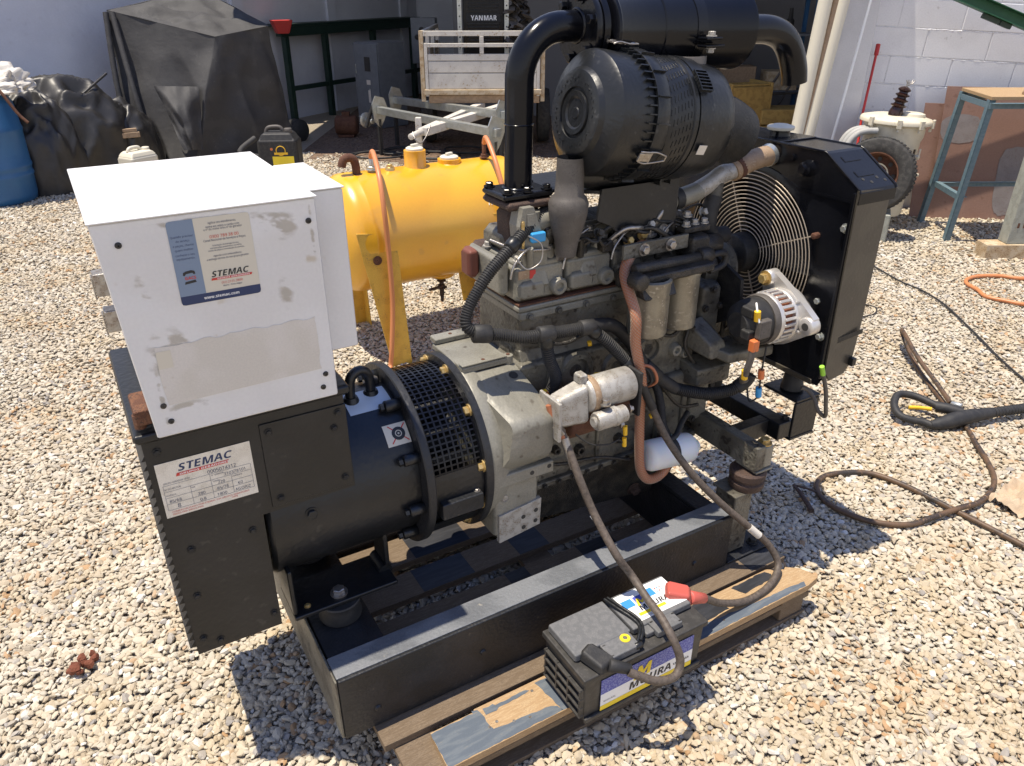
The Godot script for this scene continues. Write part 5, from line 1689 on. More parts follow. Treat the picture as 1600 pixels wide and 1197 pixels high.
	write_on(t, "MOURA", .017, V(x0 + .045, .3087, lo.z + .085), rw, uw, .15, true, 1.1)
	write_on(t, "12V 100Ah  CCA 680A", .005, V(x0 + .018, .3087, lo.z + .107), rw, uw)
	part("label_print", t, "ink_black", top)
	var em := MB.new()
	em.prism([Vector2(0, 0), Vector2(.008, 0), Vector2(.012, .016), Vector2(.017, .006), Vector2(.022, .006), Vector2(.03, .018), Vector2(.028, .002), Vector2(.036, .002), Vector2(.038, .026), Vector2(.032, .026), Vector2(.02, .012), Vector2(.016, .024), Vector2(.01, .024)], .0002, Transform3D(Basis(V(1, 0, 0), V(0, 0, -1), V(0, 1, 0)), V(x0 + .046, .3089, lo.z + .068)))
	part("label_emblem", em, "ink_yellow", top)
	for k in 6:
		var q := V(x0 + .124 + (k % 3) * .008, .3086, lo.z + .036 + (k / 3) * .012)
		var s := MB.new()
		s.prism([Vector2(-.003, -.003), Vector2(.003, -.003), Vector2(0, .003)], .0002, Transform3D(Basis(V(1, 0, 0), V(0, 0, -1), V(0, 1, 0)), q))
		part("warning_symbol", s, "ink_red" if k % 2 == 0 else "ink_battery_sky", top)
	# cables with their terminal covers
	var n := thing("battery_cable", "dusty grey cable from the starter to the battery with a black terminal cover", "cable", V(.82, .29, .58))
	part("cable", hose([V(.905, .735, .225), V(.925, .70, .238), V(.937, .60, .30), V(.956, .516, .34), V(.967, .440, .425), V(1.005, .372, .445), V(1.004, .347, .515), V(1.0, .337, .572), V(.994, .318, .622), V(1.003, .275, .645), V(1.0, .245, .655), V(.975, .232, .664), V(.925, .243, .66), V(.89, .262, .645), V(.862, .278, .628)], .0105, 12, 8), "cable_grey", n)
	part("cable_lug", hose([V(.895, .79, .21), V(.90, .76, .218), V(.908, .73, .228), V(.923, .70, .24)], .0085, 10), "copper", n)
	var sl := MB.new()
	sl.box(V(-.011, -.02, -.009), V(.011, .016, .009), .002, Transform3D(MB.along(V(.908, .70, .232), V(.93, .66, .25)).basis, V(.914, .725, .232)))
	sl.cyl(V(.925, .70, .239), V(.935, .625, .274), .012, .0115, 14)
	part("cable_sleeve", sl, "steel", n)
	var cv := MB.new()
	cv.hexa([V(.772, .287, .545), V(.815, .287, .53), V(.776, .322, .55), V(.812, .326, .537), V(.792, .282, .615), V(.852, .276, .60), V(.797, .308, .61), V(.850, .308, .597)], .008)
	cv.cyl(V(.822, .297, .60), V(.872, .276, .622), .016, .013, 16, .002)
	part("terminal_cover", cv, "rubber", n)
	part("loose_strand", hose([V(.955, .50, .325), V(.97, .475, .34), V(.985, .455, .35)], .002, 6), "ink_white", n)
	var p := thing("battery_cable", "long dusty cable looping down to the red terminal cover of the battery", "cable", V(1.1, .29, .54))
	part("cable", hose([V(1.165, .817, .19), V(1.198, .765, .20), V(1.239, .679, .21), V(1.282, .578, .24), V(1.348, .466, .29), V(1.428, .367, .34), V(1.51, .28, .39), V(1.565, .215, .42), V(1.575, .16, .455), V(1.50, .142, .49), V(1.40, .142, .50), V(1.30, .18, .50), V(1.24, .225, .505), V(1.205, .255, .508)], .0105, 12, 8), "cable_grey", p)
	part("cable_sleeve", hose([V(1.195, .77, .2), V(1.215, .73, .205), V(1.237, .685, .21)], .0125, 12), "rubber", p)
	part("cable_tape", hose([V(1.50, .29, .385), V(1.53, .258, .402)], .0118, 12), "old_paper", p)
	var rv := MB.new()
	rv.hexa([V(1.07, .287, .505), V(1.105, .287, .462), V(1.075, .330, .51), V(1.108, .334, .468), V(1.13, .275, .545), V(1.17, .268, .50), V(1.132, .315, .54), V(1.165, .312, .50)], .010)
	rv.cyl(V(1.145, .288, .518), V(1.215, .245, .508), .019, .014, 18, .003)
	part("terminal_cover", rv, "red_rubber", p)

func bottle() -> void:
	var o := thing("plastic_bottle", "white plastic bottle lying strapped under the engine behind the cables", "bottle", V(1.37, .43, .17))
	var a := V(1.265, .492, .165)
	var c := V(1.46, .468, .165)
	var m := MB.new()
	m.rev([Vector2(0, 0), Vector2(.03, .0), Vector2(.042, .006), Vector2(.047, .018), Vector2(.0475, .15), Vector2(.045, .17), Vector2(.034, .185), Vector2(.018, .192), Vector2(.018, .205), Vector2(0, .205)], MB.along(a, c), 40)
	part("bottle_body", m, "white_jug", o)
	var s := MB.new()
	s.rev([Vector2(.048, .075), Vector2(.0505, .0755), Vector2(.0505, .098), Vector2(.048, .0985)], MB.along(a, c), 36, .2, 4.8)
	s.tube(smooth([V(1.345, .528, .175), V(1.38, .53, .165), V(1.42, .545, .14), V(1.47, .555, .11)], 5), .009, 8)
	part("strap", s, "rubber", o)

func pallet() -> void:
	var o := thing("wooden_pallet", "worn wooden pallet with grey-blue paint stains beneath the generator", "pallet", V(1.03, 0, .06))
	# deck boards along x, then stringers, blocks and feet
	var zs := [[.432, .54, .425, 1.672], [.325, .412, .322, 1.66], [.20, .305, .33, 1.655], [.035, .15, .33, 1.66], [-.125, -.015, .325, 1.655], [-.29, -.165, .33, 1.66], [-.43, -.34, .33, 1.66]]
	for i in zs.size():
		var e: Array = zs[i]
		var m := MB.new()
		var y := .1295
		if i == 0:
			# a long board chewed at its far end
			m.prism([Vector2(.43, .4325), Vector2(.545, .432), Vector2(.552, .425), Vector2(1.56, .424), Vector2(1.585, .432), Vector2(1.61, .452), Vector2(1.622, .446), Vector2(1.655, .472), Vector2(1.668, .50), Vector2(1.672, .528), Vector2(1.62, .538), Vector2(.425, .541)], .022, Transform3D(Basis(V(1, 0, 0), V(0, 0, 1), V(0, -1, 0)), V(0, y, 0)))
		else:
			m.box(V(e[2], y - .022, e[0]), V(e[3], y, e[1]), .002)
		part("deck_board", m, "wood" if i == 0 else "wood_old", o)
	for e in [[.44, .53], [-.42, -.33], [.0, .09]]:
		part("stringer", box(V(.34, .068, e[0]), V(1.645, .090, e[1]), .003), "wood_old", o)
		for x in [.36, .96, 1.53]:
			part("block", box(V(x, .018, e[0] + .004), V(x + .1, .0675, e[1] - .004), .004), "wood_old", o)
		part("runner", box(V(.35, .0, e[0]), V(1.64, .0175, e[1]), .002), "wood_old", o)
	for x in [.345, .95, 1.52]:
		part("cross_board", box(V(x, .0905, -.43), V(x + .1, .107, .535), .002), "wood_old", o)
	# paint left on the boards
	var st := [["pallet_paint", [[.43, .435], [.545, .435], [.545, .428], [.56, .43], [.565, .50], [.72, .512], [.735, .52], [.74, .539], [.428, .539]]], ["pallet_paint", [[.725, .432], [.765, .432], [.765, .539], [.738, .539], [.735, .50]]], ["pallet_paint", [[.57, .436], [.60, .436], [.605, .441], [.69, .439], [.70, .447], [.61, .452], [.60, .458], [.57, .456]]], ["pallet_paint", [[1.12, .50], [1.20, .498], [1.34, .505], [1.45, .512], [1.56, .515], [1.62, .52], [1.61, .535], [1.12, .539]]], ["pallet_tar", [[1.24, .427], [1.335, .427], [1.34, .46], [1.345, .49], [1.25, .495]]], ["pallet_tar", [[1.41, .43], [1.55, .428], [1.56, .447], [1.55, .462], [1.43, .468]]]]
	for e in st:
		var pl: Array = []
		var src: Array = e[1]
		for i in src.size():
			var a := Vector2(src[i][0], src[i][1])
			var c := Vector2(src[(i + 1) % src.size()][0], src[(i + 1) % src.size()][1])
			var k := maxi(1, int(a.distance_to(c) / .012))
			for j in k:
				var q := a.lerp(c, float(j) / k)
				pl.append(Vector2(q.x + rng.randf_range(-.002, .002), minf(q.y + rng.randf_range(-.002, .002), .539)))
		var m := MB.new()
		m.prism(pl, .0005, Transform3D(Basis(V(1, 0, 0), V(0, 0, 1), V(0, -1, 0)), V(0, .1301, 0)))
		part("paint_stain", m, e[0], o)
	for e in [[.62, .79, -.125, -.015], [.95, 1.06, -.125, -.015], [.86, .93, .035, .15], [1.08, 1.2, -.29, -.165], [.66, .85, -.29, -.165], [1.12, 1.25, .035, .15], [.75, .9, .326, .35], [.95, 1.07, .20, .24], [1.52, 1.66, .33, .41]]:
		part("paint_stain", box(V(e[0], .1297, e[2] + .002), V(e[1], .1302, e[3] - .002)), "pallet_tar", o)
	for p in [[.56, .49], [.583, .485], [.62, .505], [.66, .515], [.705, .45], [1.48, .49], [1.30, .515]]:
		part("nail_head", cyl(V(p[0], .1295, p[1]), V(p[0], .1306, p[1]), .004, 10), "steel", o)

# ---------- the yard ----------
const YT := -0.5294    # the yard's turn: its x axis is E1, its z axis looks back at the viewer

func yard_thing(called: String, label: String, category: String, a: float, d: float, turn := 0.0, group := "") -> Node3D:
	return thing(called, label, category, Y(a, 0, d), YT + turn, group)

func ground() -> void:
	var m := MB.new()
	m.quad(V(-60, -.007, -60), V(60, -.007, -60), V(60, -.007, 60), V(-60, -.007, 60), V(0, 1, 0))
	struct("ground", m, "under_gravel")
	var p := MB.new()
	var poly: Array = []
	for k in 40:
		var a := lerpf(-2.5, 7.0, k / 39.0)
		poly.append(Y(a, -.004, 8.55 + .22 * sin(k * 1.7) + .15 * sin(k * .61) - (.35 if a > -1.2 and a < .6 else 0.0)))
	for k in 39:
		p.quad(poly[k], poly[k + 1], poly[k + 1] + FW * 8.0, poly[k] + FW * 8.0, V(0, 1, 0))
	struct("dirt_floor", p, "soil")

func pebble_mesh(sd: int) -> MB:
	var r := RandomNumberGenerator.new()
	r.seed = sd
	var cuts: Array = []
	for k in 13:
		cuts.append([V(r.randfn(), r.randfn(), r.randfn()).normalized(), r.randf_range(.45, .82)])
	var m := MB.new()
	var P: Array = []
	var R := 7
	var C := 11
	for i in R + 1:
		var row: Array = []
		for j in C + 1:
			var th := PI * i / R
			var ph := TAU * (j % C) / C
			var d := V(sin(th) * cos(ph), cos(th), sin(th) * sin(ph))
			var t := 1.0
			for c in cuts:
				var k: float = d.dot(c[0])
				if k > .05:
					t = minf(t, c[1] / k)
			row.append(d * t)
		P.append(row)
	for i in R:
		for j in C:
			var o: Vector3 = P[i][j] + P[i + 1][j + 1]
			if i > 0:
				m.flat(P[i][j], P[i][j + 1], P[i + 1][j + 1], o)
			if i < R - 1:
				m.flat(P[i][j], P[i + 1][j + 1], P[i + 1][j], o)
	return m

func gravel() -> void:
	var root := Node3D.new()
	root.name = "gravel"
	add_child(root, true)
	root.set_meta("kind", "stuff")
	root.set_meta("label", "pale crushed limestone gravel covering the yard")
	root.set_meta("category", "gravel")
	rng.seed = 77
	var sets: Array = []
	for k in 6:
		sets.append([[], []])
	var pal := [Color(.58, .515, .40), Color(.52, .45, .34), Color(.63, .575, .47), Color(.46, .385, .28), Color(.54, .49, .40), Color(.59, .535, .43)]
	var clump := noise(31, 1.1, 2)
	var d := .35
	while d < 9.3:
		var s := .0130 if d < 3.0 else (.0160 if d < 5.0 else .0215)
		var w := .72 * d + 1.1
		var a := -w
		while a < w:
			var q := Y(a + rng.randf_range(-.6, .6) * s, 0, d + rng.randf_range(-.6, .6) * s)
			a += s
			var edge := 8.75 + .22 * sin(q.x * 3.1) + .18 * sin(q.x * 7.3 + q.z) - (.4 if q.x > 3.6 and q.x < 4.6 else 0.0)
			if a > -2.3 and d > edge + rng.randf_range(-.25, .25):
				continue
			if a > 2.7 and d > 6.72:
				continue
			var big := rng.randf_range(.0074, .0152)
			if rng.randf() < .16:
				big *= 1.3
			if d > 5.0:
				big *= 1.2
			var sc := V(big * rng.randf_range(1.0, 1.7), big * rng.randf_range(.38, .66), big * rng.randf_range(.72, 1.1))
			var b := Basis.from_euler(V(rng.randfn(0, .30), rng.randf() * TAU, rng.randfn(0, .30))) * Basis.from_scale(sc)
			q.y = rng.randf_range(-.004, .006)
			var set_k := rng.randi() % 6
			sets[set_k][0].append(Transform3D(b, q))
			var c: Color = pal[rng.randi() % 6].lerp(pal[rng.randi() % 6], rng.randf())
			var u := rng.randf() + clump.get_noise_2d(q.x, q.z) * .12
			var ochre := clampf(clump.get_noise_2d(q.x * 2.0 + 50.0, q.z * 2.0) * .8 + (.34 if q.x > .9 and q.z > .35 and q.x < 2.4 else 0.0), 0.0, .55)
			c = c.lerp(Color(.50, .39, .235), ochre * rng.randf_range(.5, 1.0))
			if u < .045:
				c = Color(.44, .27, .135).lerp(c, rng.randf() * .5)
			elif u < .10:
				c = Color(.33, .31, .29).lerp(c, rng.randf() * .5)
			elif u > .97:
				c = Color(.66, .63, .57)
			sets[set_k][1].append(c * rng.randf_range(.92, 1.08))
		d += s
	for k in 6:
		var mm := MultiMesh.new()
		mm.transform_format = MultiMesh.TRANSFORM_3D
		mm.use_colors = true
		mm.mesh = pebble_mesh(100 + k).mesh(M["pebble"])
		mm.instance_count = sets[k][0].size()
		for i in sets[k][0].size():
			mm.set_instance_transform(i, sets[k][0][i])
			mm.set_instance_color(i, sets[k][1][i])
		var o := MultiMeshInstance3D.new()
		o.name = numbered("pebbles", root)
		o.multimesh = mm
		o.set_meta("kind", "stuff")
		root.add_child(o, true)

func walls() -> void:
	# the long rendered wall on the left
	var a := Y(-6.6, 0, 5.5)
	var b := Y(-1.68, 0, 15.0)
	var f := (b - a).normalized()
	var n := V(-f.z, 0, f.x)
	var lw := thing("yard_wall", "long bluish white rendered wall behind the tarpaulins", "wall", a)
	lw.set_meta("kind", "structure")
	var m := MB.new()
	m.box(V(0, -.1, -.2), V(a.distance_to(b), 2.5, 0), 0.0, Transform3D(Basis(f, V(0, 1, 0), n), V(0, 0, 0)))
	lpart("wall_face", m, "wall_blue", lw)
	for k in 5:
		var pl := MB.new()
		pl.box(V(2.55 + k * 1.9, -.1, .002), V(2.75 + k * 1.9, 2.49, .045), .004, Transform3D(Basis(f, V(0, 1, 0), n), V(0, 0, 0)))
		if k > 1:
			lpart("pier", pl, "wall_blue", lw)
	var cd := MB.new()
	var q := 2.68
	cd.tube([f * q + n * .03, f * q + n * .03 + V(0, 2.4, 0)], .045, 14)
	one_at("drain_pipe", cd, "white_plastic", "white pipe running down the bluish wall above the blue barrel", "pipe", a)
	# back wall and roof of the open shed
	m = MB.new()
	m.box(V(-2.0, -.1, -.2), V(10.0, 3.4, 0), 0.0, Transform3D(Basis(E1, V(0, 1, 0), -FW), Y(0, 0, 15.0)))
	var bw := struct("shed_back_wall", m, "wall_blue")
	m = MB.new()
	m.box(V(7.2, -.1, -8.2), V(7.4, 3.4, 0.0), 0.0, Transform3D(Basis(E1, V(0, 1, 0), -FW), Y(0, 0, 6.9)))
	struct("shed_side_wall", m, "shed_dark")
	m = MB.new()
	m.box(V(-3.5, 3.4, -15.3), V(7.5, 3.5, -9.1), 0.0, Transform3D(Basis(E1, V(0, 1, 0), -FW), Y(0, 0, 0)))
	m.box(V(2.5, 3.4, -9.09), V(7.5, 3.5, -6.95), 0.0, Transform3D(Basis(E1, V(0, 1, 0), -FW), Y(0, 0, 0)))
	struct("shed_roof", m, "shed_dark")
	# an added partition, stretched across the part of the shed that shows dark
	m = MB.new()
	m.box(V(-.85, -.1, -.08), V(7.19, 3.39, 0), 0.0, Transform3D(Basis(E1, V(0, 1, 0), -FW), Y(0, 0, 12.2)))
	struct("added_shed_partition", m, "shed_dark")
	# smooth pilaster and block wall on the right
	var pi := yard_thing("wall_pilaster", "smooth white rendered pilaster at the end of the block wall", "pilaster", 2.45, 6.5)
	m = MB.new()
	m.box(V(0, -.1, -.35), V(.345, 3.2, 0), .006)
	lpart("pilaster_face", m, "pilaster_white", pi)
	var w := yard_thing("block_wall", "white painted concrete block wall behind the transformer and brown sheets", "wall", 2.79, 6.76, -.1)
	w.set_meta("kind", "structure")
	m = MB.new()
	m.box(V(.01, -.1, -.22), V(5.2, 2.6, -.0025))
	lpart("mortar_bed", m, "mortar", w)
	var tilt := Basis(V(0, 0, 1), -.05)
	rng.seed = 5
	for r in range(-5, 8):
		var y0 := 1.443 - .211 * r
		for k in range(-1, 11):
			var x0 := -.035 + .49 * k - (.245 if absi(r) % 2 == 1 else 0.0)
			var x1 := x0 + .482
			x0 = maxf(x0, .012)
			x1 = minf(x1, 5.1)
			if x1 - x0 < .05 or y0 - .2 - .05 * x0 < -.4:
				continue
			var bl := MB.new()
			bl.box(V(x0, y0 - .2045, -.15), V(x1, y0 - .004, rng.randf_range(-.001, .003)), .0035, Transform3D(tilt, V(0, 0, 0)))
			lpart("block", bl, "wall_white", w)
	for r in range(0, 8):
		var y0 := 1.443 - .211 * r
		var g: Array = []
		var g2: Array = []
		var lo: Array = []
		for k in 300:
			var x := .02 + k * .0166
			var h := .001 + absf(rng.randfn(0, .0016))
			var up := rng.randf_range(.003, .010)
			g.append(tilt * V(x, y0 - .002 + up, -.003))
			g2.append(tilt * V(x, y0 - .002 + rng.randf_range(-.003, .003), h))
			lo.append(tilt * V(x, y0 - .002 - rng.randf_range(.003, .012), -.003))
		var ml := MB.new()
		ml.sheet([g, g2, lo], true)
		lpart("mortar_line", ml, "mortar", w)
	var rod := MB.new()
	rod.tube([Y(2.69, 1.63, 6.44), Y(2.57, .57, 6.40), Y(2.50, 0, 6.36)], .011, 10)
	rod.tube([Y(2.765, 2.3, 6.47), Y(2.69, 1.63, 6.44)], .011, 10)
	one("white_pole", rod, "white_plastic", "thin white pole leaning against the smooth pilaster", "pole")
	var rr := MB.new()
	rr.tube([Y(2.75, .3, 6.28), Y(2.80, .78, 6.45), Y(2.895, 1.24, 6.63)], .010, 10)
	rr.tube([Y(2.894, 1.235, 6.628), Y(2.909, 1.31, 6.658)], .017, 10)
	one("red_rod", rr, "red_paint", "red metal rod leaning against the white block wall", "rod")
	for e in [[2.345, 2.27, .052, "ivory", "cream plastic pipe, the outer one beside the dark opening"], [2.475, 2.36, .05, "ivory", "cream plastic pipe, the one touching the white pilaster"], [2.425, 2.33, .03, "rubber_tan", "thin brown pipe between the two cream pipes"]]:
		var t := MB.new()
		t.tube([Y(e[1] - .04, 0, 6.36), Y(e[1], .62, 6.38), Y(e[0], 1.63, 6.42), Y(e[0] + .06, 2.5, 6.46)], e[2], 18)
		one("leaning_pipe", t, e[3], e[4] + ", leaning by the shed opening", "pipe", "" if e[3] != "ivory" else "pipes leaning at the shed opening")
	var gb := thing("green_beam", "green steel channel sloping across the top of the block wall", "beam", Y(3.36, 1.63, 6.3))
	var g1 := MB.new()
	var dir := (Y(3.80, 1.475, 6.3) - Y(3.36, 1.63, 6.3)).normalized()
	var up := V(0, 1, 0) - dir * dir.y
	up = up.normalized()
	var fr := Transform3D(Basis(dir, up, dir.cross(up)), V(0, 0, 0))
	g1.box(V(-.5, -.03, -.05), V(1.6, .045, -.044), .001, fr)
	g1.box(V(-.5, .0455, -.05), V(1.6, .051, .03), .001, fr)
	g1.box(V(-.5, -.036, -.05), V(1.6, -.0305, .03), .001, fr)
	lpart("channel", g1, "green_bright", gb)
	var g3 := MB.new()
	g3.box(V(.16, -.07, -.04), V(.30, -.037, .0), .003, fr)
	g3.box(V(.305, -.07, -.04), V(.40, -.037, .0), .003, fr)
	lpart("splice_plate", g3, "green_steel", gb)

func one_at(called: String, m: MB, mat: String, label: String, category: String, at: Vector3) -> MeshInstance3D:
	var o := MeshInstance3D.new()
	o.name = numbered(called, self)
	o.mesh = m.mesh(M[mat])
	add_child(o, true)
	o.position = at
	tag(o, label, category)
	return o

func right_side() -> void:
	# brown steel sheets leaning on the wall
	for e in [[3.32, 4.3, .885, 6.36, 6.54, "rust-brown painted steel sheet, the lower one beside the transformer"], [3.445, 5.2, 1.015, 6.33, 6.50, "rust-brown painted steel sheet with grey primer patches behind the blue table"]]:
		var s := thing("steel_sheet", e[5], "steel sheet", Y(e[0], 0, e[3]), 0.0, "brown sheets leaning on the wall")
		var a := Y(e[0], -.02, e[3])
		var b := Y(e[1], -.02, e[3] - .1 * (e[1] - e[0]))
		var c := Y(e[0] + .01, e[2], e[4])
		var d := Y(e[1] + .01, e[2] - .03, e[4] - .1 * (e[1] - e[0]))
		var t := FW * .005
		var m := MB.new()
		m.hexa([a, b, c, d, a + t, b + t, c + t, d + t], .001)
		part("sheet_panel", m, "brown_sheet", s)
		if e[0] > 3.4:
			for q in [[.0, .62, .33, .84, 12], [.50, .05, .74, .60, 20]]:
				var pl := MB.new()
				var poly: Array = []
				for k in 28:
					var an := TAU * k / 28.0
					var cx: float = (q[0] + q[2]) * .5
					var cy: float = (q[1] + q[3]) * .5
					var rx: float = (q[2] - q[0]) * .5
					var ry: float = (q[3] - q[1]) * .5
					var pw := .55 if q[4] == 20 else .8
					poly.append(Vector2(cx + rx * signf(cos(an)) * pow(absf(cos(an)), pw) * rng.randf_range(.93, 1.05), cy + ry * signf(sin(an)) * pow(absf(sin(an)), pw) * rng.randf_range(.95, 1.04)))
				var ux := (b - a).normalized()
				var uy := (c - a - ux * .01).normalized()
				pl.prism(poly, .0006, Transform3D(Basis(ux, uy, ux.cross(uy).normalized()), a + (c - a) * .0 - FW * .0012))
				part("primer_patch", pl, "grey_primer", s)
	# old transformer
	var tr := yard_thing("transformer", "old cream pole transformer with one brown insulator against the block wall", "transformer", 2.925, 6.2)
	tr.rotation.z = -.045
	var m := MB.new()
	m.rev([Vector2(0, .1), Vector2(.20, .1), Vector2(.208, .12), Vector2(.208, .66), Vector2(.222, .70), Vector2(.222, .79), Vector2(0, .79)], Transform3D.IDENTITY, 44)
	lpart("tank", m, "cream_paint", tr)
	m = MB.new()
	m.rev([Vector2(.2, .785), Vector2(.25, .785), Vector2(.262, .792), Vector2(.262, .812), Vector2(.252, .825), Vector2(.18, .842), Vector2(0, .848)], Transform3D.IDENTITY, 44)
	m.rev([Vector2(.09, .842), Vector2(.085, .862), Vector2(.06, .87), Vector2(0, .872)], Transform3D(Basis(), V(.10, 0, .04)), 24)
	lpart("lid", m, "cream_paint", tr)
	m = MB.new()
	m.rev([Vector2(0, .0), Vector2(.05, 0), Vector2(.052, .02), Vector2(.044, .05), Vector2(.040, .06), Vector2(.056, .07), Vector2(.058, .078), Vector2(.037, .088), Vector2(.035, .098), Vector2(.053, .108), Vector2(.055, .116), Vector2(.034, .126), Vector2(.032, .136), Vector2(.050, .146), Vector2(.052, .154), Vector2(.032, .164), Vector2(.030, .172), Vector2(.045, .182), Vector2(.046, .192), Vector2(.03, .205), Vector2(.012, .212), Vector2(0, .212)], Transform3D(Basis(V(0, 0, 1), -.14), V(-.045, .842, .05)), 32)
	lpart("insulator", m, "ceramic", tr)
	m = MB.new()
	for k in 5:
		m.tube([V(-.015, 1.05, .05), V(-.01 + .008 * k, 1.075, .05 + .004 * k), V(-.022 + .016 * k, 1.095 + .004 * (k % 2), .05)], .004, 6)
	lpart("terminal_strands", m, "steel", tr)
	for k in 5:
		var an := [-.35, .6, 1.25, 1.9, 2.7][k] as float
		var dir := V(cos(an), 0, sin(an))
		m = MB.new()
		m.box(V(-.018, .77, -.012), V(.018, .835, .01), .004, Transform3D(Basis(V(0, 1, 0).cross(dir), V(0, 1, 0), dir), dir * .266))
		m.box(V(-.01, .745, -.025), V(.01, .77, -.004), .003, Transform3D(Basis(V(0, 1, 0).cross(dir), V(0, 1, 0), dir), dir * .266))
		lpart("lid_clamp", m, "cream_paint", tr)
	for k in 5:
		var an := 1.0 + k * .24
		var dir := V(cos(an), 0, sin(an))
		m = MB.new()
		m.cyl(dir * .2 + V(0, .56 + .01 * (k % 2), 0), dir * .262 + V(0, .575, 0), .02 if k != 1 else .026, .014, 14, .003)
		m.box(V(-.008, .55, .05), V(.008, .63, .06), .002, Transform3D(Basis(V(0, 1, 0).cross(dir), V(0, 1, 0), dir), dir * .2))
		lpart("low_voltage_terminal", m, "ceramic" if k == 1 else "cream_paint", tr)
	m = MB.new()
	m.box(V(.02, .43, .19), V(.16, .455, .26), .006)
	m.box(V(-.10, .40, .195), V(.0, .60, .222), .004)
	lpart("bracket", m, "cream_paint", tr)
	for k in 3:
		m = MB.new()
		var z := .04 + .06 * k
		m.tube(smooth([V(-.2, .74, z), V(-.33, .72, z), V(-.40, .62, z), V(-.41, .45, z), V(-.40, .25, z), V(-.32, .16, z), V(-.2, .15, z)], 5), .024, 12)
		lpart("cooling_tube", m, "dull_cream", tr)
	# a loose wheel leaning on it
	var wh := yard_thing("spare_wheel", "worn car wheel with rusty rim leaning on the cream transformer", "wheel", 2.70, 5.80, -.62)
	wh.scale = V(.80, .80, .80)
	wh.position.y = .2
	wh.rotation.x = -.16
	var ty := MB.new()
	var xf := Transform3D(Basis(V(1, 0, 0), V(0, 0, 1), V(0, -1, 0)), V(0, .335, 0))
	ty.rev([Vector2(.20, .075), Vector2(.215, .088), Vector2(.27, .095), Vector2(.315, .085), Vector2(.332, .06), Vector2(.337, .0), Vector2(.332, -.06), Vector2(.315, -.085), Vector2(.27, -.095), Vector2(.20, -.075)], xf, 64)
	lpart("tyre", ty, "tyre", wh)
	for k in 56:
		var an := TAU * k / 56.0
		var d := V(cos(an), sin(an), 0)
		for s in [-1.0, 1.0]:
			var tb := MB.new()
			tb.box(V(-.012, -.003, -.026), V(.012, .006, .026), .002, Transform3D(Basis(V(d.y, -d.x, .25 * s).normalized(), d, V(0, 0, 1)), V(0, .335, s * .03) + d * .335))
			lpart("tread_block", tb, "tyre", wh)
	var rm := MB.new()
	rm.rev([Vector2(.195, .085), Vector2(.205, .085), Vector2(.205, .075), Vector2(.18, .04), Vector2(.175, -.02), Vector2(.12, -.005), Vector2(.09, .03), Vector2(.06, .03), Vector2(.055, .0), Vector2(0, .0)], xf, 44)
	lpart("rim", rm, "rust", wh)
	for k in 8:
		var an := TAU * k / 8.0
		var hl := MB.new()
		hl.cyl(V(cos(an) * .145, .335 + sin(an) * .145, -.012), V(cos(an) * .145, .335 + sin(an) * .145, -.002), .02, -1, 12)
		lpart("rim_hole_disc", hl, "hole_shade_and_dark", wh)  # shade of the rim openings painted as dark discs
	var cl := MB.new()
	cl.rev([Vector2(0, .02), Vector2(.05, .02), Vector2(.07, .012), Vector2(.11, .03)], xf, 20)
	lpart("hub_cap", cl, "zinc", wh)
	var cbk := yard_thing("concrete_block", "grey concrete block under the worn car wheel", "block", 2.68, 5.84, -.4)
	m = MB.new()
	m.box(V(-.2, -.01, -.12), V(.2, .205, .12), .01)
	lpart("block_body", m, "concrete", cbk)
	# blue steel table with a timber top
	var tb := thing("work_table", "blue-grey steel frame table with wooden top in front of the brown sheets", "table", Y(3.9, 0, 5.85))
	var top := MB.new()
	top.hexa([Y(3.29, 1.022, 5.58), Y(4.9, 1.022, 5.58), Y(3.29, 1.045, 5.58), Y(4.9, 1.045, 5.58), Y(3.37, 1.022, 6.13), Y(4.9, 1.022, 6.13), Y(3.37, 1.045, 6.13), Y(4.9, 1.045, 6.13)], .002)
	part("table_top", top, "wood", tb)
	for e in [[3.315, 5.60, 3.285, 5.66], [3.385, 6.10, 3.34, 6.19], [4.85, 5.60, 4.88, 5.66], [4.85, 6.10, 4.88, 6.19]]:
		var l := MB.new()
		for s in [0, 1]:
			var w1: Vector3 = E1 * .042 if s == 0 else FW * .042
			var w2: Vector3 = FW * .005 if s == 0 else E1 * .005
			var p := Y(e[0], 1.02, e[1]) - E1 * .02
			var q := Y(e[2], -.01, e[3]) - E1 * .02
			l.hexa([q, q + w1, p, p + w1, q + w2, q + w1 + w2, p + w2, p + w1 + w2], .001)
		part("leg", l, "table_blue", tb)
	for e in [[3.295, 5.58, 4.88, 5.58, 1.0], [3.37, 6.12, 4.88, 6.12, 1.0], [3.295, 5.58, 3.37, 6.12, .9985], [3.30, 5.64, 3.355, 6.15, .34], [3.36, 6.16, 4.87, 6.16, .335]]:
		var r := MB.new()
		var p := Y(e[0], e[4] - .035, e[1])
		var q := Y(e[2], e[4] - .035, e[3])
		var d := (q - p).normalized()
		var s := d.cross(V(0, 1, 0))
		r.box(V(0, 0, -.003), V(p.distance_to(q), .04, .002), .001, Transform3D(Basis(d, V(0, 1, 0), s), p))
		r.box(V(0, .0355, .0025), V(p.distance_to(q), .04, .035), .001, Transform3D(Basis(d, V(0, 1, 0), s), p))
		part("rail", r, "table_blue", tb)
	var tool := thing("wooden_clamp", "small wooden tool with a cream peg lying on the blue table", "tool", Y(3.62, 1.045, 5.72))
	m = MB.new()
	m.box(V(-.06, 0, -.015), V(.14, .022, .015), .004)
	lpart("tool_body", m, "rubber_tan", tool)
	m = MB.new()
	m.cyl(V(-.045, .02, 0), V(-.045, .075, 0), .014, .012, 14, .002)
	lpart("tool_peg", m, "ivory", tool)
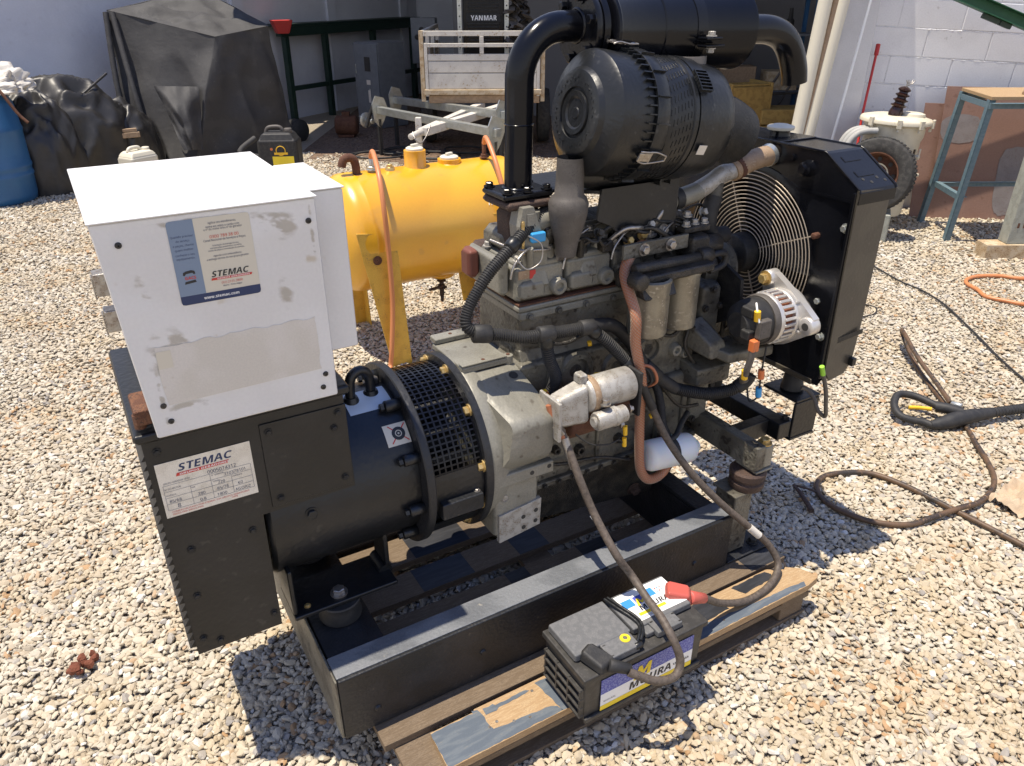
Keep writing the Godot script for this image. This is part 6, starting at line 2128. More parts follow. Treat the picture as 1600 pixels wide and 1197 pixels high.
	# a post on a sill at the edge of the view
	var ps := yard_thing("channel_post", "weathered pale green post standing on a rusty sill by the blue table", "post", 3.45, 5.3)
	m = MB.new()
	m.box(V(-.12, -.01, -.07), V(.9, .105, .07), .004)
	lpart("sill", m, "trailer_worn", ps)
	m = MB.new()
	m.hexa([V(.02, .106, -.06), V(.20, .106, -.06), V(.04, 1.1, -.06), V(.22, 1.1, -.06), V(.02, .106, .05), V(.20, .106, .05), V(.04, 1.1, .05), V(.22, 1.1, .05)], .004)
	lpart("post_shaft", m, "concrete", ps)
	for y in [.22, .48]:
		for x in [.06, .10]:
			var h := MB.new()
			h.box(V(x, y, .0502), V(x + .016, y + .035, .0515), .001)
			lpart("slot", h, "rust", ps)

func hoses_on_ground() -> void:
	var gun := thing("pressure_washer_gun", "black pressure washer gun with yellow trigger lying on the gravel", "spray gun", V(3.1, .02, .0))
	var m := MB.new()
	# a closed loop handle and guard, body and barrel
	m.tube(smooth([V(3.10, .062, -.004), V(3.075, .075, -.105), V(3.022, .077, -.150), V(2.956, .062, -.122), V(2.921, .046, -.075), V(2.93, .036, -.032), V(2.972, .032, .020), V(2.985, .032, .058), V(3.06, .036, .095)], 6), .0165, 12)
	part("handle", m, "rubber", gun)
	m = MB.new()
	m.tube(smooth([V(2.972, .033, .050), V(3.038, .036, .072), V(3.09, .043, .085), V(3.16, .050, .105), V(3.215, .050, .120), V(3.27, .050, .135)], 5), [.016, .018, .021, .025, .028, .030, .032, .033, .034, .034, .034, .034, .034, .033, .033, .032, .031, .030, .029, .028, .027, .027, .026, .025, .025, .024], 16)
	m.tube(smooth([V(3.09, .062, -.01), V(3.11, .066, .03), V(3.14, .06, .08)], 4), .024, 14)
	part("gun_body", m, "rubber", gun)
	m = MB.new()
	m.tube([V(3.26, .05, .132), V(3.43, .047, .178), V(3.53, .045, .205)], .021, 16)
	part("barrel", m, "rubber", gun)
	for k in 14:
		var t := k / 14.0
		part("grip_rib", ring_mesh(V(3.28, .05, .138).lerp(V(3.51, .045, .2), t), V(3.51, .045, .2) - V(3.28, .05, .138), .0205, .002), "rubber", gun)
	part("nozzle", cyl(V(3.525, .045, .204), V(3.60, .044, .224), .012, 12, .002), "brass", gun)
	part("trigger", hose([V(2.995, .055, -.075), V(3.03, .057, -.045), V(3.06, .058, -.01)], .009, 8), "yellow_tag", gun)
	part("hose_coupling", cyl(V(3.20, .05, -.005), V(3.205, .055, .04), .013, 12, .002), "zinc", gun)
	var h := thing("hose", "rust-stained black hose making a wide loop on the gravel from the spray gun", "hose", V(2.5, .015, .3))
	part("hose_line", hose([V(3.20, .05, -.01), V(3.30, .06, -.14), V(3.42, .09, -.33), V(3.55, .12, -.50), V(3.64, .10, -.58), V(3.665, .07, -.585), V(3.60, .035, -.50), V(3.45, .02, -.33), V(3.30, .02, -.14), V(3.18, .02, .02), V(3.12, .018, .12), V(3.02, .018, .23), V(2.94, .018, .32), V(2.84, .02, .41), V(2.74, .022, .458), V(2.62, .026, .482), V(2.526, .032, .472), V(2.40, .024, .45), V(2.291, .018, .429), V(2.20, .018, .36), V(2.155, .018, .27), V(2.150, .018, .183), V(2.195, .018, .105), V(2.27, .018, .07), V(2.36, .018, .09), V(2.452, .018, .149), V(2.49, .018, .25), V(2.50, .020, .36), V(2.508, .02, .483), V(2.519, .018, .617), V(2.53, .016, .76), V(2.56, .015, 1.0)], .0105, 10, 8), "hose_rust", h)
	one("wire", hose([V(4.75, .02, -1.75), V(4.631, .018, -1.451), V(4.53, .018, -1.2), V(4.497, .018, -1.027), V(4.40, .018, -.82), V(4.256, .018, -.621), V(4.09, .016, -.4), V(3.936, .018, -.212), V(3.771, .018, .025), V(3.65, .018, .2)], .0055, 8), "rubber", "thin dark wire trailing over the gravel to the right of the radiator", "wire")
	one("wire", hose([V(3.98, .012, -1.1), V(4.0, .018, -1.0), V(3.958, .018, -.95), V(3.88, .018, -.92), V(3.80, .016, -.935)], .004, 8), "rubber", "short curl of wire lying behind the radiator", "wire")
	one("hose", hose([V(5.5, .02, -.78), V(5.265, .02, -.82), V(5.18, .02, -.93), V(5.05, .02, -1.0), V(4.93, .02, -1.0), V(4.85, .02, -.95), V(4.80, .02, -.85), V(4.732, .02, -.756), V(4.76, .02, -.65), V(4.81, .02, -.548), V(4.95, .02, -.4)], .012, 10), "orange_hose", "orange hose curving on the gravel near the table", "hose")
	var st := MB.new()
	st.tube([V(2.115, .03, .06), V(2.105, .026, .10), V(2.072, .022, .17), V(2.055, .02, .2)], [.005, .008, .009, .011], 8)
	st.tube([V(2.115, .03, .06), V(2.14, .03, .10), V(2.17, .02, .135)], .004, 7)
	one("stick", st, "rust_brown", "small dark stick lying in the shadow beside the hose loop", "stick")
	var rg: Array = []
	var nz := noise(91, 7.0, 3)
	for i in 26:
		var row: Array = []
		for j in 26:
			var u := i / 25.0 - .5
			var v := j / 25.0 - .5
			var rr := sqrt(u * u + v * v)
			row.append(V(2.85 + u * .34, .012 + maxf(0, .05 - rr * .07) + nz.get_noise_2d(u * .6, v * .6) * .045 + .012, .63 + v * .30))
		rg.append(row)
	var rm := MB.new()
	rm.sheet(rg)
	one("rag", rm, "rag", "crumpled tan rag on the gravel right of the hose", "rag")
	var lump := thing("clay_lump", "small reddish brown lump of clay on the pale gravel by the generator", "clay", V(-.297, .012, -.351))
	rng.seed = 12
	for k in 9:
		var pb := pebble_mesh(300 + k)
		var sc := rng.randf_range(.012, .022)
		var q := V(rng.randfn(0, .018), .008 + rng.randf() * .012, rng.randfn(0, .018))
		for i in pb.v.size():
			pb.v[i] = pb.v[i] * sc + q
		lpart("lump", pb, "clay", lump)
	one("wire", hose([V(-.62, .02, .0), V(-.60, .022, .02), V(-.57, .02, .03), V(-.54, .02, .035)], .004, 6), "rubber", "short black wire end on the gravel left of the generator", "wire")

func ring_mesh(c: Vector3, ax: Vector3, r: float, w: float) -> MB:
	var m := MB.new()
	m.ring(c, ax, r, w, 20, 5)
	return m

func fuel_tank() -> void:
	var o := thing("fuel_tank", "yellow horizontal fuel tank on splayed legs behind the generator", "tank", V(1.62, 0, -2.05))
	var m := MB.new()
	var prof: Array = []
	var R := .292
	prof.append(Vector2(0, 1.06))
	for k in 8:
		var a := PI * .5 * (k + 1) / 8.0
		prof.append(Vector2(R * pow(sin(a), .55), 1.165 - .105 * cos(a)))
	prof.append(Vector2(R, 1.2))
	prof.append(Vector2(R + .002, 1.205))
	prof.append(Vector2(R, 1.21))
	prof.append(Vector2(R, 2.03))
	for k in 8:
		var a := PI * .5 * (k + 1) / 8.0
		prof.append(Vector2(R * pow(maxf(cos(a), 0.0), .55), 2.035 + .105 * sin(a)))
	m.rev(prof, MB.along(V(0, .625, -2.05), V(1, .625, -2.05)), 72, 0, TAU, .6)
	part("tank_shell", m, "yellow_paint", o)
	for e in [[1.545, .055, .085], [1.735, .06, .025]]:
		m = MB.new()
		m.rev([Vector2(e[1] * 1.15, .28), Vector2(e[1], .29), Vector2(e[1], .285 + e[2]), Vector2(0, .287 + e[2])], Transform3D(Basis(), V(e[0], .625, -2.05)), 28)
		part("filler_neck", m, "yellow_paint", o)
		m = MB.new()
		m.rev([Vector2(e[1] * .8, .286 + e[2]), Vector2(e[1] * .8, .295 + e[2]), Vector2(e[1] * .68, .3 + e[2]), Vector2(0, .302 + e[2])], Transform3D(Basis(), V(e[0], .625, -2.05)), 24)
		m.box(V(-.022, .30 + e[2], -.009), V(.022, .315 + e[2], .009), .003, Transform3D(Basis(V(0, 1, 0), .4), V(e[0], .625, -2.05)))
		part("filler_cap", m, "ivory", o)
	m = MB.new()
	m.cyl(V(1.40, .91, -2.03), V(1.40, .932, -2.03), .026, .022, 18, .003)
	m.hexbolt(V(1.40, .932, -2.03), V(0, 1, 0), .014, .012)
	part("plug", m, "brass", o)
	part("return_elbow", hose([V(1.225, .88, -2.03), V(1.225, .95, -2.03), V(1.215, .985, -2.03), V(1.19, .995, -2.03), V(1.165, .985, -2.03), V(1.155, .955, -2.03)], .020, 14), "rust", o)
	part("elbow_collar", cyl(V(1.225, .895, -2.03), V(1.225, .915, -2.03), .032, 20, .003), "rust", o)
	for e in [[1.305, .99], [1.93, 1.0]]:
		m = MB.new()
		m.cyl(V(e[0], .90, -2.03), V(e[0], e[1], -2.03), .011, -1, 12, .002)
		m.hexbolt(V(e[0], .925, -2.03), V(0, 1, 0), .018, .018)
		part("hose_fitting", m, "zinc" if e[0] < 1.5 else "rust", o)
	part("drain_cup", cyl(V(1.66, .315, -2.05), V(1.66, .345, -2.05), .075, 24, .01), "yellow_paint", o)
	m = MB.new()
	m.cyl(V(1.66, .20, -2.05), V(1.66, .32, -2.05), .013, -1, 14, .002)
	m.hexbolt(V(1.66, .245, -2.05), V(0, 1, 0), .02, .02)
	m.hexbolt(V(1.66, .285, -2.05), V(0, 1, 0), .018, .016)
	m.tube([V(1.66, .255, -2.04), V(1.63, .262, -2.02), V(1.57, .258, -2.02)], .008, 8)
	m.cyl(V(1.66, .165, -2.05), V(1.66, .2, -2.05), .008, .011, 12)
	part("drain_valve", m, "rust_brown", o)
	for x in [1.20, 1.93]:
		for s in [1.0, -1.0]:
			var z0: float = -2.05 + s * .285
			var z1: float = -2.05 + s * .305
			var l := MB.new()
			# a folded plate: wide where it is welded on, narrow at the foot
			var t := V(0, 0, -.008 * s)
			var p := [V(x - .095, .70, z0 - .0 * s), V(x + .10, .675, z0), V(x + .02, .0, z1 + .02 * s), V(x + .125, .0, z1 + .02 * s)]
			l.hexa([p[2], p[3], p[0], p[1], p[2] + t, p[3] + t, p[0] + t, p[1] + t], .002)
			var iw := V(.0, 0, -.08 * s)
			l.hexa([p[3] + t, p[3] + t + V(-.006, 0, 0), p[1] + t, p[1] + t + V(-.006, 0, 0), p[3] + iw, p[3] + iw + V(-.006, 0, 0), p[1] + iw * .5, p[1] + iw * .5 + V(-.006, 0, 0)], .001)
			part("leg", l, "yellow_old", o)
			m = MB.new()
			m.rev([Vector2(.010, 0), Vector2(.022, .0), Vector2(.022, .006), Vector2(0, .006)], MB.along(V(x - .005, .56, z0 + s * .006), V(x - .005, .56, z0 + s)), 18)
			part("leg_bolt", m, "rust", o)
	m = MB.new()
	for e in [[1.82, .74, 1.845, .83], [1.835, .74, 1.855, .80]]:
		var a := V(e[0], e[1], -2.05 + sqrt(.2935 * .2935 - (e[1] - .625) * (e[1] - .625)))
		var c := V(e[2], e[3], -2.05 + sqrt(.2935 * .2935 - (e[3] - .625) * (e[3] - .625)))
		m.tube([a, (a + c) * .5 + V(0, .003, .003), c], .0022, 6)
	m.ring(V(1.905, .79, -2.05 + .243), V(0, .56, .83), .012, .002, 18, 5)
	m.tube([V(1.93, .80, -1.808), V(1.932, .785, -1.80), V(1.945, .785, -1.80), V(1.947, .805, -1.811)], .002, 6)
	part("chalk_marks", m, "ink_white", o)
	one("fuel_hose", hose([V(1.305, .985, -2.03), V(1.30, 1.02, -1.99), V(1.285, 1.0, -1.92), V(1.255, .93, -1.80), V(1.24, .80, -1.735), V(1.245, .60, -1.73), V(1.24, .35, -1.72), V(1.21, .12, -1.70), V(1.195, .02, -1.70), V(1.15, .015, -1.6)], .012, 12), "orange_hose", "clear orange fuel hose hanging over the front of the yellow tank to the ground", "hose", "fuel hoses of the yellow tank")
	one("fuel_hose", hose([V(1.93, .995, -2.03), V(1.925, 1.03, -2.0), V(1.91, .99, -1.92), V(1.895, .90, -1.82), V(1.89, .76, -1.745), V(1.88, .55, -1.725), V(1.84, .30, -1.70), V(1.80, .03, -1.6)], .012, 12), "orange_hose", "clear orange fuel hose at the far end of the yellow tank beside the exhaust pipe", "hose", "fuel hoses of the yellow tank")

func jerrycan(called: String, label: String, at: Vector3, turn: float, s: Vector3, mat: String) -> Node3D:
	var o := thing(called, label, "jerrycan", at, turn)
	var m := MB.new()
	m.box(V(-.5 * s.x, 0, -.5 * s.z), V(.5 * s.x, s.y * .86, .5 * s.z), .035)
	m.hexa([V(-.48 * s.x, s.y * .80, -.46 * s.z), V(.48 * s.x, s.y * .80, -.46 * s.z), V(-.36 * s.x, s.y * .93, -.36 * s.z), V(.36 * s.x, s.y * .93, -.36 * s.z), V(-.48 * s.x, s.y * .80, .46 * s.z), V(.48 * s.x, s.y * .80, .46 * s.z), V(-.36 * s.x, s.y * .93, .36 * s.z), V(.36 * s.x, s.y * .93, .36 * s.z)], .02)
	lpart("can_body", m, mat, o)
	m = MB.new()
	m.tube(smooth([V(-.30 * s.x, s.y * .92, 0), V(-.22 * s.x, s.y * .99, 0), V(.05 * s.x, s.y * .995, 0), V(.14 * s.x, s.y * .92, 0)], 5), .017, 10)
	lpart("can_handle", m, mat, o)
	m = MB.new()
	m.cyl(V(.27 * s.x, s.y * .91, .1 * s.z), V(.27 * s.x, s.y * .985, .1 * s.z), .034, -1, 20, .004)
	lpart("can_cap", m, mat, o)
	return o

func draped(bottom: Array, top: Array, sd: int, amp: float, folds: float) -> MB:
	# a cloth hung over a box: rings of points from the top edge to the ground
	var m := MB.new()
	var nz := noise(sd, .8, 2)
	var g: Array = []
	var N := 220
	var mid := Vector3.ZERO
	for p in bottom:
		mid += p / bottom.size()
	for i in 46:
		var t := i / 45.0
		var row: Array = []
		for j in N + 1:
			var s := float(j % N) / N * bottom.size()
			var k := int(s)
			var u := s - k
			var e := smoothstep(0.0, 1.0, u) * .35 + u * .65
			var tp: Vector3 = top[k].lerp(top[(k + 1) % top.size()], e)
			var bp: Vector3 = bottom[k].lerp(bottom[(k + 1) % bottom.size()], e)
			var p := tp.lerp(bp, t)
			var out := p - mid
			out.y = 0
			out = out.normalized()
			var ridge := 1.0 - absf(nz.get_noise_2d(s * folds, t * .8)) * 2.2
			var f := (ridge - .4) * amp * pow(t, .8) + nz.get_noise_2d(s * 1.6 + 40.0, t * 1.8) * amp * .7
			p += out * f * (1.0 if t < .97 else .4)
			p.y += nz.get_noise_2d(s * 2.0 + 9.0, 3.0) * .05 * t
			row.append(p)
		g.append(row)
	m.sheet(g)
	var tg: Array = []
	for i in 25:
		var row: Array = []
		for j in 25:
			var u := i / 24.0
			var v := j / 24.0
			var p: Vector3 = top[0].lerp(top[1], v).lerp(top[3].lerp(top[2], v), u)
			var edge := minf(minf(u, 1 - u), minf(v, 1 - v))
			p.y += minf(edge * 6.0, 1.0) * nz.get_noise_2d(u * 3.0, v * 3.0) * .05
			row.append(p)
		tg.append(row)
	m.sheet(tg)
	return m

func left_side() -> void:
	# a machine under a black tarpaulin
	var tp := thing("covered_machine", "large box-shaped machine draped in a dusty black tarpaulin by the bluish wall", "tarpaulin", V(1.5, 0, -7.9))
	var bt := [V(.72, .0, -7.95), V(1.25, .0, -7.36), V(2.60, .0, -7.90), V(2.65, .0, -8.9)]
	var tt := [V(.83, 1.52, -8.25), V(1.74, 1.27, -7.60), V(2.34, 1.36, -7.66), V(1.82, 1.72, -8.55)]
	part("tarpaulin", draped(bt, tt, 21, .055, 1.15), "tarp", tp)
	# a sagging pouch torn open in the lit face
	var pg: Array = []
	var nz := noise(44, 1.0, 2)
	for i in 22:
		var row: Array = []
		for j in 18:
			var u := i / 21.0
			var v := j / 17.0
			var p := V(1.05, .82, -7.60).lerp(V(1.48, .80, -7.50), v).lerp(V(1.18, .22, -7.22).lerp(V(1.36, .20, -7.28), v), u)
			p += V(-.25, .1, .6).normalized() * (sin(PI * v) * (.0 + .13 * sin(PI * u)) + nz.get_noise_2d(u * 1.2, v * 1.5) * .05)
			row.append(p)
		pg.append(row)
	var pm := MB.new()
	pm.sheet(pg)
	part("hanging_fold", pm, "tarp", tp)
	for e in [[V(.80, 1.50, -8.2), V(.74, .7, -8.0), V(.80, .02, -7.85)], [V(.86, 1.50, -8.18), V(.88, .8, -7.9), V(.93, .05, -7.68)], [V(1.95, .25, -7.40), V(1.75, .12, -7.30), V(2.16, .03, -7.30)]]:
		part("fold", hose(e, .030, 10), "tarp", tp)
	# a heap of things under plastic film
	var hp := thing("covered_heap", "low heap under crumpled black plastic sheeting between barrel and tarpaulin", "plastic sheeting", V(.25, 0, -7.3))
	for q in [[.16, -7.45, .56, .42, .80, 7], [.58, -7.55, .36, .36, .62, 8], [-.12, -7.15, .36, .34, .74, 9]]:
		var g: Array = []
		var hz := noise(60 + q[5], .8, 2)
		var cz := noise(70 + q[5], 1.5, 1)
		cz.noise_type = FastNoiseLite.TYPE_CELLULAR
		cz.cellular_return_type = FastNoiseLite.RETURN_DISTANCE2_SUB
		for i in 40:
			var row: Array = []
			for j in 73:
				var th := PI * .5 * i / 39.0
				var ph := TAU * (j % 72) / 72.0
				var d := V(cos(ph) * sin(th), cos(th), sin(ph) * sin(th))
				var r := 1.0 + (1.0 - absf(hz.get_noise_3d(d.x * 1.6, d.y * 1.6, d.z * 1.6)) * 2.2) * .10 - cz.get_noise_3d(d.x, d.y, d.z) * .16
				row.append(V(q[0] + d.x * q[2] * r, pow(maxf(d.y, 0.0), .7) * q[4] * r, q[1] + d.z * q[3] * r))
			g.append(row)
		var m := MB.new()
		m.sheet(g)
		part("plastic_sheet", m, "plastic_film", hp)
	part("sheet_edge", hose([V(.10, .70, -7.12), V(.25, .76, -7.15), V(.45, .88, -7.25), V(.62, .98, -7.4)], .012, 8), "plastic_film", hp)
	var pk := thing("wooden_offcut", "reddish brown wooden offcut sticking out of the plastic heap", "wood", V(.66, .40, -7.15))
	var wm := MB.new()
	wm.box(V(-.14, 0, -.02), V(.12, .05, .02), .004)
	wm.box(V(-.15, .055, -.03), V(.10, .085, .01), .003)
	lpart("offcut", wm, "rubber_tan", pk)
	# blue barrel with sacks on it
	var b := thing("plastic_barrel", "blue plastic barrel at the edge of the yard under a white sack", "barrel", V(-.50, 0, -6.75))
	var bm := MB.new()
	bm.rev([Vector2(0, .0), Vector2(.25, 0), Vector2(.275, .02), Vector2(.285, .07), Vector2(.292, .22), Vector2(.300, .235), Vector2(.300, .255), Vector2(.292, .27), Vector2(.296, .30), Vector2(.302, .31), Vector2(.302, .33), Vector2(.296, .345), Vector2(.298, .6), Vector2(.304, .615), Vector2(.304, .635), Vector2(.297, .65), Vector2(.285, .84), Vector2(.255, .90), Vector2(.25, .92), Vector2(0, .92)], Transform3D.IDENTITY, 56, 0, TAU, .6)
	lpart("barrel_body", bm, "barrel_blue", b)
	var sk := thing("white_sack", "crumpled white sack lying on top of the blue barrel", "sack", V(-.42, .92, -6.8))
	var sg: Array = []
	var sz := noise(81, 1.1, 2)
	for i in 24:
		var row: Array = []
		for j in 37:
			var th := PI * .5 * i / 23.0
			var ph := TAU * (j % 36) / 36.0
			var d := V(cos(ph) * sin(th), cos(th), sin(ph) * sin(th))
			var r := 1.0 + sz.get_noise_3d(d.x * 1.6, d.y * 1.6, d.z * 1.6) * .55
			row.append(V(d.x * .34 * r + .06, d.y * .20 * r, d.z * .24 * r))
		sg.append(row)
	var sm := MB.new()
	sm.sheet(sg)
	lpart("sack_cloth", sm, "trailer_white", sk)
	one("orange_strap", hose([V(-.75, 1.16, -6.75), V(-.52, 1.13, -6.72), V(-.44, 1.16, -6.7), V(-.40, 1.24, -6.7), V(-.34, 1.28, -6.7)], .022, 8), "rubber_tan", "tan strap curling above the white sack", "strap")
	one("broom_handle", hose([V(-.46, 1.15, -6.66), V(-.36, 1.06, -6.6), V(-.28, .95, -6.5), V(-.20, .78, -6.45), V(-.14, .70, -6.42)], .013, 8), "rust", "brown stick leaning down beside the blue barrel", "stick")
	# jerrycans
	jerrycan("white_jerrycan", "white plastic jerrycan standing in front of the black tarpaulin", V(.66, 0, -6.50), .5, V(.30, .41, .24), "ivory")
	var bj := jerrycan("oil_jerrycan", "black plastic oil can with a yellow label behind the control box", V(1.80, 0, -5.75), -.45, V(.36, .60, .27), "rubber_grey")
	(bj.get_child(0) as MeshInstance3D).mesh.surface_set_material(0, M["rubber"])
	var lb := MB.new()
	lb.box(V(-.05, .27, .1352), V(.14, .36, .136))
	lpart("can_label", lb, "ink_yellow", bj)
	lb = MB.new()
	lb.ring(V(.03, .41, .1355), V(0, 0, 1), .04, .004, 20, 4)
	lb.box(V(-.03, .375, .1352), V(.09, .395, .136))
	lpart("label_emblem", lb, "yellow_tag", bj)
	lb = MB.new()
	lb.cyl(V(-.05, .425, .135), V(-.05, .425, .1365), .012, -1, 14)
	lpart("label_dot", lb, "orange", bj)

func shed_things() -> void:
	# green steel bench along the left wall
	var gb := thing("steel_bench", "dark green steel bench frame along the shed wall", "bench", Y(-2.4, 0, 13.0))
	var a := Y(-3.15, 0, 11.6)
	var c := Y(-1.62, 0, 14.5)
	var f := (c - a).normalized()
	var s := V(-f.z, 0, f.x)
	var L := a.distance_to(c)
	var fr := Transform3D(Basis(f, V(0, 1, 0), s), a)
	var m := MB.new()
	m.box(V(-.1, 1.13, -.05), V(L, 1.25, .05), .004, fr)
	m.box(V(-.1, 1.251, -.5), V(L, 1.285, .06), .004, fr)
	part("bench_top", m, "green_steel", gb)
	for x in [.02, .85, 2.0, 3.1]:
		m = MB.new()
		m.box(V(x - .04, -.01, -.04), V(x + .04, 1.129, .04), .003, fr)
		part("leg", m, "green_steel", gb)
	m = MB.new()
	m.box(V(.06, .42, -.03), V(L, .48, .03), .003, fr)
	part("rail", m, "green_steel", gb)
	m = MB.new()
	m.hexa([V(-.10, 1.29, -.05), V(.06, 1.29, -.05), V(-.16, 1.46, -.08), V(.12, 1.46, -.08), V(-.10, 1.29, .08), V(.06, 1.29, .08), V(-.16, 1.46, .10), V(.12, 1.46, .10)], .01, Transform3D(Basis(), Y(-3.13, 0, 11.55) - V(0, .12, 0)))
	one("red_vice", m, "red_paint", "red vice-like block at the near end of the green bench", "vice")
	# control cabinet
	var cb := yard_thing("control_cabinet", "grey steel control cabinet standing in the shade of the shed", "cabinet", -1.83, 11.35, -.75)
	m = MB.new()
	m.box(V(-.26, .0, -.25), V(.26, 1.08, .2), .006)
	lpart("cabinet_body", m, "cabinet_grey", cb)
	m = MB.new()
	m.box(V(-.255, .03, .2015), V(.255, 1.06, .222), .006)
	lpart("door", m, "cabinet_grey", cb)
	m = MB.new()
	m.box(V(-.02, .72, .2225), V(.10, .90, .230), .004)
	lpart("meter", m, "hole_shade_and_dark", cb)
	for e in [[.0, .55, .08, .06, "old_paper"], [.02, .32, .05, .16, "old_paper"], [.05, .48, .02, .02, "zinc"], [-.23, .68, .02, .12, "zinc"]]:
		m = MB.new()
		m.box(V(e[0], e[1], .2225), V(e[0] + e[2], e[1] + e[3], .228), .001)
		lpart("plate", m, e[4], cb)
	var sb := yard_thing("switch_box", "grey switch box with dark sockets mounted beside the cabinet", "switch box", -1.25, 12.0, -.2)
	m = MB.new()
	m.box(V(-.18, .75, -.06), V(.18, 1.35, .06), .006)
	m.box(V(-.03, .0, -.05), V(.03, .749, -.01), .004)
	lpart("box_body", m, "cabinet_grey", sb)
	for e in [[-.02, 1.2], [-.09, 1.1], [.05, 1.08]]:
		m = MB.new()
		m.cyl(V(e[0], e[1], .0605), V(e[0], e[1], .075), .035, -1, 16, .004)
		lpart("socket", m, "hole_shade_and_dark", sb)
	# white stake-sided trailer
	var tr := yard_thing("cargo_trailer", "dirty white stake-sided trailer parked in the shed", "trailer", -.32, 9.0)
	m = MB.new()
	for x in [-.68, .63]:
		m.box(V(x, .60, -.03), V(x + .045, 1.315, .02), .003)
	lpart("corner_stake", m, "trailer_worn", tr)
	m = MB.new()
	m.box(V(-.634, 1.262, -.03), V(.629, 1.312, .018), .003)
	lpart("stake_frame", m, "trailer_white", tr)
	m = MB.new()
	for x in [-.626, .585]:
		m.box(V(x, .66, .022), V(x + .035, 1.195, .06), .003)
	m.box(V(-.59, 1.155, .022), V(.584, 1.193, .058), .003)
	m.box(V(-.03, 1.09, .024), V(.015, 1.154, .056), .003)
	m.box(V(-.03, 1.194, .024), V(.015, 1.261, .056), .003)
	lpart("front_gate_frame", m, "trailer_white", tr)
	for y in [[.735, .895], [.90, 1.015], [1.02, 1.088]]:
		m = MB.new()
		m.box(V(-.59, y[0], .025), V(.584, y[1], .05), .005)
		lpart("board", m, "trailer_white", tr)
	m = MB.new()
	m.box(V(-.64, .675, .0), V(.64, .73, .075), .006)
	lpart("front_sill", m, "trailer_worn", tr)
	m = MB.new()
	m.box(V(-.60, .585, -.05), V(.62, .67, .03), .006)
	lpart("chassis_beam", m, "rubber_tan", tr)
	for x in [-.68, .63]:
		for k in 3:
			m = MB.new()
			m.box(V(x + .006, .74 + k * .13, -2.0), V(x + .03, .86 + k * .13, -.04), .004)
			lpart("board", m, "trailer_worn", tr)
		m = MB.new()
		m.box(V(x, 1.265, -2.0), V(x + .04, 1.31, -.035), .003)
		for z in [-2.0, -1.35, -.7]:
			m.box(V(x, .6, z), V(x + .045, 1.264, z + .045), .003)
		lpart("stake_frame", m, "trailer_white", tr)
	m = MB.new()
	m.box(V(-.66, .66, -2.0), V(.66, .70, -.055), .004)
	lpart("floor", m, "trailer_worn", tr)
	for x in [-.75, .66]:
		m = MB.new()
		m.rev([Vector2(.0, -.08), Vector2(.2, -.08), Vector2(.30, -.07), Vector2(.32, 0), Vector2(.30, .07), Vector2(.2, .08), Vector2(0, .08)], Transform3D(Basis(V(0, 0, 1), V(1, 0, 0), V(0, 1, 0)), V(x + .04, .32, -1.0)), 36)
		lpart("wheel", m, "tyre", tr)
	m = MB.new()
	m.hexa([V(-.60, .40, 1.0), V(-.53, .40, 1.04), V(-.60, .48, 1.0), V(-.53, .48, 1.04), V(.26, .52, -.04), V(.34, .52, -.0), V(.26, .60, -.04), V(.34, .60, -.0)], .006)
	m.hexa([V(-.63, .40, 1.0), V(-.57, .40, 1.02), V(-.63, .47, 1.0), V(-.57, .47, 1.02), V(-.06, .52, -.04), V(.02, .52, .0), V(-.06, .59, -.04), V(.02, .59, .0)], .006)
	m.cyl(V(-.59, .435, 1.0), V(-.68, .42, 1.2), .035, .03, 16, .004)
	lpart("drawbar", m, "trailer_white", tr)
	m = MB.new()
	m.box(V(-.66, .0, .86), V(-.60, .56, .92), .006)
	lpart("jockey_leg", m, "trailer_white", tr)
	var w1 := MB.new()
	w1.tube(smooth([V(-.66, .46, 1.16), V(-.63, .40, 1.22), V(-.58, .36, 1.2), V(-.53, .42, 1.1), V(-.50, .50, 1.0)], 5), .006, 7)
	lpart("safety_wire", w1, "steel", tr)
	# black machine on the trailer
	var bm := yard_thing("black_genset_enclosure", "black machine with white lettering between two grey uprights on the trailer", "machine", -.33, 9.75)
	m = MB.new()
	m.box(V(-.235, .705, -.5), V(.235, 2.3, -.02), .01)
	lpart("machine_body", m, "black_gloss", bm)
	m = MB.new()
	for k in 26:
		m.box(V(-.18, 1.10 + k * .035, -.0195), V(.18, 1.118 + k * .035, -.012), .001)
	m.box(V(-.2, 1.37, -.0118), V(.2, 1.455, -.008), .001)
	lpart("machine_grille", m, "black_cast", bm)
	m = MB.new()
	write_on(m, "YANMAR", .052, V(-.145, 1.387, -.006), V(1, 0, 0), V(0, 1, 0), 0, true, .98)
	lpart("lettering", m, "ink_white", bm)
	for x in [-.30, .24]:
		m = MB.new()
		m.box(V(x, .705, -.03), V(x + .052, 2.3, .01), .003)
		lpart("upright", m, "zinc", bm)
		for k in 9:
			var hl := MB.new()
			hl.cyl(V(x + .026, 1.10 + k * .11, .0102), V(x + .026, 1.10 + k * .11, .011), .009, -1, 10)
			lpart("upright_hole_disc", hl, "hole_shade_and_dark", bm)  # dark discs painted for the shaded perforations
	var sg: Array = []
	var sz := noise(83, 2.6, 3)
	for i in 26:
		var row: Array = []
		for j in 14:
			var u := i / 25.0
			var v := j / 13.0 - .5
			row.append(V(.40 + v * (.10 + .26 * u) + sz.get_noise_2d(u * 1.5, v) * .12, 1.85 - .75 * u, .0 + sz.get_noise_2d(u * 2.0 + 4.0, v * 3.0) * .16))
		sg.append(row)
	var fm := MB.new()
	fm.sheet(sg, true)
	var pf := yard_thing("plastic_wrap", "torn shiny grey plastic wrap hanging beside the black machine", "plastic wrap", -.33, 9.75)
	lpart("film", fm, "rubber_grey", pf)
	# galvanised axle frame in front of the trailer
	var ax := thing("axle_frame", "galvanised twin-beam trailer axle with hubs standing in front of the white trailer", "axle", V(3.6, 0, -6.2))
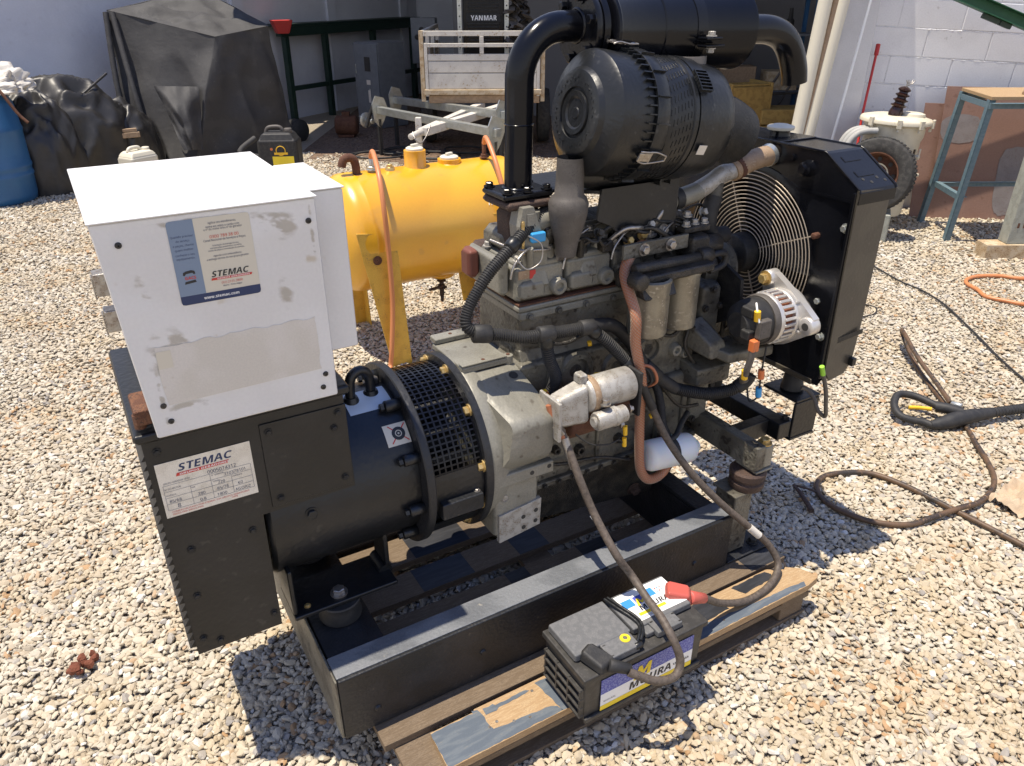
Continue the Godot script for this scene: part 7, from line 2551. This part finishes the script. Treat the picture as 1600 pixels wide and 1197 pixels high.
	for e in [[V(3.26, .50, -7.12), V(3.70, .49, -5.02)], [V(3.67, .53, -7.58), V(4.06, .57, -5.48)]]:
		var d: Vector3 = (e[1] - e[0]).normalized()
		var n2 := d.cross(V(0, 1, 0)).normalized()
		var b := MB.new()
		b.box(V(0, -.045, -.035), V(e[0].distance_to(e[1]), .035, .035), .005, Transform3D(Basis(d, V(0, 1, 0), n2), e[0]))
		part("axle_beam", b, "zinc", ax)
	var dirb := (V(3.70, .49, -5.02) - V(3.26, .50, -7.12)).normalized()
	var nb := dirb.cross(V(0, 1, 0)).normalized()
	for e in [V(3.28, .50, -7.02), V(3.69, .49, -5.06), V(3.68, .53, -7.5), V(4.05, .56, -5.55)]:
		var b := MB.new()
		b.prism([Vector2(-.12, .0), Vector2(-.07, .12), Vector2(.04, .15), Vector2(.09, .06), Vector2(.07, -.12), Vector2(.0, -.2), Vector2(-.06, -.12)], .012, Transform3D(Basis(nb, V(0, 1, 0), -dirb), e))
		part("hanger_plate", b, "zinc", ax)
		b = MB.new()
		b.box(V(-.02, -.5, -.02), V(.02, -.1, .02), .002, Transform3D(Basis(nb, V(0, 1, 0), -dirb), V(e.x, .5, e.z) - dirb * .02))
		part("trestle_leg", b, "rubber", ax)
	for e in [[V(3.22, .42, -7.14), -1.0], [V(3.78, .42, -4.98), 1.0]]:
		var p: Vector3 = e[0]
		var sgn: float = e[1]
		var b := MB.new()
		b.tube([p + V(.03, .1, 0), p + V(.0, .0, 0) + dirb * sgn * .03, p + V(-.05, -.12, 0) + dirb * sgn * .03], .022, 10)
		part("suspension_arm", b, "rubber", ax)
		b = MB.new()
		var h0 := p + V(.02, -.06, 0)
		b.cyl(h0, h0 + dirb * sgn * .12, .03, -1, 16, .003)
		b.rev([Vector2(0, .12), Vector2(.05, .12), Vector2(.085, .135), Vector2(.085, .15), Vector2(.04, .16), Vector2(.04, .2), Vector2(0, .2)], MB.along(h0, h0 + dirb * sgn), 22)
		for k in 5:
			var an := TAU * k / 5.0
			var xf := MB.along(h0, h0 + dirb * sgn)
			b.cyl(xf * V(cos(an) * .068, .15, sin(an) * .068), xf * V(cos(an) * .068, .195, sin(an) * .068), .009, -1, 8)
		part("hub", b, "zinc", ax)
	# things deep in the shed
	var cr := yard_thing("wooden_crate", "open yellow wooden crate in the dark shed opening", "crate", 2.80, 10.0, .3)
	for e in [[V(-.26, .0, .22), V(.26, .66, .245)], [V(-.26, .0, -.245), V(.26, .66, -.22)], [V(-.285, .0, -.245), V(-.2605, .70, .245)], [V(.2605, .0, -.245), V(.285, .70, .245)], [V(-.26, .05, -.219), V(.26, .08, .219)], [V(-.25, .665, .15), V(.25, .69, .22)]]:
		m = MB.new()
		m.box(e[0], e[1], .004)
		lpart("crate_board", m, "crate_yellow", cr)
	var ym := yard_thing("yellow_pump_unit", "low yellow machine casing with a black handle inside the shed", "machine", 3.42, 10.0, .1)
	m = MB.new()
	m.box(V(-.42, .22, -.2), V(.42, .40, .2), .015)
	m.box(V(-.40, .02, -.19), V(.40, .21, .19), .01)
	lpart("casing", m, "crate_yellow", ym)
	m = MB.new()
	m.tube(smooth([V(-.4, .42, .1), V(-.36, .56, .1), V(.3, .56, .1), V(.38, .42, .1)], 5), .016, 8)
	lpart("casing_handle", m, "rubber", ym)
	var bb := yard_thing("plastic_barrel", "dark blue barrel in the shadow behind the crate", "barrel", 2.35, 10.9)
	m = MB.new()
	m.rev([Vector2(0, 0), Vector2(.28, 0), Vector2(.29, .3), Vector2(.3, .32), Vector2(.29, .34), Vector2(.29, .62), Vector2(.3, .64), Vector2(.29, .66), Vector2(.27, .93), Vector2(0, .94)], Transform3D.IDENTITY, 36)
	lpart("barrel_body", m, "barrel_blue", bb)
	var sh := yard_thing("storage_shelf", "dark steel shelf with boxes at the back of the shed opening", "shelf", 3.35, 11.2)
	m = MB.new()
	for x in [-.85, .55]:
		m.box(V(x, .0, -.2), V(x + .05, 2.1, -.15), .003)
		m.box(V(x, .0, .2), V(x + .05, 2.1, .25), .003)
	lpart("shelf_post", m, "barrel_blue", sh)
	for y in [.45, 1.15, 1.7]:
		m = MB.new()
		m.box(V(-.85, y, -.2), V(.6, y + .03, .255), .003)
		lpart("shelf_board", m, "cabinet_grey", sh)
	rng.seed = 41
	for e in [[-.6, .481, .5, .30, "rubber_tan", "brown cardboard box on the lowest shelf in the shed"], [.05, .481, .42, .24, "trailer_worn", "pale worn box on the lowest shelf in the shed"], [-.5, 1.181, .3, .18, "rubber_grey", "grey box on the middle shelf in the shed"]]:
		var bx := MB.new()
		bx.box(V(0, 0, -.15), V(e[2], e[3], .15), .006)
		var so := yard_thing("storage_box", e[5], "box", 3.35 + e[0], 11.15)
		so.position.y = e[1]
		lpart("box_body", bx, e[4], so)
	var jr := yard_thing("grinder_jar", "small dark machine with a bright collar on the middle shelf", "tool", 3.62, 11.05)
	jr.position.y = 1.181
	m = MB.new()
	m.rev([Vector2(0, 0), Vector2(.09, 0), Vector2(.085, .06), Vector2(.05, .09), Vector2(.055, .15), Vector2(.03, .18), Vector2(.02, .3), Vector2(0, .3)], Transform3D.IDENTITY, 22)
	lpart("tool_body", m, "rubber", jr)
	m = MB.new()
	m.rev([Vector2(.088, .02), Vector2(.092, .022), Vector2(.09, .05), Vector2(.086, .052)], Transform3D.IDENTITY, 22)
	lpart("collar", m, "zinc", jr)
	for e in [[V(8.05, .02, -5.75), V(8.30, 1.15, -5.30), "dark thin rod leaning in the shed opening beside the shelf"], [V(7.85, .02, -5.95), V(8.16, 1.12, -5.42), "dark thin rod leaning in the shed opening nearer the crate"]]:
		one("leaning_rod", hose([e[0], (e[0] + e[1]) * .5, e[1]], .016, 8), "rubber_grey", e[2], "rod", "rods in the shed opening")
	# cables and odd machines on the shed floor
	rng.seed = 19
	for k in 4:
		var pts: Array = []
		var cx := -1.55 + k * .33
		var cd := 9.0 + .25 * (k % 2)
		for i in 12:
			var an := i * .95 + k
			pts.append(Y(cx + cos(an) * (.22 + .12 * rng.randf()), .02 + .012 * rng.randf(), cd + sin(an) * (.16 + .10 * rng.randf())))
		one("floor_cable", hose(pts, .011, 7, 5), "rubber", ["black cable tangle on the dirt nearest the tarpaulin", "black cable coil on the dirt below the cabinet", "black cable tangle on the dirt left of the axle hub", "black cable coil on the dirt nearest the axle frame"][k], "cable", "cables on the shed floor")
	var pm := yard_thing("orange_motor", "small rusty orange motor on the shed floor left of the cabinet", "motor", -2.15, 10.4)
	m = MB.new()
	m.cyl(V(-.14, .14, 0), V(.14, .14, 0), .12, -1, 24, .02)
	m.box(V(-.1, .0, -.1), V(.1, .03, .1), .004)
	m.box(V(-.05, .25, -.04), V(.05, .31, .04), .006)
	lpart("motor_body", m, "rust", pm)
	var dm := yard_thing("black_engine_part", "black round engine part on the dirt beside the tarpaulin", "engine part", -2.72, 10.1)
	m = MB.new()
	m.rev([Vector2(0, -.10), Vector2(.11, -.10), Vector2(.14, -.06), Vector2(.14, .06), Vector2(.07, .10), Vector2(0, .10)], Transform3D(Basis(V(0, 1, 0), V(.8, 0, .6), V(0, 1, 0).cross(V(.8, 0, .6))), V(0, .12, 0)), 32)
	lpart("drum", m, "rubber", dm)

func _ready() -> void:
	# camera, sky, sun, exposure
	var cam := Camera3D.new()
	cam.name = "camera"
	add_child(cam)
	var bx := V(0.86315038, -0.00252124, 0.50494065)
	var by := V(0.2327617, 0.8893951, -0.39344421)
	var bz := V(-0.44809977, 0.45713236, 0.76826857)
	cam.transform = Transform3D(Basis(bx, by, bz).orthonormalized(), V(-.03, 1.715, 1.6142))
	cam.fov = 53.0
	cam.near = .05
	cam.far = 300.0
	cam.current = true
	var we := WorldEnvironment.new()
	we.name = "world"
	var env := Environment.new()
	env.background_mode = Environment.BG_SKY
	env.sky = Sky.new()
	var sky := ProceduralSkyMaterial.new()
	sky.sky_top_color = Color(.32, .47, .77)
	sky.sky_horizon_color = Color(.93, .935, .935)
	sky.sky_curve = .45
	sky.ground_bottom_color = Color(.45, .40, .33)
	sky.ground_horizon_color = Color(.62, .62, .62)
	sky.sun_angle_max = 1.0
	sky.sky_energy_multiplier = 1.0
	env.sky.sky_material = sky
	env.tonemap_mode = Environment.TONE_MAPPER_LINEAR
	env.tonemap_exposure = 1.3
	env.sdfgi_enabled = true
	env.ssao_enabled = true
	env.ssil_enabled = true
	we.environment = env
	add_child(we)
	var sun := DirectionalLight3D.new()
	sun.name = "sun"
	add_child(sun)
	sun.light_color = Color(1.0, .957, .885)
	sun.light_energy = 1.6
	sun.light_angular_distance = .5
	sun.shadow_enabled = true
	sun.look_at_from_position(V(-.22, 1, -.08), Vector3.ZERO, V(1, 0, 0))
	make_materials()
	rng.seed = 1
	# the large structure
	ground()
	walls()
	# the objects
	pallet()
	build_set()
	battery_and_cables()
	bottle()
	fuel_tank()
	left_side()
	right_side()
	shed_things()
	hoses_on_ground()
	gravel()
